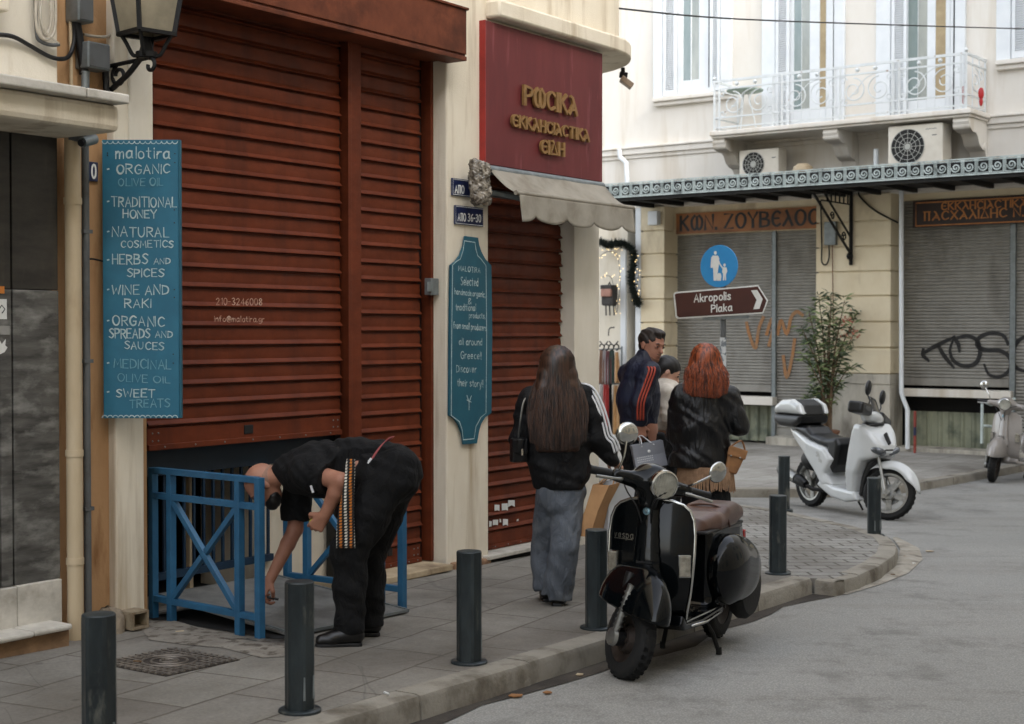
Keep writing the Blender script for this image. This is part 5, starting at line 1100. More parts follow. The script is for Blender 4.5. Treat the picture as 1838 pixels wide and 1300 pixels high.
# balcony
bal = part(MB().pbox(FAC, r(1272, .88), r(1740, .88), 0, .88, z_sl, z_sl + .075).pbox(FAC, r(1275, .85) , r(1738, .85), 0, .84, z_sl - .04, z_sl), 'balcony', MT['fac'], opp, bevel=.015)
NB = .80; b0, b1 = r(1281, NB), r(1731, NB); zb_ = z_sl + .075; ztr = fz(1731, 96, NB); Hh = ztr - zb_
g = MB(); posts = [r(x, NB) for x in (1281, 1290, 1386, 1402, 1496, 1506, 1600, 1611, 1722, 1731)]
for i, a in enumerate(posts): g.bar(FAC.at(a, zb_, NB), FAC.at(a, ztr + (.0 if 0 < i < 9 else .0), NB), .03, .03)
for zz in (ztr, ztr - .13, zb_ + .22, zb_ + .06): g.bar(FAC.at(b0, zz, NB), FAC.at(b1, zz, NB), .04 if zz == ztr else .026, .026, UP); g.bar(FAC.at(b1, zz, NB), FAC.at(b1, zz, 0), .04 if zz == ztr else .026, .026, UP); g.bar(FAC.at(b0, zz, NB), FAC.at(b0, zz, 0), .04 if zz == ztr else .026, .026, UP)
for a in (b0, b1): g.ball(FAC.at(a, ztr + .05, NB), .03, 10, 6); g.tube([FAC.at(a, ztr, NB), FAC.at(a, ztr + .13, NB)], [.014, .004], 8); g.bar(FAC.at(a, zb_, .02), FAC.at(a, ztr, .02), .022, .022)
def spiral(mb, fn, ca, cz, R0, a0, turns, rr, n=34, k=.8):
    mb.tube([fn(ca + R0 * (1 - k * i / n) * math.cos(a0 + turns * 2 * PI * i / n), cz + R0 * (1 - k * i / n) * math.sin(a0 + turns * 2 * PI * i / n)) for i in range(n + 1)], rr, 5)
front = lambda a, z: FAC.at(a, z, NB)
zm0, zm1 = zb_ + .22, ztr - .13; hm_ = zm1 - zm0
spans = [(posts[1], posts[2]), (posts[3], posts[4]), (posts[5], posts[6]), (posts[7], posts[8])]
for k, (a0, a1) in enumerate(spans):
    c = (a0 + a1) / 2; L_ = a1 - a0
    for sgn in (-1, 1):
        spiral(g, front, c + sgn * L_ * .24, zm0 + hm_ * .46, hm_ * .42, PI / 2 if sgn > 0 else PI / 2, 1.6 * sgn, .0105)
        spiral(g, front, c + sgn * L_ * .44, zm0 + hm_ * .82, hm_ * .14, 0, 1.2 * -sgn, .010); spiral(g, front, c + sgn * L_ * .44, zm0 + hm_ * .14, hm_ * .13, 0, 1.2 * sgn, .010)
    g.tube([V(p) for p in catmull([tuple(front(a0 + .02, zm0 + hm_ * .15)), tuple(front(a0 + L_ * .22, zm0 + hm_ * .3)), tuple(front(c, zm0 + hm_ * .85)), tuple(front(c + L_ * .3, zm1))])], .008, 5)
for k in range(4):
    a0, a1 = posts[1 + 2 * k], posts[2 + 2 * k]
    for j in range(2): a = a0 + (a1 - a0) * (.33 + .34 * j); g.ball(front(a, ztr - .065), .035, 8, 6)
side = lambda d, z: FAC.at(b1, z, d)
spiral(g, side, .42, zm0 + hm_ * .5, hm_ * .42, PI / 2, 1.6, .009); spiral(g, side, .2, zm0 + hm_ * .7, hm_ * .2, 0, 1.2, .008)
for d in (.27, .54): g.bar(FAC.at(b1, zb_, d), FAC.at(b1, ztr, d), .014, .014)
for x in (1284, 1287, 1389, 1393, 1397, 1500, 1603, 1607, 1726, 1728): a = r(x, NB); g.bar(front(a, zb_ + .06), front(a, ztr), .008, .008)
part(g, 'balcony_railing', MT['ironwhite'], bal, smooth=50)
def corbel(xc, wd):
    prof = [(0, 0), (.78, 0), (.8, -.06), (.74, -.16), (.62, -.2), (.5, -.2), (.42, -.26), (.36, -.36), (.24, -.42), (.14, -.44), (.08, -.52), (0, -.54)]
    n_ = .4; a = r(xc, n_); g = MB(); g.prism([FAC.at(a - wd / 2, z_sl - .04 + z, n) for n, z in prof], Rd * wd)
    g.tube([FAC.at(a - wd / 2 - .01, z_sl - .14, .7), FAC.at(a + wd / 2 + .01, z_sl - .14, .7)], .075, 14); g.tube([FAC.at(a - wd / 2 - .01, z_sl - .42, .13), FAC.at(a + wd / 2 + .01, z_sl - .42, .13)], .06, 12)
    part(g, 'corbel', MT['fac'], bal, smooth=35)
corbel(1310, .22); corbel(1508, .24); corbel(1740, .24)
# street canopy with its cast frieze
NC = 1.5
can = thing('street_canopy', 'long flat street canopy with a pale green scrolled iron frieze', 'canopy', FAC.at(-2, zc, 0))
a0, a1 = r(1060, NC), r(1838, NC) + 3.5
g = MB(); g.pbox(FAC, a0, a1, -.05, NC - .03, zc, zc + .06); part(g, 'deck', MT['darkmetal'], can)
g = MB()
for k in range(18): a = a0 + (a1 - a0) * (k + .5) / 18; g.pbox(FAC, a - .03, a + .03, .02, NC - .05, zc - .07, zc)
g.pbox(FAC, a0, a1, NC - .12, NC - .04, zc - .06, zc); part(g, 'beam', MT['darkmetal'], can)
zf0 = fz(1500, 331, NC); FH = .265
g = MB(); g.pbox(FAC, a0, a1, NC - .12, NC - .1, zf0, zf0 + FH - .03); part(g, 'frieze_backing', MT['darkmetal'], can)
g = MB(); u_ = .2; nU = int((a1 - a0) / u_)
for zz, t_ in ((zf0 + .005, .02), (zf0 + .033, .008), (zf0 + FH - .06, .012), (zf0 + FH - .03, .014)): g.pbox(FAC, a0, a1, NC - .012, NC + .012, zz, zz + t_)
for k in range(nU):
    c = a0 + u_ * (k + .5); ff = lambda a, z: FAC.at(a, z, NC + .004)
    spiral(g, ff, c, zf0 + .124, .068, PI, 1.6, .0105, 20, .85)
    for dx in (-.1, -.082, .082): g.pbox(FAC, c + dx - .0038, c + dx + .0038, NC - .01, NC + .01, zf0 + .04, zf0 + FH - .06)
    g.tube([ff(c - .1 + .2 * i / 6, zf0 + FH - .05 + .028 * math.sin(PI * i / 6)) for i in range(7)], .007, 5)
part(g, 'frieze', MT['frieze'], can, smooth=50)
ab = r(1527, .02)
g = MB(); g.bar(FAC.at(ab, fz(1527, 476, .03), .03), FAC.at(ab, zc, .03), .05, .05); g.bar(FAC.at(ab, fz(1527, 455, .03), .05), FAC.at(ab, zc - .12, 1.35), .03, .03); g.bar(FAC.at(ab, fz(1527, 425, .03), .05), FAC.at(ab, zc - .08, 1.0), .025, .025); g.bar(FAC.at(ab, zc - .03, .03), FAC.at(ab, zc - .03, 1.4), .04, .04); g.bar(FAC.at(ab, zc - .2, .03), FAC.at(ab, zc - .2, 1.1), .02, .02)
for d in (.15, .3, .45, .6, .75, .9): g.bar(FAC.at(ab, zc - .2, d), FAC.at(ab, zc - .03, d), .03, .02)
sd_ = lambda d, z: FAC.at(ab, z, d)
spiral(g, sd_, .28, zc - .72, .08, 0, 1.4, .012); spiral(g, sd_, .7, zc - .42, .07, 0, 1.4, .012); g.lathe(FAC.at(ab, fz(1527, 460, .03), .07), RN, [(.06, 0), (.04, .04), (0, .06)], 10)
part(g, 'support_bracket', MT['iron'], can, smooth=40)
# air conditioners
def ac_unit(label, px0, px1, py0, py1, n, dep, brand):
    a0, a1, z0, z1 = r(px0, n), r(px1, n), fz((px0 + px1) / 2, py1, n), fz((px0 + px1) / 2, py0, n)
    t = thing('air_conditioner', label, 'air conditioner', FAC.at((a0 + a1) / 2, z0, n - dep / 2), group='outdoor air conditioner units on the canopy')
    g = MB(); g.pbox(FAC, a0, a1, n - dep, n, z0, z1); part(g, 'casing', M('yellowed_white_casing', srgb(222, 216, 202), srgb(206, 198, 182), 3, .5), t, bevel=.015)
    W_ = a1 - a0; H_ = z1 - z0; R_ = min(H_ * .43, W_ * .31); c = FAC.at(a0 + W_ * .37, z0 + H_ * .47, n)
    g = MB(); g.lathe(c, RN, [(R_, .001), (R_, .004), (0, .005)], 28); part(g, 'fan_opening', MT['darkmetal'], t, smooth=40)
    g = MB()
    for k in range(1, 5): rr = R_ * k / 4; g.tube([c + Rd * rr * math.cos(q) + UP * rr * math.sin(q) + RN * .012 for q in [2 * PI * i / 32 for i in range(32)]], .004, 5, closed=True)
    for k in range(12): q = k * PI / 6; g.bar(c + RN * .014, c + (Rd * math.cos(q) + UP * math.sin(q)) * R_ + RN * .012, .006, .006)
    g.lathe(c, RN, [(.045, .008), (.045, .02), (0, .022)], 16); part(g, 'fan_grille', M('pale_grille', srgb(190, 190, 182), srgb(170, 170, 162), 9, .5), t, smooth=40)
    for k in range(3): pass
    g = MB(); c2 = FAC.at(a0 + W_ * .7, z0 + H_ * .86, n + .002)
    if brand: text3(g, 'fujitsu' if False else 'Sanyo' if False else 'General' if False else 'inverter' if False else 'lnvrter' if False else 'Fuji', c2, Rd, UP, RN, .05, .006) if False else ribbon(g, [c2 + Rd * (.02 * i) + UP * (.012 * (i % 2)) for i in range(9)], .008, RN)
    ribbon(g, [c2 + Rd * .1 - UP * .09, c2 + Rd * .16 - UP * .09], .014, RN); part(g, 'maker_mark', MT['pipe_grey'], t)
    g = MB(); g.pbox(FAC, a0 + .06, a0 + .12, n - dep + .04, n - .02, z0 - .08, z0); g.pbox(FAC, a1 - .14, a1 - .08, n - dep + .04, n - .02, z0 - .08, z0); part(g, 'foot', MT['iron'], t)
ac_unit('large white air conditioner unit under the balcony\'s right half', 1592, 1690, 224, 297, .75, .36, True); ac_unit('smaller air conditioner unit under the balcony\'s left end', 1326, 1396, 268, 318, .5, .3, False)
g = MB(); q = FAC.at(r(1440, .6), zc + .06, .6); g.lathe(q, UP, [(.12, 0), (.12, .25), (.16, .27), (.15, .33), (.08, .38), (0, .39)], 18); setp(part(g, 'vent_cowl', MT['pipe_cream'], smooth=40), 'low round vent cowl standing on the canopy between the air conditioners', 'vent')
g = MB(); g.tube([FAC.at(r(1571, .4), zc, .4), FAC.at(r(1571, .4), fz(1571, 268, .4), .4)], .04, 10); setp(part(g, 'vent_pipe', MT['ironwhite'], smooth=40), 'white vent pipe standing left of the large air conditioner', 'pipe')
# pipes and boxes on the facade
wp = [(1618, 330), (1618, 705), (1621, 715), (1629, 735), (1629, 806)]
g = MB(); g.tube([FAC.hit(x, y, .07 + GF * .0) for x, y in wp], .035, 10); setp(part(g, 'facade_downpipe', MT['whitewood'], smooth=40), 'white downpipe with a kink beside the graffitied shutter', 'pipe')
g = MB(); g.tube([FAC.hit(x, y, .1) for x, y in ((1112, 268), (1113, 282), (1124, 292), (1126, 330))], .045, 10); setp(part(g, 'elbow_pipe', MT['whitewood'], smooth=40), 'short white elbow pipe under the left ledge', 'pipe')
def fbox(name, label, cat, x0, y0, x1, y1, n0, n1, mat):
    g = MB(); FB(g, x0, x1, n0, n1, fz((x0 + x1) / 2, y1, n1), fz((x0 + x1) / 2, y0, n1)); return setp(part(g, name, mat, bevel=.01), label, cat)
fbox('alarm_box', 'small white alarm box high on the left rusticated pier', 'box', 1162, 379, 1179, 404, 0, .12, MT['whitewood'])
fbox('junction_box', 'grey junction box behind the canopy bracket', 'junction box', 1478, 398, 1499, 440, 0, .08, MT['zinc'])
def fcable(label, pts, rr, mat, n=.03):
    g = MB(); g.tube([V(p) for p in catmull([tuple(FAC.hit(x, y, n)) for x, y in pts])], rr, 6); setp(part(g, 'facade_cable', mat, smooth=60), label, 'cable')
fcable('thin cable hooking below the grey junction box', [(1473, 360), (1475, 440), (1475, 470), (1483, 475), (1488, 462), (1488, 440)], .012, MT['iron'])
fcable('loose black cable across the top of the wide pier', [(1541, 345), (1545, 355), (1570, 378), (1612, 400)], .014, MT['iron'])
fcable('brown wire running down the wide pier', [(1494, 440), (1495, 520), (1496, 620)], .008, MT['brown_trim'])
# balcony clutter
q = FAC.at(r(1333, .5), zb_, .45); t = thing('balcony_table', 'pale green round table on the balcony', 'table', q)
g = MB(); g.lathe(q, UP, [(.28, .66), (.3, .67), (.3, .69), (0, .695)], 20); part(g, 'tabletop', M('pale_green_paint', srgb(150, 168, 154), srgb(134, 152, 140), 5, .5), t, smooth=40)
for k in range(3): a = k * 2.1; g = MB(); g.tube([q + V((.05 * math.cos(a), .05 * math.sin(a), .66)), q + V((.2 * math.cos(a), .2 * math.sin(a), 0))], .012, 6); part(g, 'leg', MT['ironwhite'], t)
rm = M('red_plastic', srgb(190, 36, 40), srgb(160, 28, 32), 9, .5)
for x, y, lb in ((1730, 165, 'red ornament hung on the balcony corner railing'), (1761, 168, 'red and white ornament on the balcony side railing')):
    q = AT(x, y, 22.3); g = MB(); g.ball(q, (.045, .03, .09), 10, 8); g.ball(q - V((0, 0, .12)), (.03, .02, .07), 8, 6); setp(part(g, 'railing_ornament', rm, smooth=True), lb, 'ornament', 'red ornaments on the balcony railing')
# overhead wire
P3 = [AT(1108, 15, 12.9), AT(1300, 33, 15.5), AT(1560, 43.5, 18.5), AT(1838, 52, 21.5), AT(2100, 58, 24)]
g = MB(); g.tube([V(p) for p in catmull([tuple(p) for p in P3], 8)], .009, 6); setp(part(g, 'overhead_wire', MT['black'], smooth=60), 'black overhead wire crossing in front of the balcony', 'wire')
# unseen buildings added across the street, sized to shade it yet admit sky light
caster_h = None
P1 = FAC.hit(1112, 255); NR = 9.0
n1 = (P1 - WALL.P).dot(WN); hs = (to_sun.x * WN.x + to_sun.y * WN.y)
caster_h = P1.z + to_sun.z * (NR - n1) / hs
MT['neighbour'] = M('pale_street_render', srgb(206, 196, 178), srgb(186, 176, 158), 1.5, .9)  # pale colour set to bounce light onto the shop wall
for lb, s0_, s1_, h_ in (('unseen tall plastered building on the right side of the street by the crossing', 12, 21, caster_h), ('unseen lower plastered building on the near right side of the street', -22, 11.9, 11.4)):
    nb_ = thing('unseen_street_building', lb, 'building', WALL.at((s0_ + s1_) / 2, 0, NR + 4))
    g = MB(); g.pbox(WALL, s0_, s1_, NR, NR + 8, -1, h_); part(g, 'wall', MT['neighbour'], nb_)
    for i in range(int((s1_ - s0_ - 1) / 3.4)):
        for j in range(int((h_ - 3.4) / 3.6) + 1): g = MB(); g.pbox(WALL, s0_ + 1.5 + i * 3.4, s0_ + 2.7 + i * 3.4, NR - .04, NR + .02, 1.2 + j * 3.6, 3.2 + j * 3.6); part(g, 'window', MT['tealglass'], nb_)
# painted pole, rack
q = FAC.hit(1642, 806, .25); q.z = zroad(q.x, q.y) + .1; ps = thing('striped_pole', 'thin red and blue pole leaning by the kinked white downpipe', 'pole', q); hh = AT(1642, 738, q.y).z - q.z
g = MB(); g.tube([q, q + V((0, 0, hh * .42))], .022, 8); g.tube([q + V((0, 0, hh * .62)), q + V((0, 0, hh))], .022, 8); part(g, 'red_section', M('faded_red_paint', srgb(150, 66, 52), srgb(120, 50, 42), 9, .6), ps)
g = MB(); g.tube([q + V((0, 0, hh * .42)), q + V((0, 0, hh * .62))], .0215, 8); part(g, 'blue_section', MT['enamel'], ps)
D_ = 22.2; g = MB(); R2 = [AT(1762, 796, D_), AT(1763, 723, D_), AT(1778, 727, D_), AT(1822, 716, D_)]; g.tube(R2, .022, 8); g.tube([AT(1762, 764, D_), AT(1796, 767, D_)], .02, 8); g.tube([AT(1815, 790, D_), AT(1815, 718, D_)], .02, 8); setp(part(g, 'metal_rack', MT['frieze'], smooth=40), 'bent pale green tube rack behind the grey scooter', 'rack')
# ================================================================ scooters
MT['tyre'] = M('black_rubber', srgb(20, 20, 19), srgb(14, 14, 14), 30, .85, bmp=.3, bscale=60, dirt=srgb(40, 38, 34), dscale=8, dlo=.58, dhi=.8)
MT['chrome'] = M('chrome', srgb(200, 200, 196), srgb(170, 170, 166), 12, .16, metal=1.0)
MT['alu'] = M('dull_aluminium', srgb(168, 168, 164), srgb(138, 138, 134), 14, .38, metal=.9, bmp=.04)
MT['gloss_black'] = M('glossy_black_paint', srgb(8, 11, 13), srgb(6, 8, 9), 3, .08, coat=0.0, spec=.27)
MT['brown_leather'] = M('brown_seat_leather', srgb(90, 62, 50), srgb(68, 46, 37), 6, .36, bmp=.12, bscale=140)
MT['lens'] = M('clear_headlamp_lens', srgb(190, 186, 170), srgb(130, 126, 112), 16, .08, coat=1.0)
MT['bowl'] = M('headlamp_bowl', srgb(226, 224, 216), srgb(190, 188, 180), 30, .5, metal=.6)
m_, nt, bs = new_mat('clear_glass'); bs.inputs['Base Color'].default_value = (.95, .95, .92, 1); bs.inputs['Roughness'].default_value = .06; bs.inputs['Transmission Weight'].default_value = 1.0; bs.inputs['IOR'].default_value = 1.3
wv = nt.nodes.new('ShaderNodeTexWave'); wv.inputs['Scale'].default_value = 28; nt.links.new(tex_coord(nt), wv.inputs['Vector']); bump(nt, bs, wv.outputs['Fac'], .5, .003); MT['clear'] = m_
MT['mirror'] = M('mirror_glass', (.55, .55, .54), (.5, .5, .5), 2, .04, metal=1.0)
MT['amber'] = M('pale_indicator_lens', srgb(150, 144, 130), srgb(104, 98, 86), 22, .15, coat=.5)
MT['redlens'] = M('red_tail_lens', srgb(160, 40, 34), srgb(130, 30, 28), 9, .2, coat=.5)
MT['rust'] = M('rusty_steel', srgb(62, 52, 46), srgb(40, 34, 30), 18, .6, metal=.4, bmp=.2)
def xf(o, m): o.data.transform(m); o.data.update(); return o
def wheel(parent, c, R, w, rim_mat, ax=V((0, 1, 0)), spokes=0, m=None, rimR=None):
    g = MB(); prof = []; rr = rimR or R * .60
    for i in range(15):
        a = PI * i / 14; prof.append((rr + (R - rr) * (math.sin(a) ** .6), -w / 2 * math.cos(a) * (1.0 if .1 < i / 14 < .9 else .86)))
    g.lathe(c, ax, prof + [prof[0]], 48, cap=False)
    for k in range(44):                                                # tread blocks
        a = 2 * PI * k / 30; u, v_ = frame(ax); d = u * math.cos(a) + v_ * math.sin(a); t = ax.cross(d)
        for s in (-1, 1): g.obox(V(c) + d * (R - .0048) + ax * (s * w * .16) + t * (s * .008), t, ax, d, R * .05, w * .11, .005)
    ty = part(g, 'tyre', MT['tyre'], parent, world=False, smooth=40)
    g = MB()
    if not spokes:
        g.lathe(c, ax, [(rr + .004, -w * .40), (rr - .012, -w * .34), (rr - .03, -w * .2), (rr * .62, -w * .12), (rr * .5, -w * .42), (rr * .2, -w * .46), (0, -w * .46)], 40, cap=False)
        g.lathe(c, ax, [(rr + .004, w * .40), (rr - .012, w * .34), (rr - .03, w * .2), (rr * .62, w * .12), (rr * .5, w * .3), (rr * .2, w * .36), (0, w * .36)], 40, cap=False)
        for k in range(5): a = 2 * PI * k / 5; u, v_ = frame(ax); g.lathe(V(c) + (u * math.cos(a) + v_ * math.sin(a)) * rr * .36, ax, [(.012, -w * .5), (.012, w * .42)], 6)
    else:
        g.lathe(c, ax, [(rr + .004, -w * .38), (rr - .022, -w * .36), (rr - .03, -w * .1), (rr - .03, w * .1), (rr - .022, w * .36), (rr + .004, w * .38)], 44, cap=False)
        u, v_ = frame(ax)
        for k in range(spokes):
            for dd in (-.11, .11):
                a = 2 * PI * k / spokes + .2; d0 = u * math.cos(a + dd * 2.2) + v_ * math.sin(a + dd * 2.2); d1 = u * math.cos(a + dd * .9) + v_ * math.sin(a + dd * .9)
                g.bar(V(c) + d0 * rr * .22, V(c) + d1 * (rr - .02), .022, .03, ax)
        g.lathe(c, ax, [(rr * .3, -w * .36), (rr * .3, w * .36)], 24)
        for s in (-1, 1): g.lathe(V(c) + ax * (s * w * .42), ax, [(rr * .26, -.004), (rr * .24, .006), (0, .008)], 24)
    rm_ = part(g, 'rim', rim_mat, parent, world=False, smooth=35)
    if m is not None: xf(ty, m); xf(rm_, m)
def classic_scooter(name, label, loc, rz, paint, seatm, steer, text=None, H=1.0, lean=0.0, trim=True, mirrors=True, h=.008, rack=True, grip_r=True):
    t = thing(name, label, 'scooter', loc, rot=(Matrix.Rotation(rz, 4, 'Z') @ Matrix.Rotation(lean, 4, 'X')).to_3x3())
    P = dict(parent=t, world=False)
    rake = math.radians(17); k_ = V((-math.sin(rake), 0, math.cos(rake))); piv = V((.50, 0, .70))
    ST = Matrix.Translation(piv) @ Matrix.Rotation(steer, 4, k_) @ Matrix.Translation(-piv)
    # ---- leg shield
    zs = [.27, .30, .36, .44, .54, .64, .74, .82, .87, .90, .922, .932]; hw = [.165, .185, .208, .225, .238, .245, .245, .236, .214, .18, .12, .03]
    def sx(z, y):
        base = .435 + .035 * math.sin(PI * (z - .27) / .72) - .07 * max(0, (z - .55)) ** 1.0 + (.10 * ((.36 - z) / .1) ** 2 * -1 if z < .36 else 0)
        return base - .9 * y * y - .02 * abs(y)
    rows = []
    for z, w_ in zip(zs, hw): rows.append([V((sx(z, w_ * (j / 12 - 1)), w_ * (j / 12 - 1), z - .10 * (abs(j / 12 - 1)) ** 6 * (1 if z > .85 else 0) * 0)) for j in range(25)])
    g = MB(); g.grid(rows); o = part(g, 'leg_shield', paint, smooth=True, **P); md = o.modifiers.new('t', 'SOLIDIFY'); md.thickness = .008; md2 = o.modifiers.new('s', 'SUBSURF'); md2.levels = 1; md2.render_levels = 1; shield = o
    edge = [r_[0] for r_ in rows] + [r_[-1] for r_ in reversed(rows)]
    if trim: g = MB(); g.tube([p + V((.002, 0, 0)) for p in edge], .0085, 8); part(g, 'edge_trim', MT['chrome'], smooth=True, **P)
    # ---- nose cover with grille
    s = Solid((.36, -.12, .44), (.58, .12, .95), h * .8)
    for i in range(9):
        z = .50 + .42 * i / 8; s.ell((sx(z, 0) + .004, 0, z), (.024 + .018 * (1 - i / 8), .058 + .034 * (1 - i / 8) ** 1.5, .06), .015)
    s.build('nose_cover', paint, t)
    g = MB()
    for i in range(6): z = .512 + i * .018; g.obox(V((sx(z, 0) + .046 - .0015 * i, 0, z)), V((1, 0, 0)), V((0, 1, 0)), V((0, 0, 1)), .006, .058 - .003 * i, .004)
    part(g, 'horn_grille', MT['black'], **P)
    g = MB(); c = V((sx(.86, 0) + .034, 0, .868)); g.lathe(c, V((1, 0, .12)), [(.021, -.01), (.021, .003), (.017, .005), (0, .005)], 20); part(g, 'round_badge', M('badge_blue_grey', srgb(120, 150, 160), srgb(90, 120, 132), 40, .3, metal=.4), smooth=30, **P)
    g = MB(); ribbon(g, [c + V((.0065, .006, .008)), c + V((.0065, 0, -.009)), c + V((.0065, -.006, .008))], .004, V((1, 0, 0))); part(g, 'badge_mark', MT['chrome'], **P)
    if text:
        O = V((sx(.715, -.205) + .006, -.205, .715)); E = V((sx(.715, -.085) + .008, -.085, .715)); u = (E - O).normalized()
        g = MB(); n_ = u.cross(UP); text3(g, text, O, u, UP, n_, .036, .0042, 1.15, thick=.003, gap=2.6)
        ribbon(g, [O - UP * .006, E - UP * .006], .004, n_, .003); part(g, 'name_script', MT['chrome'], **P)
    g = MB()
    for i in range(9): z = .665; y = -.048 + i * .009; g.obox(V((sx(z, y) + .030 - 2.2 * y * y, y, z)), V((1, 0, 0)), V((0, 1, 0)), UP, .004, .003, .005)
    if text: part(g, 'small_maker_letters', MT['alu'], **P)
    # ---- indicators
    for sg_ in (-1, 1):
        y = sg_ * .205; z = .585; c = V((sx(z, y) + .016, y, z)); a = sg_ * .5; ux = V((math.cos(a), math.sin(a), 0)); uy = V((-math.sin(a), math.cos(a), 0))
        g = MB(); g.obox(c, ux, uy, UP, .014, .029, .055); part(g, 'indicator', MT['amber'], bevel=.008, **P)
        g = MB(); g.obox(c - ux * .008, ux, uy, UP, .01, .033, .06); part(g, 'indicator_rim', MT['chrome'], bevel=.004, **P)
    # ---- floor and main frame
    s = Solid((-1.0, -.24, .12), (.5, .24, .80), h)
    s.side([(.44, .27), (.40, .235), (.10, .215), (-.20, .235), (-.20, .275), (.10, .255), (.36, .27), (.41, .32)], -.19, .19, .012)
    s.side([(-.14, .25), (-.16, .70), (-.30, .735), (-.80, .70), (-.93, .52), (-.90, .42), (-.70, .34), (-.30, .24)], -.13, .13, .05, k=.05, hw=lambda x, z: .13 - .07 * np.clip((-x - .65) / .3, 0, 1))
    s.chain([(.42, 0, .30), (.44, 0, .55), (.40, 0, .90)], [.05, .045, .04], .04)
    s.build('body_frame', paint, t)
    g = MB()
    for y in (-.165, -.08, .08, .165): g.bar(V((.36, y, .272)), V((-.14, y, .268)), .016, .008, V((0, 1, 0)))
    part(g, 'floor_strip', MT['chrome'], **P)
    g = MB()
    for sg_ in (-1, 1): g.tube([V((.30, .19 * sg_, .245)), V((.10, .196 * sg_, .235)), V((-.12, .196 * sg_, .25))], [.006, .009, .006], 8)
    part(g, 'side_trim', MT['chrome'], smooth=True, **P)
    # ---- side cowls
    for sg_ in (-1, 1):
        s = Solid((-1.02, -.13, .20), (-.12, .13, .72), h)
        s.ell((-.50, 0, .45), (.29, .105, .20), .0); s.ell((-.40, 0, .49), (.19, .10, .165), .07); s.ell((-.68, 0, .42), (.20, .08, .15), .08)
        s.cut(lambda x, y, z: (-y if sg_ > 0 else y) - .045); s.disp(lambda x, y, z: .0 * x)
        o = s.build('side_cowl', paint, t); xf(o, Matrix.Translation((.075, sg_ * .165, -.005)))
        g = MB(); yy = sg_ * (.165 + .102); g.tube([V((-.585, sg_ * .262, .42)), V((-.385, sg_ * .272, .42))], .004, 6); part(g, 'cowl_strip', MT['alu'], smooth=True, **P)
    # ---- seat
    s = Solid((-.98, -.2, .64), (-.02, .2, .92), h)
    s.side([(-.08, .69), (-.12, .765), (-.28, .79), (-.36, .785), (-.44, .815), (-.60, .82), (-.70, .79), (-.72, .71), (-.55, .67), (-.30, .665), (-.12, .67)], -.14, .14, .055, hw=lambda x, z: .145 - .05 * np.clip((x + .30) / .25, 0, 1))
    s.build('seat', seatm, t)
    g = MB(); g.tube([V((-.41 , y, .69 + .125 * math.sqrt(max(0, 1 - (abs(y) / .152) ** 3)))) for y in [-.152 + .304 * i / 16 for i in range(17)]], .007, 6)
    part(g, 'seat_strap', seatm, smooth=True, **P)
    g = MB(); g.bar(V((-.08, 0, .69)), V((-.70, 0, .69)), .27, .02, V((0, 1, 0))); part(g, 'seat_base', MT['black'], bevel=.01, **P)
    g = MB(); g.obox(V((-.95, 0, .56)), V((1, 0, 0)), V((0, 1, 0)), UP, .02, .06, .05); part(g, 'tail_light', MT['redlens'], bevel=.01, **P)
    # ---- wheels, stand, engine
    wheel(t, V((-.615, 0, .21)), .21, .095, MT['rust'])
    s = Solid((-.9, -.2, .1), (-.2, .2, .5), .012); s.ell((-.55, -.1, .28), (.2, .08, .12), .03); s.cone((-.35, 0, .28), (-.6, -.06, .22), .06, .08, .04); s.build('engine', MT['iron'], t)
    g = MB()
    for sg_ in (-1, 1): g.tube([V((-.12, sg_ * .07, .25)), V((-.16, sg_ * .14, .12)), V((-.18, sg_ * .17, .012))], .013, 8); g.lathe(V((-.18, sg_ * .17, 0)), UP, [(.018, 0), (.016, .04)], 8)
    g.tube([V((-.14, -.1, .17)), V((-.14, .1, .17))], .011, 8); part(g, 'centre_stand', MT['iron'], smooth=40, **P)
    g = MB(); g.lathe(V((-.62, .165, .325)), V((0, 1, 0)), [(.09, -.05), (.17, -.05), (.195, -.02), (.195, .02), (.17, .05), (.09, .05)], 36); part(g, 'spare_wheel', MT['tyre'], smooth=40, **P)
    # ---- steering: wheel, mudguard, fork, headset
    wheel(t, V((.62, 0, .21)), .21, .108, MT['rust'], m=ST)
    s = Solid((.22, -.2, .22), (1.0, .2, .68), h); s.ell((.60, 0, .36), (.295, .122, .245), .0); s.ell((.44, 0, .37), (.16, .118, .20), .06)
    s.ell((.60, 0, .33), (.274, .104, .224), .0, mode='sub'); s.cut(lambda x, y, z: .352 - z + .12 * (x - .6) ** 2)
    o = s.build('front_mudguard', paint, t); xf(o, ST)
    g = MB(); g.tube([V((.58, -.075, .55)), V((.60, -.085, .36)), V((.575, -.09, .24))], [.03, .032, .026], 10); g.tube([V((.575, -.09, .235)), V((.63, -.085, .21))], [.03, .028], 10); g.tube([V((.62, -.02, .21)), V((.62, -.11, .21))], .045, 14); part(g, 'fork_link', MT['black'], smooth=40, **P); xf(t.children[-1] if False else bpy.data.objects[[c.name for c in t.children if c.name.startswith('fork_link')][-1]], ST)
    g = MB(); g.tube([V((.66, -.1, .50)), V((.635, -.105, .25))], .02, 10)
    for i in range(7): g.tube([V((.657 - .0035 * i, -.1, .46 - .03 * i)), V((.6565 - .0035 * i, -.1, .452 - .03 * i))], .027, 10)
    g.lathe(V((.62, -.1, .21)), V((0, -1, 0)), [(.05, 0), (.045, .02), (.02, .03)], 16); o = part(g, 'damper', MT['alu'], smooth=40, **P); xf(o, ST)
    s = Solid((.22, -.30, .88), (.60, .30, 1.14), h)
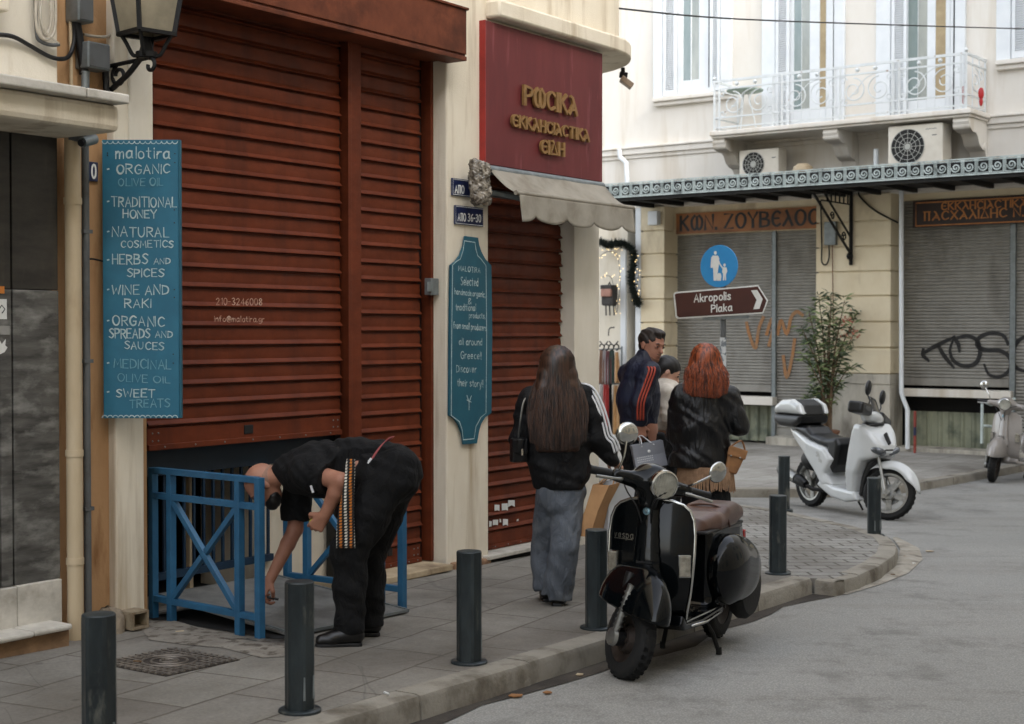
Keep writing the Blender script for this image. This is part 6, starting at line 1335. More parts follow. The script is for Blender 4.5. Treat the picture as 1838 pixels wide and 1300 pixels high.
    s.ell((.40, 0, 1.03), (.11, .11, .085), .0); s.chain([(.41, -.22, 1.012), (.42, 0, 1.01), (.41, .22, 1.012)], [.034, .055, .034], .04); s.cone((.42, 0, 1.01), (.44, 0, .90), .08, .06, .04); s.ell((.445, 0, 1.03), (.06, .08, .078), .02)
    o = s.build('headset', paint, t); xf(o, ST)
    ca = V((1, 0, -.05)).normalized(); c = V((.515, 0, 1.03))
    g = MB(); g.lathe(c, ca, [(.076, 0), (.081, .012), (.079, .034), (.071, .040), (.071, .03)], 36, cap=False); o = part(g, 'headlight_ring', MT['chrome'], smooth=40, **P); xf(o, ST)
    g = MB(); g.lathe(c, ca, [(.072, .032), (.064, .045), (.042, .055), (.0, .06)], 32); g2 = g; o = part(g2, 'headlight', MT['clear'], smooth=40, **P); xf(o, ST)
    g = MB(); g.lathe(c, ca, [(.0705, .031), (.066, .012), (.05, -.004), (.02, -.01), (0, -.011)], 32); o = part(g, 'reflector', MT['bowl'], smooth=60, **P); xf(o, ST)
    g = MB(); g.tube([c - ca * .01, c + ca * .016], [.011, .013], 12); g.lathe(c + ca * .016, ca, [(.017, 0), (.017, .006), (0, .008)], 14); o = part(g, 'bulb_shield', MT['alu'], smooth=40, **P); xf(o, ST)
    g = MB()
    for y0 in (-.05, .05): g.tube([V(p) for p in catmull([(.40, y0 * 3.2, 1.0), (.50, y0 * 1.9, .965), (.505, y0 * .9, .90), (.47, y0 * .5, .80)])], .0045, 6)
    o = part(g, 'control_cable', MT['black'], smooth=60, **P)
    g = MB(); g.lathe(V((.36, 0, 1.085)), V((-.35, 0, 1)), [(.055, -.02), (.055, .01), (.05, .014), (0, .014)], 24); o = part(g, 'speedometer', MT['chrome'], smooth=40, **P); xf(o, ST)
    g = MB()
    for sg_ in (-1, 1):
        g.tube([V((.405, sg_ * .235, 1.013)), V((.395, sg_ * .255, 1.013)), V((.39, sg_ * .36, 1.01)), V((.389, sg_ * .375, 1.01))], [.02, .0235, .0225, .026], 12); o = part(g, 'grip', MT['black'], smooth=40, **P); xf(o, ST); g = MB()
    g = MB()
    for sg_ in (-1, 1): g.tube([V((.44, sg_ * .20, 1.0)), V((.47, sg_ * .24, 1.0)), V((.46, sg_ * .36, .99))], [.012, .008, .009], 8); g.tube([V((.42, sg_ * .19, 1.012)), V((.41, sg_ * .235, 1.012))], .027, 12); o = part(g, 'brake_lever', MT['alu'], smooth=40, **P); xf(o, ST); g = MB()
    return t, ST, P
def round_mirror(t, P, ST, p0, p1, p2, nrm, R=.06):
    """stem from the bar to a round mirror at p2; the back shell faces -nrm"""
    g = MB(); g.tube([V(p) for p in catmull([tuple(p0), tuple(p1), tuple(p2)])], .0065, 8); o = part(g, 'mirror_stem', MT['chrome'], smooth=40, **P); xf(o, ST)
    n_ = V(nrm).normalized(); g = MB(); g.lathe(p2, n_, [(.0, -.022), (R * .6, -.018), (R * .95, -.006), (R, .002), (R * .96, .006)], 28); o = part(g, 'mirror_shell', MT['chrome'], smooth=40, **P); xf(o, ST)
    g = MB(); g.lathe(p2, n_, [(R * .93, .0065), (0, .0068)], 28); o = part(g, 'mirror_glass', MT['mirror'], smooth=40, **P); xf(o, ST)
fw = G(1140, 1217, 0.0); hd = V((-.4656, -.885, 0)); rzv = math.atan2(hd.y, hd.x); mid = fw - hd * .62; mid.z = zroad(mid.x, mid.y)
bv, STv, Pv = classic_scooter('parked_scooter', 'glossy black vintage scooter with brown seat parked at the kerb', mid + V((0, 0, .0)), rzv, MT['gloss_black'], MT['brown_leather'], math.radians(53), text='vespa', h=.0075)
round_mirror(bv, Pv, STv, V((.40, -.21, 1.03)), V((.40, -.20, 1.12)), V((.37, -.20, 1.235)), V((-1, .2, .05)), .062)
round_mirror(bv, Pv, STv, V((.40, .21, 1.03)), V((.46, .25, 1.08)), V((.44, .36, 1.15)), V((-1, -.2, .05)), .06)
g = MB(); g.obox(V((.0, 0, 0)), V((1, 0, 0)), V((0, 1, 0)), UP, .001, .001, .001)
# grey scooter at the right edge
gw = G(1788, 866, 0.0); hd2 = V((-.84, -.54, 0)).normalized(); mid2 = gw - hd2 * .60; mid2.z = zroad(mid2.x, mid2.y)
MT['grey_paint'] = M('warm_grey_scooter_paint', srgb(146, 140, 134), srgb(130, 124, 118), 3, .3, coat=.5)
gv, STg, Pg = classic_scooter('parked_scooter', 'warm grey scooter cut off by the right edge of the photo', mid2, math.atan2(hd2.y, hd2.x), MT['grey_paint'], MT['black'], math.radians(30), h=.012, trim=False)
round_mirror(gv, Pg, STg, V((.40, -.21, 1.03)), V((.40, -.24, 1.10)), V((.36, -.33, 1.22)), V((-1, .2, .05)), .06)
# ---------------------------------------------------------------- big-wheel white scooter
MT['white_paint'] = M('pearl_white_paint', srgb(204, 206, 205), srgb(194, 197, 196), 2, .22, coat=.6)
MT['satin_black'] = M('satin_black_plastic', srgb(16, 17, 18), srgb(12, 13, 14), 10, .4)
f2 = G(1597, 933, 0.0); hd3 = V((.42, -.907, 0)).normalized(); mid3 = f2 - hd3 * .68; mid3.z = zroad(mid3.x, mid3.y)
wsx = thing('parked_scooter', 'white big wheel scooter with black top case parked by the bollards', 'scooter', mid3, rot=(Matrix.Rotation(math.atan2(hd3.y, hd3.x), 4, 'Z') @ Matrix.Rotation(.0, 4, 'X')).to_3x3())
PW = dict(parent=wsx, world=False); hh_ = .011
rk = math.radians(25); kk = V((-math.sin(rk), 0, math.cos(rk))); pv = V((.48, 0, .75)); SW = Matrix.Translation(pv) @ Matrix.Rotation(math.radians(36), 4, kk) @ Matrix.Translation(-pv)
wheel(wsx, V((-.67, 0, .275)), .275, .105, MT['alu'], spokes=5, rimR=.205); wheel(wsx, V((.68, 0, .275)), .275, .095, MT['alu'], spokes=5, m=SW, rimR=.21)
s = Solid((.02, -.30, .14), (.80, .30, 1.08), hh_)
s.side([(.33, .99), (.44, .985), (.56, .90), (.66, .78), (.67, .70), (.58, .645), (.44, .60), (.345, .45), (.28, .20), (.15, .20), (.17, .45), (.23, .72), (.29, .92)], -.2, .2, .04, hw=lambda x, z: .21 - .13 * np.clip((x - .42) / .26, 0, 1) ** 2 - .05 * np.clip((.5 - z) / .3, 0, 1))
s.side([(.10, .45), (.24, .96), (.20, .90), (.0, .40)], -.15, .15, .02, mode='sub')
s.build('front_apron', MT['white_paint'], wsx)
s = Solid((.2, -.16, .15), (.64, .16, .72), hh_); s.side([(.30, .22), (.36, .44), (.45, .59), (.56, .63), (.53, .56), (.43, .42), (.36, .22)], -.12, .12, .02); s.build('wheel_well', MT['satin_black'], wsx)
for sg_ in (-1, 1):
    g = MB(); g.tube([V(p) for p in catmull([(.30, sg_ * .19, .93), (.40, sg_ * .196, .84), (.50, sg_ * .165, .79), (.60, sg_ * .115, .77)])], .006, 6); part(g, 'panel_seam', MT['satin_black'], smooth=60, **PW)
s = Solid((.05, -.2, .25), (.36, .2, 1.0), hh_); s.side([(.22, .30), (.30, .92), (.22, .92), (.16, .60), (.13, .30)], -.16, .16, .03); s.build('inner_shield', MT['satin_black'], wsx)
s = Solid((-.5, -.24, .10), (.42, .24, .40), hh_); s.side([(.36, .18), (.30, .27), (-.05, .29), (-.28, .36), (-.36, .28), (-.10, .17), (.15, .14)], -.18, .18, .03); s.build('floor_panel', MT['white_paint'], wsx)
s = Solid((-1.12, -.24, .22), (.06, .24, .95), hh_)
s.side([(-1.0, .88), (-.80, .86), (-.50, .76), (-.22, .70), (-.08, .58), (-.20, .42), (-.08, .30), (-.26, .26), (-.42, .44), (-.60, .60), (-.88, .76)], -.18, .18, .045, hw=lambda x, z: .185 - .09 * np.clip((-x - .55) / .45, 0, 1)); s.build('tail_panel', MT['white_paint'], wsx)
s = Solid((-.95, -.22, .38), (.08, .22, 1.0), hh_)
s.side([(-.82, .86), (-.74, .92), (-.56, .905), (-.46, .835), (-.24, .80), (-.06, .815), (-.01, .74), (-.06, .52), (-.13, .42), (-.20, .52), (-.20, .70), (-.5, .76)], -.16, .16, .045, hw=lambda x, z: .165 - .03 * np.clip((x + .3) / .3, 0, 1)); s.build('seat', MT['satin_black'], wsx)
g = MB(); c0 = V((-.62, -.05, .918)); text3(g, 'SH', V((-.60, -.02, .915)), V((0, 1, 0)) * -1, V((-1, 0, .1)), UP, .05, .008); part(g, 'seat_emblem', MT['alu'], **PW)
g = MB(); text3(g, 'Sh', V((-.34, -.187, .60)), V((1, 0, -.25)).normalized(), UP, V((0, -1, 0)), .05, .008); text3(g, '150i', V((-.30, -.187, .545)), V((1, 0, -.25)).normalized(), UP, V((0, -1, 0)), .032, .006); part(g, 'model_mark', MT['alu'], **PW)
# top case
s = Solid((-1.2, -.28, .84), (-.55, .28, 1.28), hh_); s.side([(-1.13, .93), (-1.14, 1.03), (-1.02, 1.03), (-.62, 1.03), (-.64, .94), (-.75, .89), (-1.02, .89)], -.21, .21, .05); s.build('top_case', MT['satin_black'], wsx)
s = Solid((-1.25, -.30, 1.0), (-.52, .30, 1.30), hh_); s.side([(-1.14, 1.035), (-1.12, 1.12), (-1.0, 1.19), (-.80, 1.205), (-.66, 1.15), (-.60, 1.035)], -.215, .215, .06); s.side([(-.96, .99), (-.96, 1.27), (-.70, 1.27), (-.62, 1.1), (-.60, .99)], -.135, .135, .02, mode='sub'); s.build('top_case_lid', MT['white_paint'], wsx)
s = Solid((-1.05, -.2, 1.0), (-.55, .2, 1.28), hh_); s.side([(-.95, 1.02), (-.95, 1.19), (-.80, 1.20), (-.67, 1.145), (-.615, 1.03)], -.132, .132, .02); s.build('lid_inset', MT['satin_black'], wsx)
g = MB(); g.tube([V((-.58, -.10, .90)), V((-.80, -.15, .885)), V((-1.05, -.12, .90))], .014, 8); g.tube([V((-.58, .10, .90)), V((-.80, .15, .885)), V((-1.05, .12, .90))], .014, 8); part(g, 'grab_rail', MT['alu'], smooth=40, **PW)
# engine, exhaust, fork, mudguards
s = Solid((-1.0, -.22, .12), (-.05, .22, .62), .014); s.chain([(-.20, 0, .26), (-.45, .05, .30), (-.67, .12, .28)], [.09, .11, .09], .05); s.ell((-.5, .1, .3), (.2, .08, .12), .04); s.ell((-.62, 0, .52), (.22, .10, .12), .05); s.build('engine', MT['iron'], wsx)
g = MB(); g.tube([V((-.30, -.08, .22)), V((-.45, -.15, .22)), V((-.55, -.19, .27))], .022, 10); g.tube([V((-.52, -.19, .265)), V((-.60, -.20, .30)), V((-.95, -.21, .40)), V((-.98, -.21, .41))], [.045, .062, .066, .05], 16); part(g, 'exhaust', MT['satin_black'], smooth=40, **PW)
g = MB(); g.tube([V((-.66, -.216, .325)), V((-.93, -.222, .41))], [.058, .062], 16); part(g, 'heat_shield', MT['alu'], smooth=40, **PW)
g = MB(); rows = []
for i in range(19):
    a = math.radians(8 + 128 * i / 18); R_ = .335 - .012 * math.cos(a * 2); row = []
    for j in range(13): y = (-.082 + .164 * j / 12) * (1 - .55 * max(0, abs(i - 9) / 9 - .45) ** 1.5 / .41); rr_ = R_ - 11 * y * y - 600 * y ** 4; row.append(V((.68 + rr_ * math.cos(a), y, .275 + rr_ * math.sin(a))))
    rows.append(row)
g.grid(rows); o = part(g, 'front_mudguard', MT['white_paint'], smooth=True, **PW); md = o.modifiers.new('t', 'SOLIDIFY'); md.thickness = .008; md.offset = 0; xf(o, SW)
for sg_ in (-1, 1):
    g = MB(); g.tube([V((.665, sg_ * .085, .26)), V((.62, sg_ * .085, .40))], .026, 12); g.tube([V((.62, sg_ * .085, .40)), V((.53, sg_ * .085, .64))], .017, 12); g.tube([V((.68, sg_ * .07, .275)), V((.68, sg_ * .11, .275))], .03, 12); o = part(g, 'fork_leg', MT['alu'], smooth=40, **PW); xf(o, SW)
g = MB(); g.lathe(V((.68, .062, .275)), V((0, 1, 0)), [(.11, -.002), (.11, .002)], 30); o = part(g, 'brake_disc', MT['alu'], smooth=40, **PW); xf(o, SW)
# lamps in the apron
for sg_ in (-1, 1):
    s = Solid((.44, -.26, .60), (.76, .26, .86), .009); s.ell((.60, sg_ * .09, .715), (.09, .085, .042), 0, rot=Matrix.Rotation(sg_ * .35, 3, 'X')); s.build('headlight', M('smoked_headlight', srgb(96, 100, 104), srgb(50, 54, 58), 14, .12, coat=.8), wsx)
g = MB(); g.bar(V((.672, 0, .79)), V((.60, 0, .90)), .02, .05, V((0, 1, 0))); part(g, 'nose_strip', MT['satin_black'], bevel=.005, **PW)
g = MB(); g.hexa([V(p) for p in ((.655, -.07, .70), (.655, .07, .70), (.60, .09, .655), (.60, -.09, .655), (.676, -.045, .735), (.676, .045, .735), (.668, .05, .74), (.668, -.05, .74))]); part(g, 'front_grille', MT['satin_black'], bevel=.006, **PW)
for sg_ in (-1, 1):
    g = MB(); g.tube([V((.50, sg_ * .172, .835)), V((.57, sg_ * .135, .80)), V((.63, sg_ * .09, .785))], [.006, .015, .006], 8); part(g, 'indicator', MT['amber'], smooth=40, **PW)
s = Solid((.26, -.2, .9), (.56, .2, 1.06), .009); s.ell((.40, 0, .985), (.10, .13, .035), 0); s.build('dash_collar', MT['satin_black'], wsx)
# handlebar cover, screen, mirror, hand muff
s = Solid((.12, -.46, .92), (.62, .46, 1.22), hh_); s.ell((.37, 0, 1.05), (.11, .20, .08), 0); s.chain([(.32, -.30, 1.07), (.36, 0, 1.06), (.32, .30, 1.07)], [.028, .05, .028], .04); s.cone((.37, 0, 1.05), (.42, 0, .97), .07, .07, .03); o = s.build('handlebar_cover', MT['white_paint'], wsx); xf(o, SW)
for sg_ in (-1, 1):
    s = Solid((.12, sg_ * .33 - .2, .92), (.56, sg_ * .33 + .2, 1.26), hh_); s.rbox((.34, sg_ * .33, 1.085), (.085, .165, .062), .03, rot=Matrix.Rotation(sg_ * -.1, 3, 'X')); o = s.build('hand_muff', MT['satin_black'], wsx); xf(o, SW)
    g = MB(); g.obox(V((.428, sg_ * .33, 1.09)), V((1, 0, 0)), V((0, 1, 0)), UP, .002, .085, .02); o = part(g, 'muff_label', MT['pipe_grey'], **PW); xf(o, SW)
g = MB(); rows = []
for i in range(7): z = 1.06 + .2 * i / 6; rows.append([V((.46 - .10 * i / 6 - 1.2 * y * y, y, z)) for y in [-.15 + .05 * i / 12 + (.30 - .10 * i / 12) * j / 8 for j in range(9)]])
g.grid(rows); o = part(g, 'fly_screen', M('smoked_screen', srgb(44, 46, 48), srgb(36, 38, 40), 5, .1, coat=.5), smooth=True, **PW); md = o.modifiers.new('t', 'SOLIDIFY'); md.thickness = .004; xf(o, SW)
for sg_ in (-1, 1):
    g = MB(); g.tube([V((.36, sg_ * .17, 1.10)), V((.38, sg_ * .19, 1.20)), V((.36, sg_ * .22, 1.25))], .008, 8); o = part(g, 'mirror_stem', MT['satin_black'], smooth=40, **PW); xf(o, SW)
    s = Solid((.26, sg_ * .25 - .1, 1.2), (.46, sg_ * .25 + .1, 1.46), .008); s.ell((.36, sg_ * .24, 1.325), (.03, .062, .082), 0); o = s.build('mirror', MT['satin_black'], wsx); xf(o, SW)
g = MB(); g.tube([V((-.05, .10, .22)), V((-.02, .2, .02))], .012, 8); part(g, 'side_stand', MT['iron'], smooth=40, **PW)
# ================================================================ people
MT['skin'] = M('skin', srgb(164, 116, 93), srgb(140, 94, 75), 7, .55, bmp=.12, bscale=120, spec=.4)
MT['skin2'] = M('pale_skin', srgb(196, 154, 132), srgb(180, 136, 114), 9, .5, bmp=.05, bscale=120, spec=.4)
MT['cloth_black'] = M('black_cotton', srgb(13, 13, 14), srgb(9, 9, 10), 20, .9, bmp=.15, bscale=300, spec=.3, wr=.8, wscale=10)
MT['cloth_black2'] = M('black_tracksuit', srgb(13, 13, 15), srgb(9, 9, 11), 16, .7, bmp=.1, bscale=260, spec=.3, wr=.8, wscale=9)
MT['navy'] = M('navy_tracksuit', srgb(19, 24, 46), srgb(14, 18, 36), 10, .6, bmp=.1, bscale=200, wr=.7, wscale=9)
MT['leather'] = M('black_leather', srgb(13, 13, 15), srgb(9, 9, 11), 8, .38, bmp=.25, bscale=70, spec=.4, wr=.6, wscale=8, wstretch=(1.5, 1, .5))
MT['denim'] = M('grey_denim', srgb(96, 101, 108), srgb(70, 75, 82), 7, .95, bmp=.25, bscale=400, stretch=(1, 1, .5), dirt=srgb(126, 131, 136), dscale=4.5, dlo=.5, dhi=.8, wr=.75, wscale=9, wstretch=(1.6, 1, .7))
MT['knit'] = M('cream_knit', srgb(214, 206, 194), srgb(194, 186, 172), 20, .95, bmp=.4, bscale=120)
MT['hair_brown'] = M('long_brown_hair', srgb(72, 48, 35), srgb(20, 14, 11), 70, .36, stretch=(1, 1, .03), spec=.5, lo=.42, hi=.6)
MT['hair_red'] = M('copper_red_hair', srgb(156, 76, 38), srgb(64, 29, 16), 70, .38, stretch=(1, 1, .04), spec=.5, lo=.42, hi=.6)
MT['hair_dark'] = M('dark_hair', srgb(22, 18, 16), srgb(14, 12, 11), 50, .5, stretch=(1, 1, .2))
MT['hair_short'] = M('short_brown_hair', srgb(44, 33, 25), srgb(26, 20, 16), 60, .6)
MT['shoe'] = M('black_shoe_leather', srgb(13, 12, 12), srgb(9, 9, 9), 16, .35, spec=.5)
MT['kraft'] = M('brown_kraft_paper', srgb(178, 136, 92), srgb(158, 116, 76), 6, .8, bmp=.1)
MT['stripe_white'] = M('white_stripe', srgb(220, 220, 220), srgb(200, 200, 200), 9, .7)
class Px:
    def __init__(s, px, py, dz=.12, D=None):
        s.o = G(px, py, dz) if D is None else None
        if D is not None: q = AT(px, 592, D); s.o = V((q.x, q.y, zroad(q.x, q.y) + dz))
    def __call__(s, px, py, dy=0.0):
        return AT(px, py, s.o.y + dy) - s.o
def folds(amp, f=38.0, dirn=(0, 0, 1), seed=0.0, warp=1.6):
    d = np.array(dirn, float); d /= np.linalg.norm(d)
    def fn(x, y, z):
        a = (x * d[0] + y * d[1] + z * d[2]) * f
        return amp * (np.sin(a + seed + warp * np.sin(x * 17 + seed * 2) + warp * np.sin(y * 19 + z * 6 + seed)) + .6 * np.sin(1.9 * a + 2 * seed + warp * np.sin(z * 23 + x * 11)))
    return fn
def basis(f, u):
    f = V(f).normalized(); u = V(u); u = (u - f * u.dot(f)).normalized(); l = u.cross(f)
    return np.array([[f.x, l.x, u.x], [f.y, l.y, u.y], [f.z, l.z, u.z]])
def add_head(s, c, f, u, k=1.0, face=True):
    """c = middle of the head, f = where the face looks, u = towards the crown"""
    B = basis(f, u); P = lambda x, y, z: np.array(c) + B @ np.array([x, y, z]) * k
    s.ell(P(-.012, 0, .035), np.array((.098, .077, .088)) * k, .02, rot=B); s.ell(P(.022, 0, -.03), np.array((.068, .058, .085)) * k, .025, rot=B)
    s.ell(P(.048, 0, -.085), np.array((.032, .034, .026)) * k, .02, rot=B)
    if face:
        s.cone(P(.086, 0, .012), P(.108, 0, -.026), .009 * k, .0135 * k, .012); s.ell(P(.084, 0, .026), np.array((.014, .045, .009)) * k, .012, rot=B)
        for y in (-1, 1): s.ell(P(.088, y * .031, .008), np.array((.014, .017, .011)) * k, .01, rot=B, mode='sub'); s.ell(P(.078, y * .031, .006), np.array((.012, .014, .011)) * k, .004, rot=B)
        s.ell(P(.083, 0, -.053), np.array((.014, .024, .007)) * k, .008, rot=B); s.ell(P(.08, 0, -.064), np.array((.014, .021, .007)) * k, .008, rot=B); s.ell(P(.102, 0, -.0585), np.array((.012, .022, .0025)) * k, .004, rot=B, mode='sub')
    for y in (-1, 1): s.ell(P(-.008, y * .078, -.005), np.array((.019, .008, .032)) * k, .008, rot=B)
    return P
def add_hand(s, w, d, n, curl=.5, side=1, k=1.0, spread=.12):
    """w wrist, d towards the knuckles, n out of the back of the hand; side=+1 puts the thumb towards d x n"""
    d = V(d).normalized(); n = V(n); n = (n - d * n.dot(d)).normalized(); t = d.cross(n) * side; w = V(w)
    s.cone(w - d * .02, w + d * .02, .026 * k, .026 * k, .015, flat=(n, .75))
    for i in range(4):
        o = (.033 - .021 * i) * k; kn = w + d * (.088 - .005 * abs(i - 1)) * k + t * o + n * .002
        s.cone(w + d * .02 * k + t * o * .6, kn, .015 * k, .0115 * k, .012)
        L_ = (.044, .049, .045, .036)[i] * k; p = kn; a = curl * .8; dd = d
        for j in range(3):
            ang = curl * (.7 + .75 * j) + (.05 * i); q = (d * math.cos(ang) - n * math.sin(ang) + t * spread * (1.2 - .8 * i) * (1 if j == 0 else .3)).normalized()
            e = p + q * L_ * (1, .68, .52)[j]; s.cone(p, e, (.0100, .0092, .0084)[j] * k, (.0092, .0084, .0072)[j] * k, .004); p = e
    th = w + d * .022 * k + t * .026 * k - n * .006; p1 = th + (d * .55 + t * .75 - n * .25).normalized() * .042 * k; p2 = p1 + (d * .85 + t * (.25 - .5 * curl) - n * (.2 + .5 * curl)).normalized() * .034 * k; p3 = p2 + (d * .8 - t * .5 * curl - n * (.2 + .5 * curl)).normalized() * .026 * k
    s.chain([th, p1, p2, p3], [.017 * k, .0125 * k, .0108 * k, .009 * k], .006)
def person(label, o): return thing('person', label, 'person', o)
def shoe(parent, heel, toe, z=0.0, k=1.0, name='shoe', mat=None):
    h_, t_ = V(heel), V(toe); d = (t_ - h_); L_ = d.length; d.normalize(); n = V((-d.y, d.x, 0)); c = (h_ + t_) / 2
    s = Solid((c.x - .22, c.y - .22, z - .02), (c.x + .22, c.y + .22, z + .18), .007); p = lambda a, b, zz: tuple(h_ + d * a * L_ + n * b + V((0, 0, zz)))
    s.chain([p(.12, 0, .05), p(.35, 0, .06), p(.62, .004, .042), p(.86, .006, .035)], [.04, .044, .042, .034], .02); s.cone(p(.16, 0, .07), p(.2, 0, .12), .042, .045, .03); s.cut(lambda x, y, zz: (z + .012) - zz)
    o = s.build(name, mat or MT['shoe'], parent)
    g = MB(); out = []
    for a, b in ((0, .028), (.08, .038), (.3, .036), (.6, .044), (.85, .042), (.97, .026), (1.0, .0), (.97, -.026), (.85, -.040), (.6, -.042), (.3, -.036), (.08, -.038), (0, -.028)): out.append(h_ + d * a * L_ + n * b + V((0, 0, z)))
    g.prism(out, V((0, 0, .02))); part(g, 'sole', MT['black'], parent if False else o, world=False, bevel=.004)
    return o
# ---------------------------------------------------------------- A: the man bending over the hatch
pA = Px(612, 1150); A_ = person('bald man in black t-shirt and trousers bending down over the stair hatch', pA.o)
hipN, hipF = pA(688, 868, -.09), pA(704, 866, .10); kneeN, kneeF = pA(628, 985, -.12), pA(660, 990, .11); ankN, ankF = pA(628, 1112, -.12), pA(664, 1104, .14)
shN, shF = pA(553, 848, -.08), pA(536, 850, .29); elN = pA(612, 864, -.19); wrN = pA(583, 925, -.15); elF = pA(530, 950, .28); wrF = pA(485, 1040, .16)
neck = pA(522, 838, .09); hc = pA(475, 872, .13)
s = Solid((-.62, -.52, -.02), (.52, .42, 1.2), .007)
for h_, k_, a_ in ((hipN, kneeN, ankN), (hipF, kneeF, ankF)): s.chain([h_, k_, a_], [.082, .056, .042], .03)
s.chain([pA(700, 845), pA(640, 838, .04), pA(570, 846, .09)], [.125, .115, .12], .05, flat=((0, 1, 0), 1.25)); s.cone(shN, shF, .065, .065, .05)
s.chain([pA(552, 842, .09), neck, pA(494, 856, .11)], [.07, .058, .056], .03)
s.chain([shN, elN], [.055, .047], .02); s.chain([elN, elN.lerp(wrN, .35), wrN], [.045, .043, .030], .012); s.chain([shF, elF, elF.lerp(wrF, .3), wrF], [.055, .044, .042, .028], .012)
hf = V((-.50, -.14, -.85)); hu = V((-.84, -.02, .48))
Ph = add_head(s, tuple(hc), hf, hu, 1.0)
add_hand(s, wrN, (wrN - elN) + V((-.06, .02, -.02)), V((.3, -.9, .3)), 1.25, 1, 1.05, .02)
add_hand(s, wrF, V((-.45, -.05, -.85)), V((-.6, -.5, .5)), 1.05, -1, 1.0, .03)
s.build('body', MT['skin'], A_)
s = Solid((-.45, -.46, .45), (.40, .40, 1.22), .009)                  # t-shirt
s.chain([pA(690, 838), pA(640, 832, .03), pA(570, 842, .08), pA(540, 846, .10)], [.142, .137, .142, .118], .05, flat=((0, 1, 0), 1.28)); s.cone(shN, shF, .085, .085, .06); s.cone(pA(540, 845, .10), pA(512, 840, .10), .09, .072, .04)
s.cone(pA(610, 860), pA(650, 880), .13, .12, .06)
s.chain([shN, shN.lerp(elN, .55)], [.088, .082], .04); s.chain([shF, shF.lerp(elF, .80)], [.088, .084], .04)
ax_ = (elN - shN).normalized(); lim = shN.lerp(elN, .60)
s.cut(lambda x, y, z: np.where((y < -.11) & (x > shN.x + .02), (x - lim.x) * ax_.x + (y - lim.y) * ax_.y + (z - lim.z) * ax_.z, -1)); axF = (elF - shF).normalized(); limF = shF.lerp(elF, .84)
s.cut(lambda x, y, z: np.where((z < limF.z + .1) & (x < limF.x + .12), (x - limF.x) * axF.x + (y - limF.y) * axF.y + (z - limF.z) * axF.z, -1))
s.disp(folds(.005, 46, (1, .1, .6), .7, 2.2)); s.build('t_shirt', MT['cloth_black'], A_)
s = Solid((-.26, -.34, .03), (.52, .38, 1.22), .009)                  # trousers
s.chain([pA(672, 845), pA(708, 850)], [.145, .148], .05, flat=((0, 1, 0), 1.12)); s.ell(pA(714, 848, -.06), (.105, .13, .145), .06); s.ell(pA(712, 852, .08), (.10, .12, .14), .06)
for h_, k_, a_ in ((hipN, kneeN, ankN), (hipF, kneeF, ankF)): s.chain([h_, h_.lerp(k_, .5), k_, k_.lerp(a_, .5), a_ - V((0, 0, .04))], [.125, .118, .098, .086, .08], .04)
s.cut(lambda x, y, z: .055 - z); s.disp(folds(.004, 34, (.3, .1, 1), 2.1)); s.build('trousers', MT['cloth_black'], A_)
shoe(A_, pA(652, 1148, -.13) * V((1, 1, 0)) if False else V((pA(650, 1150, -.13).x, -.13, 0)), V((pA(566, 1150, -.15).x, -.17, 0))); shoe(A_, V((pA(682, 1150, .14).x, .14, 0)), V((pA(596, 1150, .12).x, .11, 0)))
g = MB(); pts = [pA(703, 786, -.10), pA(692, 790, -.165), pA(678, 806, -.19), pA(667, 824, -.20)]
rows = []
for i, p in enumerate([V(q) for q in catmull([tuple(p) for p in pts], 5)]): rows.append([p + V((-.012, -.004, -.014)), p + V((.014, -.008, .010))])
g.grid(rows); o = part(g, 'apron_string', M('faded_red_tape', srgb(164, 84, 84), srgb(140, 66, 68), 20, .8), A_, world=False, smooth=True); md = o.modifiers.new('t', 'SOLIDIFY'); md.thickness = .004
g = MB(); g.obox(pA(663, 828, -.21), V((.8, 0, -.6)), V((0, 1, 0)), V((.6, 0, .8)), .004, .004, .014); g.obox(pA(664, 826, -.212), V((.6, 0, .8)), V((0, 1, 0)), V((-.8, 0, .6)), .012, .003, .006); g.obox(pA(560, 878, -.178), V((.95, 0, .3)), V((0, 1, 0)), V((-.3, 0, .95)), .006, .003, .02); part(g, 'white_tag', MT['stripe_white'], A_, world=False)
# woven sash hanging from the waist
m, nt, bs = new_mat('woven_zigzag_band'); co = tex_coord(nt)
sep = nt.nodes.new('ShaderNodeSeparateXYZ'); nt.links.new(co, sep.inputs[0])
def mth(op, a, b=None):
    n = nt.nodes.new('ShaderNodeMath'); n.operation = op
    for i, v_ in enumerate((a, b)):
        if v_ is None: continue
        if hasattr(v_, 'node'): nt.links.new(v_, n.inputs[i])
        else: n.inputs[i].default_value = v_
    return n.outputs[0]
zz = mth('PINGPONG', mth('MULTIPLY', sep.outputs[2], 1.0), .008); sh_ = mth('ADD', sep.outputs[0], mth('MULTIPLY', zz, .55))
col_i = mth('FRACT', mth('MULTIPLY', sh_, 1 / .026)); msk = mth('LESS_THAN', col_i, .5); chk = mth('GREATER_THAN', mth('FRACT', mth('MULTIPLY', sep.outputs[2], 1 / .016)), .3); msk = mth('MULTIPLY', msk, chk); par = mth('GREATER_THAN', mth('FRACT', mth('MULTIPLY', mth('FLOOR', mth('MULTIPLY', sh_, 1 / .026)), .5)), .25)
nt.links.new(mix(nt, msk, srgb(20, 20, 20), mix(nt, par, srgb(206, 200, 186), srgb(190, 112, 40))), bs.inputs['Base Color']); bs.inputs['Roughness'].default_value = .9; MT['sash'] = m
rows = []
TOP = [(612, 822), (632, 822)]
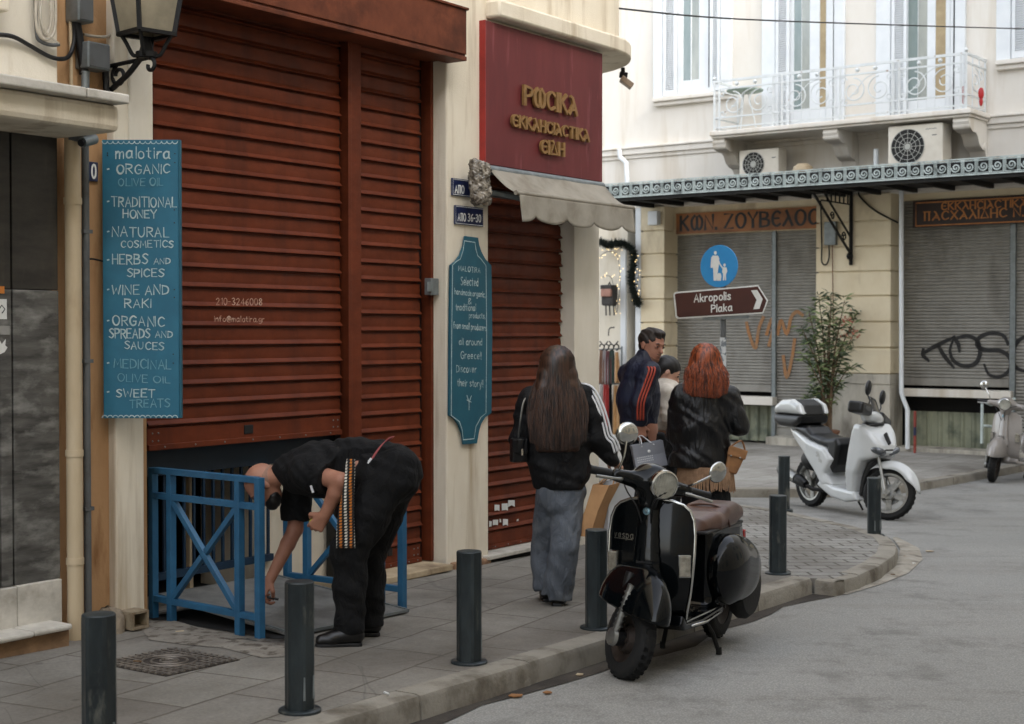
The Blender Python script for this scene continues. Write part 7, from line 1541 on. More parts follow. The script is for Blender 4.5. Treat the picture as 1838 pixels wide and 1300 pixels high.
for i in range(19):
    t = i / 18; y_ = 824 + (984 - 824) * t; xl = 624 - 22 * t ** .7 + 2 * math.sin(t * 7); xr = 636 + 0 * t + 1.5 * math.sin(t * 6 + 1); row = []
    for j in range(7): q = j / 6; row.append(pA(xl + (xr - xl) * q, y_, -.235 - .06 * math.sin(PI * min(1, t * 1.2)) * .4 - .02 * t + .012 * math.sin(q * 7 + t * 4)))
    rows.append(row)
g = MB(); g.grid(rows); o = part(g, 'woven_sash', MT['sash'], A_, world=False, smooth=True); md = o.modifiers.new('t', 'SOLIDIFY'); md.thickness = .005
s = Solid(tuple(hc - V((.16, .16, .18))), tuple(hc + V((.16, .16, .16))), .006); B = basis(hf, hu); Q = lambda x, y, z: np.array(tuple(hc)) + B @ np.array([x, y, z])
s.ell(Q(.052, 0, -.085), (.048, .05, .042), .02, rot=B); s.ell(Q(.03, 0, -.075), (.05, .062, .035), .02, rot=B); s.ell(Q(.088, 0, -.045), (.02, .03, .01), .01, rot=B); s.disp(folds(.0015, 160)); s.build('beard', MT['hair_dark'], A_)
s = Solid(tuple(hc - V((.16, .16, .18))), tuple(hc + V((.16, .16, .16))), .006); s.ell(Q(-.024, 0, .012), (.095, .0795, .07), 0, rot=B); s.cut(lambda x, y, z: ((x - hc.x) * B[0][2] + (y - hc.y) * B[1][2] + (z - hc.z) * B[2][2]) - .045); s.cut(lambda x, y, z: ((x - hc.x) * B[0][0] + (y - hc.y) * B[1][0] + (z - hc.z) * B[2][0]) - .01); s.build('cropped_hair', M('cropped_grey_hair', srgb(130, 100, 84), srgb(150, 112, 92), 60, .8), A_)
for y in (-1, 1):
    g = MB(); g.ball(Q(.087, y * .031, .007), .009, 10, 6); part(g, 'eye', MT['black'], A_, world=False, smooth=True)
g = MB(); g.tube([AT(458, 1068, wrF.y + pA.o.y - .03), AT(500, 1076, wrF.y + pA.o.y - .02)], .007, 8); setp(part(g, 'marker_pen', MT['black'], smooth=40), 'black marker pen in the bending man\'s lower hand', 'pen')
g = MB(); q = AT(563, 938, wrN.y + pA.o.y + .03); g.ball(q, (.026, .026, .022), 12, 8); setp(part(g, 'crumpled_tape', M('yellow_tape', srgb(186, 170, 72), srgb(150, 138, 58), 20, .6), smooth=True), 'yellow tape roll in the bending man\'s near fist', 'tape roll')
# ---------------------------------------------------------------- B: the long haired woman walking away
pB = Px(998, 1086); B_ = person('woman with very long brown hair in black track jacket and grey jeans walking away', pB.o)
hB = pB(1000, 662); nB = pB(1000, 702)
shL, shR = pB(952, 716, .0), pB(1046, 716, .0); hpL, hpR = pB(990, 892, .02), pB(1021, 892); knL, knR = pB(975, 985, .15), pB(1014, 980, -.06); anL, anR = pB(980, 1048, .14), pB(998, 1066, .0)
elL, wrL = pB(936, 785, .05), pB(952, 800, .24); elR, wrR = pB(1072, 782, .02), pB(1100, 826, .06)
s = Solid((-.36, -.36, -.02), (.46, .46, 1.72), .008)
add_head(s, tuple(hB), (.05, 1, -.05), (0, 0, 1), .97, face=True); s.chain([pB(1000, 745), nB, hB], [.06, .05, .052], .02)
s.chain([nB, pB(1002, 780), pB(1004, 850), pB(1008, 890)], [.10, .115, .11, .13], .05, flat=((0, 1, 0), .8)); s.cone(shL, shR, .05, .05, .04)
s.chain([shL, elL, wrL], [.046, .036, .026], .02); s.chain([shR, elR, wrR], [.046, .036, .026], .02); add_hand(s, wrL, V((.3, .9, 0)), V((-.8, .2, .3)), .6, 1, .92); add_hand(s, wrR, V((.5, .5, -.6)), V((.3, .2, .9)), 1.1, -1, .92)
for h_, k_, a_ in ((hpL, knL, anL), (hpR, knR, anR)): s.chain([h_, k_, a_], [.08, .055, .038], .03)
s.build('body', MT['skin2'], B_)
s = Solid((-.34, -.30, .62), (.46, .42, 1.46), .009)                  # track jacket
s.chain([pB(1000, 724), pB(1000, 775), pB(1004, 830), pB(1006, 858)], [.145, .172, .178, .165], .06, flat=((0, 1, 0), .72)); s.cone(shL, shR, .072, .072, .06); s.cone(nB - V((0, 0, .02)), nB + V((0, 0, .03)), .066, .06, .03)
s.chain([shL, elL, wrL], [.078, .072, .055], .03); s.chain([shR, elR, elR.lerp(wrR, .8)], [.080, .074, .058], .03); s.cone(wrR - V((.01, 0, -.01)), wrR, .045, .043, .015)
s.chain([pB(1006, 866), pB(1006, 874)], [.150, .148], .02, flat=((0, 1, 0), .74)); s.disp(folds(.006, 30, (.25, 0, 1), .4)); s.cut(lambda x, y, z: pB(1000, 877).z - z); s.build('track_jacket', MT['cloth_black2'], B_)
g = MB()
for k_ in (-1, 0, 1):
    rows = []; path = [shR + V((-.03, -.015, .075)), shR + V((.045, -.03, .055)), shR.lerp(elR, .3) + V((.077, -.03, .02)), shR.lerp(elR, .7) + V((.074, -.035, .005)), elR + V((.066, -.04, .0)), elR.lerp(wrR, .4) + V((.058, -.05, .028)), elR.lerp(wrR, .85) + V((.035, -.05, .035))]
    P3 = [V(p) for p in catmull([tuple(p) for p in path], 5)]
    for i, p in enumerate(P3):
        d = (P3[min(i + 1, len(P3) - 1)] - P3[max(i - 1, 0)]).normalized(); sd = V((.35, -.9, .25)); sd = (sd - d * sd.dot(d)).normalized(); acr = d.cross(sd)
        rows.append([p + acr * (k_ * .021 - .006) + sd * .012, p + acr * (k_ * .021 + .006) + sd * .012])
    g.grid(rows)
o = part(g, 'sleeve_stripe', MT['stripe_white'], B_, world=False, smooth=True); md = o.modifiers.new('t', 'SOLIDIFY'); md.thickness = .006
s = Solid((-.26, -.34, .0), (.34, .36, .82), .009)                    # wide jeans
s.cone(pB(993, 882), pB(1022, 882), .104, .104, .04, flat=((0, 1, 0), 1.0)); s.ell(pB(1007, 905, -.02), (.112, .105, .09), .04)
s.chain([hpL, hpL.lerp(knL, .6), knL, pB(980, 1046, .14)], [.096, .088, .082, .084], .008); s.chain([hpR, hpR.lerp(knR, .6), knR, pB(1000, 1066, .0)], [.101, .098, .094, .096], .008)
s.cut(lambda x, y, z: .035 + .035 * (x < -.05) - z); s.disp(folds(.0035, 30, (1, .3, .35), 1.3, 2.4)); s.disp(lambda x, y, z: .006 * np.sin(z * 46 + x * 26 + 2 * np.sin(x * 14)) * np.clip((.34 - z) / .3, 0, 1)); s.build('jeans', MT['denim'], B_)
shoe(B_, V((pB(1000, 1080, 0).x, -.06, 0)), V((pB(1000, 1080, 0).x + .03, .18, 0)), 0, .95); shoe(B_, V((pB(984, 1080, 0).x, .10, 0)), V((pB(982, 1080, 0).x, .34, 0)), 0, .95)
def long_hair(parent, hc, mat, length, spread, seed, n=260, back=V((0, -1, 0)), w0=.098, wave=.012, thick=.05, pull=1.0, rad=.0045, hang=.03, fly=0.0):
    """a hair mass hung from the crown with several hundred separate locks over it"""
    rnd = random.Random(seed); rt = back.cross(UP).normalized(); C = V(hc)
    s = Solid(tuple(C - V((.30, .30, length + .02))), tuple(C + V((.30, .30, .16))), .009)
    s.ell(tuple(C + back * .016 + V((0, 0, .035))), (.101, .108, .10), .02)
    m = 7
    for i in range(m):
        t = i / (m - 1); z = -.03 - (length - .07) * t; w_ = w0 + (spread - w0) * min(1, t * 1.8) ** .8 * (1 - .15 * max(0, t - .7) / .3)
        for q in (-.7, -.35, 0, .35, .7): s.cone(tuple(C + rt * w_ * q * .9 + back * (.055 + hang * t - .04 * q * q) * pull + V((0, 0, z + .06))), tuple(C + rt * w_ * q * .9 + back * (.055 + hang * t - .04 * q * q) * pull + V((0, 0, z - .02))), thick * (1 - .3 * t), thick * (1 - .35 * t), .03)
    s.build('hair', mat, parent)
    g = MB()
    for i in range(n):
        q = rnd.uniform(-1, 1); L_ = length * (1 - .13 * rnd.random() - .10 * q * q); fl = abs(rnd.gauss(0, fly)); ph = rnd.uniform(0, 6); am = wave * rnd.uniform(.3, 1); pts = []
        for j in range(15):
            t = j / 14
            if t < .3:
                a = (t / .3); th = a * 1.75; az = q * 1.35
                d = back * math.cos(az) * math.sin(th) + rt * math.sin(az) * math.sin(th) + UP * math.cos(th); p = C + back * .014 + V((0, 0, .036)) + V((d.x * .113, d.y * .113, d.z * .111))
                e0 = p
            else:
                a = (t - .3) / .7; w_ = w0 + (spread - w0) * min(1, a * 1.8) ** .8 * (1 - .12 * max(0, a - .7) / .3)
                x_ = q * w_ * 1.02; bk = (.113 + (hang - .005) * a - .075 * q * q + fl) * pull
                tgt = C + rt * (x_ + am * math.sin(a * 7 + ph)) + back * (bk + .4 * am * math.sin(a * 9 + ph * 2)) + V((0, 0, e0.z - C.z - (L_ + e0.z - C.z) * a))
                b = min(1, a * 3); p = e0.lerp(tgt, b) if b < 1 else tgt; p = V((p.x, p.y, tgt.z))
            pts.append(p)
        g.tube(pts, [rad * (1 - .75 * (j / 14) ** 3) for j in range(15)], 4, cap=False)
    part(g, 'hair_strands', mat, parent, world=False, smooth=True)
long_hair(B_, hB, MT['hair_brown'], .50, .182, 3, n=1000, wave=.007, rad=.0034, hang=.085, fly=.004)
# handbag on a chain
hbB = thing('shoulder_bag', 'small black shoulder bag on a chain strap at the long haired woman\'s left side', 'handbag', pB.o + pB(932, 830, -.03))
g = MB(); c = pB.o + pB(931, 808, -.06); g.obox(c, V((.92, .4, 0)), V((-.4, .92, 0)), UP, .052, .03, .075); part(g, 'bag_body', MT['leather'], hbB, bevel=.012)
g = MB(); g.obox(c + V((.012, -.032, .025)), V((.92, .4, 0)), V((-.4, .92, 0)), UP, .05, .006, .045); part(g, 'flap', MT['leather'], hbB, bevel=.006)
g = MB(); g.obox(c + V((.02, -.042, -.01)), V((.92, .4, 0)), V((-.4, .92, 0)), UP, .006, .004, .02); part(g, 'clasp', MT['chrome'], hbB)
g = MB(); ch = [pB(930, 790, -.06), pB(934, 755, -.10), pB(940, 722, -.09), pB(952, 704, -.03)]; g.tube([pB.o + V(p) for p in catmull([tuple(p) for p in ch], 8)], .006, 6); part(g, 'chain_strap', MT['alu'], hbB, smooth=40)
def paper_bag(label, mat, top, w_, h_, dp, u, v_, handle_mat=None, tilt=V((0, 0, 1)), print_=False, hand=None):
    """top = middle of the upper rim; u along the wide side, v_ the depth direction"""
    u = V(u).normalized(); v_ = V(v_).normalized(); w3 = V(tilt).normalized(); t = thing('paper_bag', label, 'shopping bag', V(top) - w3 * h_)
    g = MB(); a = [V(top) + u * sx_ * w_ / 2 + v_ * sy_ * dp / 2 for sx_, sy_ in ((-1, -1), (1, -1), (1, 1), (-1, 1))]; b = [p - w3 * h_ for p in a]; mm = [p - w3 * h_ * .5 + v_ * (.012 if i < 2 else -.012) for i, p in enumerate(a)]
    g.v = b + mm + a; g.f = [(0, 1, 2, 3)] + [(i, (i + 1) % 4, 4 + (i + 1) % 4, 4 + i) for i in range(4)] + [(4 + i, 4 + (i + 1) % 4, 8 + (i + 1) % 4, 8 + i) for i in range(4)]
    o = part(g, 'bag_body', mat, t); md = o.modifiers.new('t', 'SOLIDIFY'); md.thickness = .003
    for sy_ in (-1, 1):
        hp = V(hand) if hand is not None else V(top) + w3 * .12; g = MB(); l = V(top) - u * w_ * .2 + v_ * sy_ * dp / 2; r_ = V(top) + u * w_ * .2 + v_ * sy_ * dp / 2
        g.tube([V(p) for p in catmull([tuple(l - w3 * .02), tuple(l.lerp(hp, .6)), tuple(hp + u * -.012), tuple(hp + u * .012), tuple(r_.lerp(hp, .6)), tuple(r_ - w3 * .02)])], .004, 6); part(g, 'handle', handle_mat or mat, t, smooth=40)
    if print_:
        g = MB()
        for i in range(6):
            for j in range(9): q = V(top) - u * (w_ * .40 - .014 * j) - w3 * (h_ * .52 + .016 * i) - v_ * (dp / 2 + .004 - .012); g.obox(q, u, v_, w3, .004, .001, .004)
        g.lathe(V(top) - w3 * h_ * .33 - v_ * (dp / 2 - .004), v_ * -1, [(.012, 0), (.009, .002), (0, .002)], 10); part(g, 'printed_pattern', MT['stripe_white'], t)
    return t
hR = pB.o + wrR + V((.03, .03, -.06))
paper_bag('brown paper shopping bag carried by the long haired woman', MT['kraft'], AT(1090, 868, pB.o.y + .05), .20, .34, .11, V((.45, .9, 0)), V((.9, -.45, 0)), tilt=V((.38, .06, 1)), hand=hR)
MT['white_paper'] = M('white_bag_paper', srgb(196, 198, 200), srgb(176, 178, 182), 5, .7)
paper_bag('white paper shopping bag beside the brown one held by the long haired woman', MT['white_paper'], AT(1112, 862, pB.o.y + .16), .20, .30, .10, V((.8, .6, 0)), V((.6, -.8, 0)), tilt=V((.10, .0, 1)), hand=hR)
# ---------------------------------------------------------------- C: man in the navy track jacket
pC = Px(1150, 0, .12, 11.3); C_ = person('man in navy track jacket with orange sleeve stripes looking over his shoulder', pC.o)
hC = pC(1170, 621); zC = lambda px, py, dy=0: pC(px, py, dy)
s = Solid((-.34, -.36, -.02), (.40, .36, 1.82), .0075)
shLc, shRc = zC(1128, 672, .14), zC(1166, 668, -.16); elC, wrC = zC(1150, 722, -.20), zC(1149, 762, -.18); elC2, wrC2 = zC(1158, 722, .24), zC(1168, 764, .22)
PhC = add_head(s, tuple(hC), (.60, -.76, -.18), (.12, 0, 1), 1.07); s.chain([zC(1150, 665), zC(1160, 648), hC], [.07, .058, .056], .02)
s.chain([zC(1148, 672), zC(1146, 720), zC(1148, 770), zC(1150, 790)], [.12, .135, .125, .12], .05); s.chain([shRc, elC, wrC], [.05, .042, .03], .02); s.chain([shLc, elC2, wrC2], [.05, .042, .03], .02)
add_hand(s, wrC, V((.06, -.02, -1)), V((.2, -1, 0)), 1.0, -1, 1.05, .03)
for x_, dy in ((1138, -.05), (1165, .10)): s.chain([zC(x_ + 4, 800, dy), zC(x_ + 4, 890, dy), V((zC(x_, 900).x, dy, .09))], [.085, .06, .045], .03)
s.build('body', MT['skin'], C_)
s = Solid((-.32, -.36, .80), (.36, .36, 1.62), .009)
s.chain([zC(1150, 668), zC(1146, 715), zC(1146, 752)], [.128, .155, .145], .06); s.cone(shLc, shRc, .068, .072, .06); s.chain([shRc, elC, wrC + V((0, 0, .03))], [.078, .072, .055], .03); s.chain([shLc, elC2, wrC2], [.085, .075, .055], .03); s.chain([zC(1152, 655), zC(1158, 643)], [.082, .076], .03)
s.disp(folds(.0028, 34, (.2, .1, 1), 2.7)); s.cut(lambda x, y, z: zC(1150, 771).z - z); s.build('track_jacket', MT['navy'], C_)
g = MB()
for k_ in (-1, 0, 1):
    rows = []; path = [zC(1156, 654, -.13), shRc + V((.01, -.08, .03)), shRc.lerp(elC, .4) + V((0, -.088, .0)), elC + V((-.005, -.083, 0)), elC.lerp(wrC, .8) + V((-.005, -.066, 0))]
    P3 = [V(p) for p in catmull([tuple(p) for p in path], 5)]
    for p in P3: rows.append([p + V((k_ * .022 - .007, -.016 + .006 * abs(k_), 0)), p + V((k_ * .022 + .007, -.016 + .006 * abs(k_), 0))])
    g.grid(rows)
o = part(g, 'sleeve_stripe', M('rust_orange_stripe', srgb(168, 66, 44), srgb(140, 52, 36), 9, .7), C_, world=False, smooth=True); md = o.modifiers.new('t', 'SOLIDIFY'); md.thickness = .008
s = Solid((-.34, -.3, .0), (.34, .36, .98), .011)
s.cone(zC(1138, 785, -.02), zC(1160, 785, .06), .135, .135, .05)
for x_, dy in ((1138, -.05), (1165, .10)): s.chain([zC(x_ + 4, 800, dy), zC(x_ + 4, 890, dy), V((zC(x_, 900).x, dy, .08))], [.115, .095, .085], .05)
s.cut(lambda x, y, z: .05 - z); s.disp(folds(.006, 30, (.3, .1, 1), 1)); s.build('trousers', MT['cloth_black'], C_)
for x_, dy in ((1138, -.05), (1165, .10)): shoe(C_, V((zC(x_, 900).x - .03, dy + .03, 0)), V((zC(x_, 900).x + .14, dy + .22, 0)))
B = basis((.60, -.76, -.18), (.12, 0, 1)); Q = lambda x, y, z: np.array(tuple(hC)) + B @ np.array([x, y, z])
s = Solid(tuple(hC - V((.16, .16, .16))), tuple(hC + V((.18, .18, .2))), .006); s.ell(Q(-.02, 0, .046), (.110, .088, .090), 0, rot=B); s.ell(Q(.04, 0, .108), (.055, .062, .022), .03, rot=B); s.ell(Q(-.07, 0, -.01), (.04, .062, .06), .02, rot=B)
s.ell(Q(.12, 0, -.005), (.085, .10, .075), .01, rot=B, mode='sub'); s.ell(Q(.03, .09, -.03), (.04, .03, .05), .01, rot=B, mode='sub'); s.ell(Q(.03, -.09, -.03), (.04, .03, .05), .01, rot=B, mode='sub'); s.disp(folds(.0025, 150, (1, .3, .4), 1)); s.build('hair', MT['hair_short'], C_)
s = Solid(tuple(hC - V((.16, .16, .18))), tuple(hC + V((.18, .18, .1))), .006); s.ell(Q(.049, 0, -.094), (.040, .043, .032), .02, rot=B); s.ell(Q(.021, 0, -.065), (.058, .064, .036), .02, rot=B); s.ell(Q(.094, 0, -.048), (.014, .026, .006), .01, rot=B); s.disp(folds(.001, 200)); s.build('beard', M('short_beard', srgb(124, 88, 68), srgb(88, 62, 48), 90, .8), C_)
for y in (-1, 1):
    g = MB(); g.ball(Q(.0955, y * .033, .008), .0062, 10, 6); part(g, 'eye', MT['black'], C_, world=False, smooth=True)
    g = MB(); g.tube([Q(.101, y * .017, .029), Q(.100, y * .036, .034), Q(.090, y * .053, .028)], [.003, .0035, .002], 6); part(g, 'eyebrow', MT['hair_dark'], C_, world=False, smooth=True)
paper_bag('grey paper shopping bag with white handles held by the man in the navy jacket', M('grey_bag_paper', srgb(146, 148, 154), srgb(130, 132, 138), 5, .7), AT(1160, 795, pC.o.y - .20), .235, .185, .09, V((.96, .12, .17)), V((-.12, .99, 0)), handle_mat=MT['stripe_white'], tilt=V((-.20, 0, 1)), print_=True, hand=pC.o + wrC + V((.0, -.02, -.085)))
# ---------------------------------------------------------------- D: woman in the cream sweater
pD = Px(1201, 0, .12, 12.0); D_ = person('dark haired woman in a cream sweater looking down at her hands', pD.o)
hD = pD(1199, 668); fD = (.86, -.05, -.50); uD = (.42, 0, .9)
s = Solid((-.30, -.32, -.02), (.36, .32, 1.62), .0075)
add_head(s, tuple(hD), fD, uD, .95); s.chain([pD(1196, 705), pD(1196, 688), hD], [.055, .048, .05], .02); s.chain([pD(1196, 705), pD(1200, 745), pD(1202, 790)], [.10, .11, .115], .05)
s.chain([pD(1198, 706, -.15), pD(1202, 750, -.19), pD(1220, 745, -.05)], [.045, .037, .027], .02); add_hand(s, pD(1220, 745, -.05), V((.8, .4, .1)), V((0, -.3, 1)), .8, 1, .9)
for x_, dy in ((1192, -.09), (1202, .09)): s.chain([pD(x_, 800, dy), pD(x_, 890, dy), V((pD(x_, 900).x, dy, .09))], [.08, .055, .04], .03)
s.build('body', MT['skin2'], D_)
s = Solid((-.28, -.34, .75), (.36, .34, 1.45), .009); s.chain([pD(1196, 702), pD(1200, 735), pD(1202, 768)], [.115, .135, .125], .05); s.cone(pD(1197, 704, -.13), pD(1197, 704, .13), .065, .065, .05); s.chain([pD(1198, 706, -.15), pD(1202, 752, -.19), pD(1216, 747, -.07)], [.07, .062, .05], .03); s.cone(pD(1196, 694), pD(1196, 686), .06, .056, .02)
s.disp(folds(.004, 40, (.2, .1, 1), .2)); s.cut(lambda x, y, z: pD(1201, 772).z - z); s.build('sweater', MT['knit'], D_)
s = Solid((-.28, -.3, .0), (.3, .3, .95), .011); s.cone(pD(1200, 785, -.05), pD(1200, 785, .05), .12, .12, .05)
for x_, dy in ((1192, -.09), (1202, .09)): s.chain([pD(x_, 800, dy), pD(x_, 890, dy), V((pD(x_, 900).x, dy, .08))], [.105, .085, .075], .04)
s.cut(lambda x, y, z: .05 - z); s.disp(folds(.005, 30)); s.build('trousers', MT['cloth_black'], D_)
for x_, dy in ((1192, -.09), (1202, .09)): shoe(D_, V((pD(x_, 900).x - .04, dy, 0)), V((pD(x_, 900).x + .19, dy - .02, 0)))
B = basis(fD, uD); Q = lambda x, y, z: np.array(tuple(hD)) + B @ np.array([x, y, z])
s = Solid(tuple(hD - V((.2, .16, .2))), tuple(hD + V((.18, .18, .2))), .0065); s.ell(Q(-.022, 0, .04), (.105, .083, .086), 0, rot=B); s.ell(Q(-.07, 0, -.03), (.05, .06, .07), .03, rot=B); s.ell(Q(-.125, 0, .0), (.04, .035, .04), .02, rot=B)
s.ell(Q(.115, 0, -.01), (.09, .10, .07), .008, rot=B, mode='sub'); s.ell(Q(.02, -.085, -.05), (.04, .03, .05), .01, rot=B, mode='sub'); s.disp(folds(.0015, 140, (.5, 1, .2))); s.build('hair', MT['hair_dark'], D_)
for y in (-1, 1):
    g = MB(); g.ball(Q(.084, y * .029, .007), .008, 10, 6); part(g, 'eye', MT['black'], D_, world=False, smooth=True)
    g = MB(); g.tube([Q(.088, y * .015, .027), Q(.087, y * .032, .031), Q(.079, y * .047, .025)], [.003, .004, .003], 6); part(g, 'eyebrow', MT['hair_dark'], D_, world=False, smooth=True)
# ---------------------------------------------------------------- E: woman with copper hair
pE = Px(1262, 0, .12, 10.9); E_ = person('woman with copper red hair in a black leather jacket and fringed skirt seen from behind', pE.o)
hE = pE(1265, 652); s = Solid((-.36, -.34, -.02), (.42, .36, 1.75), .0085)
add_head(s, tuple(hE), (.15, 1, -.1), (0, 0, 1), .97); s.chain([pE(1263, 700), pE(1264, 685), hE], [.06, .05, .05], .02); s.chain([pE(1262, 705), pE(1262, 770), pE(1260, 850)], [.12, .12, .13], .05)
shE, shE2 = pE(1308, 712), pE(1222, 712); elE, wrE = pE(1328, 766, -.02), pE(1304, 748, .22); elE2, wrE2 = pE(1212, 780, .05), pE(1235, 770, .24)
s.chain([shE, elE, wrE], [.046, .038, .028], .02); s.chain([shE2, elE2, wrE2], [.046, .038, .028], .02); add_hand(s, wrE, V((-.3, .9, .2)), V((.3, .1, .9)), .7, -1, .92); add_hand(s, wrE2, V((.3, .9, 0)), V((-.3, .1, .9)), .7, 1, .92)
for x_ in (1246, 1280): s.chain([pE(x_, 860), pE(x_, 940), V((pE(x_, 900).x, 0, .09))], [.08, .055, .04], .03)
s.build('body', MT['skin2'], E_)
s = Solid((-.36, -.34, .62), (.42, .36, 1.50), .0095)
s.chain([pE(1263, 712), pE(1261, 765), pE(1258, 815)], [.16, .19, .20], .06, flat=((0, 1, 0), .75)); s.cone(shE, shE2, .072, .072, .05); s.chain([shE, elE, elE.lerp(wrE, .8)], [.078, .07, .056], .03); s.chain([shE2, elE2, wrE2], [.078, .07, .055], .03); s.cone(pE(1252, 835), pE(1262, 830), .20, .18, .05, flat=((0, 1, 0), .8))
s.disp(folds(.006, 30, (.7, .1, .8), 2.2, 2.2)); s.cut(lambda x, y, z: pE(1258, 838).z - z); s.build('leather_jacket', MT['leather'], E_)
s = Solid((-.32, -.3, .25), (.34, .34, .98), .011); s.chain([pE(1262, 850), pE(1268, 900), pE(1270, 935)], [.165, .165, .16], .04, flat=((0, 1, 0), .85)); s.disp(folds(.006, 60, (1, .3, .1), .5)); s.cut(lambda x, y, z: pE(1268, 940).z - z); s.build('skirt', MT['cloth_black'], E_)
g = MB(); rnd = random.Random(5)
for i in range(130):
    a = 2 * PI * i / 130; x0 = pE(1266, 836); c_, s_ = math.cos(a), math.sin(a); p0 = V((x0.x + .195 * c_, .165 * s_, pE(1266, 836).z)); L_ = .15 + .04 * rnd.random(); dx = rnd.uniform(-.012, .012)
    g.tube([p0, p0 + V((dx * .3 + .008 * c_, .008 * s_, -L_ * .5)), p0 + V((dx + .012 * c_, .012 * s_, -L_))], [.0065, .006, .0045], 5)
part(g, 'fringe', M('tan_suede_fringe', srgb(160, 128, 100), srgb(126, 98, 74), 20, .9), E_, world=False, smooth=40)
for x_ in (1246, 1280): shoe(E_, V((pE(x_, 900).x, -.06, 0)), V((pE(x_, 900).x + .03, .18, 0)))
long_hair(E_, hE, MT['hair_red'], .245, .145, 9, n=800, w0=.112, wave=.024, thick=.042, rad=.0034, hang=.05, fly=.012)
hbE = thing('handbag', 'tan leather handbag hanging at the copper haired woman\'s right hip', 'handbag', pE.o + pE(1318, 850, -.05))
g = MB(); c = pE.o + pE(1318, 826, -.08); u = V((.94, .1, -.3)); g.v = []; up_ = V((.3, 0, .94)); g.hexa([c + u * a + V((0, b, 0)) + up_ * z for z, w_ in ((-.10, .045), (.085, .07)) for a, b in ((-w_, -.03), (w_, -.03), (w_, .03), (-w_, .03))]); part(g, 'bag_body', M('tan_leather', srgb(150, 106, 66), srgb(118, 80, 48), 9, .5, bmp=.2), hbE, bevel=.015)
g = MB(); g.obox(c + up_ * .06 + V((0, -.034, 0)), u, V((0, 1, 0)), up_, .07, .008, .035); part(g, 'flap', bpy.data.materials['tan_leather'], hbE, bevel=.006)
g = MB(); g.tube([V(p) for p in catmull([tuple(c + u * -.06 + up_ * .08), tuple(c + up_ * .15 + V((0, -.03, 0))), tuple(c + u * .06 + up_ * .08)])], .007, 6); part(g, 'handle', bpy.data.materials['tan_leather'], hbE, smooth=40)
g = MB(); g.ball(c + V((-.03, -.045, .035)), .008, 8, 6); g.ball(c + V((.035, -.045, .02)), .008, 8, 6); part(g, 'stud', MT['alu'], hbE, smooth=True)
# ================================================================ signpost, stall goods, plant
D0 = 14.6
pq = AT(1298, 592, D0); gx = V((pq.x, pq.y, zroad(pq.x, pq.y) + .1))
su = V((.80, -.60, 0)); sn = V((-.60, -.80, 0))
SP = Plane(pq, su, sn)
t = thing('sign_post', 'grey street sign post standing beside the copper haired woman', 'sign post', gx)
lean = AT(1297, 575, D0)
g = MB(); top = SP.hit(1290, 445); g.tube([gx, V((pq.x, pq.y, SP.hit(1298, 660).z))], .03, 14); g.tube([V((pq.x, pq.y, SP.hit(1298, 660).z)), V((pq.x, pq.y, top.z))], .028, 14); part(g, 'pole', MT['pipe_grey'], t, smooth=40)
g = MB(); g.tube([V((pq.x, pq.y, SP.hit(1298, 606).z)), V((pq.x, pq.y, SP.hit(1298, 690).z))], .0305, 14); part(g, 'worn_white_band', M('flaked_white_wrap', srgb(190, 192, 192), srgb(110, 116, 120), 14, .7, lo=.5, hi=.56), t, smooth=40)
t = thing('pedestrian_sign', 'round blue sign with white figures of an adult and child', 'sign', SP.hit(1290, 516, .04))
c = SP.hit(1290.5, 478, .035); Rr = (SP.hit(1290.5, 440, .035) - c).length
g = MB(); g.lathe(c, sn, [(Rr, -.006), (Rr, .002), (Rr * .985, .004), (0, .004)], 48); part(g, 'disc', M('sky_blue_sign_face', srgb(46, 138, 196), srgb(40, 126, 184), 3, .45), t, smooth=30)
g = MB(); s2 = lambda x, y: SP.hit(x, y, .0415)
def blob(pts, n=.0): g.add([s2(x, y) + sn * n for x, y in pts], [tuple(range(len(pts)))])
blob([(1284 + 2.6 * math.cos(a), 454 + 3.4 * math.sin(a)) for a in [2 * PI * k / 14 for k in range(14)]])
blob([(1279, 459), (1289, 459), (1291, 464), (1290, 478), (1286, 504), (1281, 504), (1280, 482), (1277, 478), (1276, 466)], .0004); blob([(1277, 461), (1280, 462), (1279, 474), (1278.5, 481), (1275.5, 481), (1276, 470)], .0008); ribbon(g, [s2(1288, 463) + sn * .001, s2(1292, 474) + sn * .001, s2(1297, 481) + sn * .001], .014, sn)
blob([(1300.5 + 2.2 * math.cos(a), 476 + 3 * math.sin(a)) for a in [2 * PI * k / 12 for k in range(12)]]); blob([(1297.5, 480), (1304, 480), (1305.5, 487), (1303, 493), (1303.5, 503.5), (1301.5, 503.5), (1301, 494), (1300, 503.5), (1297.5, 503.5), (1298, 492), (1296, 488)], .0004); blob([(1288, 492), (1290, 490), (1294, 491), (1295, 496), (1294, 504), (1287, 504), (1286.5, 497)], .0012)
part(g, 'white_figures', MT['white'], t)
t = thing('direction_sign', 'brown arrow sign pointing right to Akropolis and Plaka', 'sign', SP.hit(1294, 568, .06))
OUTL = [(1209, 528), (1212, 524.5), (1361, 512), (1379, 540), (1370, 563), (1218, 572.5), (1213, 570)]
n_ = .055
g = MB(); g.prism([SP.hit(x, y, n_ - .006) for x, y in OUTL], sn * .006); part(g, 'white_plate', MT['white'], t, bevel=.002)
cx_, cy_ = 1294, 542; INL = [(1211.5, 529), (1214, 527), (1360, 514.5), (1376, 540), (1368.5, 560.5), (1219, 570), (1215.5, 567.5)]
g = MB(); g.prism([SP.hit(x, y, n_ + .0005) for x, y in INL], sn * .002); part(g, 'brown_face', M('heritage_brown_face', srgb(74, 38, 32), srgb(64, 32, 28), 4, .4), t)
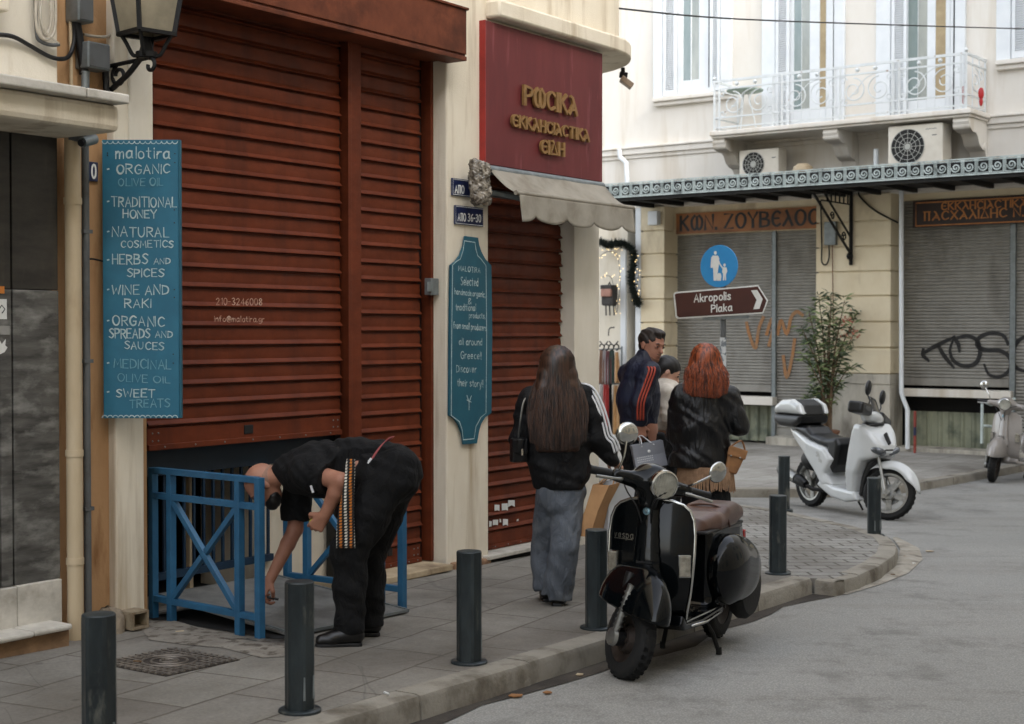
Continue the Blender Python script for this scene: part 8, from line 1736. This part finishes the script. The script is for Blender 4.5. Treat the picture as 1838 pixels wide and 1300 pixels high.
g = MB(); text_fit(g, SP, n_ + .0045, 'Akropolis', (1246, 542.5), (1311, 537.5), 13.5, .0125); text_fit(g, SP, n_ + .0045, 'Plaka', (1277, 560.5), (1314, 557.5), 12.5, .0125); part(g, 'white_lettering', MT['white'], t)
g = MB(); g.add([SP.hit(x, y, n_ + .005) for x, y in ((1348, 521.5), (1359, 520.5), (1369, 537), (1363, 554.5), (1352, 555.5), (1358, 538.5))], [(0, 1, 2, 5), (5, 2, 3, 4)]); part(g, 'arrow_chevron', MT['white'], t)
g = MB(); g.bar(SP.hit(1240, 548, n_ - .02), SP.hit(1345, 541, n_ - .02), .04, .02, UP); g.bar(SP.hit(1262, 572, n_ - .02), SP.hit(1344, 569, n_ - .02), .03, .02, UP); part(g, 'back_rail', MT['zinc'], t)
# stall goods by the shop entrance
off = .22
def scarf(label, x0, x1, y0, y1, mat, n=off):
    rows = []
    for i in range(13):
        t_ = i / 12; row = []
        for j in range(9): q = j / 8; w_ = .55 + .45 * min(1, t_ * 2.2); x_ = (x0 + x1) / 2 + (q - .5) * (x1 - x0) * w_; row.append(FAC.hit(x_, y0 + (y1 - y0) * t_, n + .03 * math.sin(q * 12 + x0) + .02 * math.sin(PI * q)))
        rows.append(row)
    g = MB(); g.grid(rows); o = part(g, 'scarf', mat, smooth=True); md = o.modifiers.new('t', 'SOLIDIFY'); md.thickness = .02; setp(o, label, 'scarf', 'scarves hanging on the stall hooks')
cl = lambda n_, a, b: M(n_, srgb(*a), srgb(*b), 18, .9, bmp=.3, stretch=(1, 1, .3), sheen=.3)
for a in (('brown scarf at the left of the upper row', 1077, 1083, 628, 690, cl('brown_wool', (126, 86, 58), (96, 62, 42))), ('pale grey scarf in the upper row', 1082, 1090, 627, 688, cl('grey_wool', (166, 160, 160), (132, 128, 130))), ('wine red scarf in the upper row', 1089, 1096, 630, 690, cl('wine_wool', (106, 42, 44), (80, 30, 34))), ('dark green scarf in the upper row', 1095, 1102, 629, 690, cl('green_wool', (44, 70, 60), (30, 50, 44))), ('tan scarf at the right of the upper row', 1102, 1112, 632, 688, cl('tan_wool', (176, 136, 92), (146, 108, 70))),
          ('pale scarf at the left of the lower row', 1076, 1083, 690, 778, cl('pale_wool', (186, 178, 172), (150, 142, 138))), ('bright red scarf in the lower row', 1082, 1093, 690, 780, cl('red_wool', (176, 52, 46), (140, 38, 36))), ('black scarf in the lower row', 1092, 1099, 690, 778, MT['cloth_black']), ('camel scarf at the right of the lower row', 1098, 1113, 692, 780, cl('camel_wool', (184, 144, 96), (150, 114, 74)))): scarf(*a)
g = MB(); g.tube([FAC.hit(1070, 628, off), FAC.hit(1116, 626, off)], .012, 8); g.tube([FAC.hit(1070, 690, off), FAC.hit(1116, 689, off)], .012, 8)
for x in (1070, 1116): g.tube([FAC.hit(x, 622, off), FAC.hit(x, 800, off)], .014, 8)
g.bar(FAC.hit(1066, 803, off + .2), FAC.hit(1122, 803, off + .2), .05, .05); setp(part(g, 'scarf_rack', MT['zinc'], smooth=40), 'metal rack holding two rows of scarves by the shop entrance', 'rack')
g = MB()
for i, x in enumerate((1080, 1088, 1097, 1106)):
    p = FAC.hit(x, 626, off + .03); spiral(g, lambda a_, z_: p + Rd * a_ + UP * z_, 0, .03, .06, -PI / 2, .75, .012, 12, .3); g.tube([p + UP * .09, p + UP * .13 + Rd * (.04 if i % 2 else -.04)], .01, 6)
setp(part(g, 'hook_row', MT['iron'], smooth=40), 'row of curled black iron hooks above the scarves', 'hooks')
t = thing('backpack', 'grey and pink backpack hanging on the wall by the garland', 'backpack', FAC.hit(1093, 552, .2))
q = FAC.hit(1094, 532, .17); mm = lambda c_, hw_, hz, d: MB().obox(c_, Rd, RN, UP, hw_, d, hz)
part(mm(q, .13, .17, .09), 'bag_body', M('dark_grey_canvas', srgb(70, 68, 66), srgb(54, 52, 50), 9, .9), t, bevel=.04); part(mm(q + UP * .06 + RN * .1, .11, .07, .03), 'front_pocket', M('dusty_pink_canvas', srgb(176, 134, 118), srgb(150, 112, 98), 9, .9), t, bevel=.02); part(mm(q + UP * .16 + RN * .02, .125, .04, .1), 'top_flap', bpy.data.materials['dark_grey_canvas'], t, bevel=.02)
g = MB(); g.tube([q + UP * .19 + Rd * -.03, q + UP * .25, q + UP * .19 + Rd * .03], .012, 8)
for d_ in (-.08, .0, .09): g.tube([q + Rd * d_ - UP * .15, q + Rd * (d_ + .01) - UP * .34], .014, 6)
part(g, 'strap', MT['black'], t, smooth=40)
g = MB(); g.tube([V(p) for p in catmull([tuple(FAC.hit(x, y, .2)) for x, y in ((1092, 603), (1094, 590), (1103, 588))])], .01, 6); setp(part(g, 'wall_wire_hook', MT['iron'], smooth=40), 'thin bent wire on the wall under the backpack', 'wire')
# garland and lights round the shop door
rnd = random.Random(11); g = MB(); path = [V(p) for p in catmull([tuple(FAC.hit(x, y, .12)) for x, y in ((1078, 434), (1092, 440), (1108, 437), (1124, 440), (1136, 452), (1137, 475), (1133, 500), (1136, 520), (1142, 538), (1146, 546))], 12)]
for p in path:
    for k in range(34):
        d = V((rnd.gauss(0, 1), rnd.gauss(0, 1), rnd.gauss(0, 1))).normalized(); L_ = rnd.uniform(.06, .13); s_ = d.cross(V((rnd.gauss(0, 1), rnd.gauss(0, 1), 1))).normalized() * .012; g.add([p - s_, p + s_, p + d * L_], [(0, 1, 2)])
g.tube(path, .035, 6); setp(part(g, 'garland', M('dark_fir_garland', srgb(36, 46, 36), srgb(22, 28, 24), 30, .9)), 'dark fir garland draped over the shop entrance', 'garland')
lm_, nt, bs = new_mat('warm_fairy_light'); bs.inputs['Base Color'].default_value = (1, .8, .45, 1); bs.inputs['Emission Color'].default_value = (1, .72, .34, 1); bs.inputs['Emission Strength'].default_value = 0.8
for lb, pts in (('string of warm fairy lights along the garland', ((1084, 438), (1120, 446), (1143, 462), (1146, 490), (1142, 520), (1140, 535))), ('string of warm fairy lights framing the pale wall', ((1077, 460), (1090, 452), (1106, 456), (1112, 480), (1113, 510), (1110, 540), (1106, 560), (1098, 500), (1080, 498)))):
    P3 = [V(p) for p in catmull([tuple(FAC.hit(x, y, .1)) for x, y in pts], 10)]; t = thing('fairy_lights', lb, 'fairy lights', P3[0]); g = MB(); g.tube(P3, .005, 5); part(g, 'wire', MT['black'], t)
    g = MB()
    for p in P3[::2]: g.ball(p + V((rnd.uniform(-.06, .06), rnd.uniform(-.03, 0), rnd.uniform(-.06, .06))), .0075, 6, 4)
    part(g, 'bulb', lm_, t)
# potted oleander
q = FAC.at(FAC.sz(1484, 592, .55)[0], 0, .55); q.z = zroad(q.x, q.y) + .1; Dp = q.y
t = thing('potted_oleander', 'tall oleander with faded pink blooms in a clay pot before the wide pier', 'plant', q)
g = MB(); g.lathe(q, UP, [(.13, 0), (.15, .02), (.19, .26), (.21, .27), (.21, .31), (.18, .32), (.18, .28), (0, .27)], 28); part(g, 'pot', M('terracotta_pot', srgb(126, 88, 66), srgb(100, 70, 52), 6, .85, bmp=.2), t, smooth=40)
g = MB(); stems = []
tips = [(1452, 560), (1470, 535), (1492, 528), (1516, 540), (1538, 562), (1532, 600), (1510, 620), (1440, 590), (1446, 640), (1500, 580), (1476, 590), (1462, 700), (1526, 655), (1468, 655), (1488, 560), (1505, 690), (1445, 715), (1455, 610), (1500, 640)]
for i, (x, y) in enumerate(tips):
    e = AT(x, y, Dp + rnd.uniform(-.25, .25)); b = q + V((rnd.uniform(-.08, .08), rnd.uniform(-.08, .08), .27)); m1 = b.lerp(e, .5) + V(((q.x - b.lerp(e, .5).x) * .45, 0, .08)); pts = [V(p) for p in catmull([tuple(b), tuple(m1), tuple(e)], 8)]; stems.append(pts); g.tube(pts, [.02 * (1 - .7 * j / (len(pts) - 1)) for j in range(len(pts))], 6)
part(g, 'stem', M('grey_brown_stem', srgb(104, 84, 62), srgb(78, 62, 46), 12, .9), t, smooth=40)
g = MB(); g2 = MB()
def leaf_(mb, p, d, L_, w_):
    d = d.normalized(); s_ = d.cross(V((rnd.gauss(0, 1), rnd.gauss(0, 1), rnd.gauss(0, 1)))).normalized() * w_; n3 = d.cross(s_).normalized() * w_ * .35; m1 = p + d * L_ * .45; e = p + d * L_ - UP * L_ * .15
    mb.add([p, m1 - s_ + n3, m1, m1 + s_ + n3, e], [(0, 1, 2), (0, 2, 3), (1, 4, 2), (2, 4, 3)])
for pts in stems:
    m_ = len(pts)
    for j in range(int(m_ * .38), m_):
        for k in range(3 if j < m_ - 5 else 9):
            p = pts[j] + V((rnd.gauss(0, .03), rnd.gauss(0, .03), rnd.gauss(0, .03))); a = rnd.uniform(0, 2 * PI); d = V((math.cos(a), math.sin(a), rnd.uniform(-.35, .9))); leaf_(g if rnd.random() < .62 else g2, p, d, rnd.uniform(.12, .22), rnd.uniform(.012, .02))
part(g, 'leaves', M('dark_oleander_leaf', srgb(72, 88, 56), srgb(48, 62, 40), 14, .5), t); part(g2, 'young_leaves', M('light_oleander_leaf', srgb(128, 142, 92), srgb(104, 120, 74), 14, .5), t)
g = MB()
for i in range(46):
    x, y = ((1515, 580), (1525, 572), (1518, 600), (1538, 595))[i % 4]; p = AT(x + rnd.gauss(0, 5), y + rnd.gauss(0, 6), Dp + rnd.uniform(-.2, .1)); leaf_(g, p, V((rnd.gauss(0, 1), rnd.gauss(0, 1), rnd.gauss(0, 1))), .05, .02)
part(g, 'flower', M('faded_coral_flower', srgb(196, 122, 100), srgb(168, 96, 78), 14, .7), t)
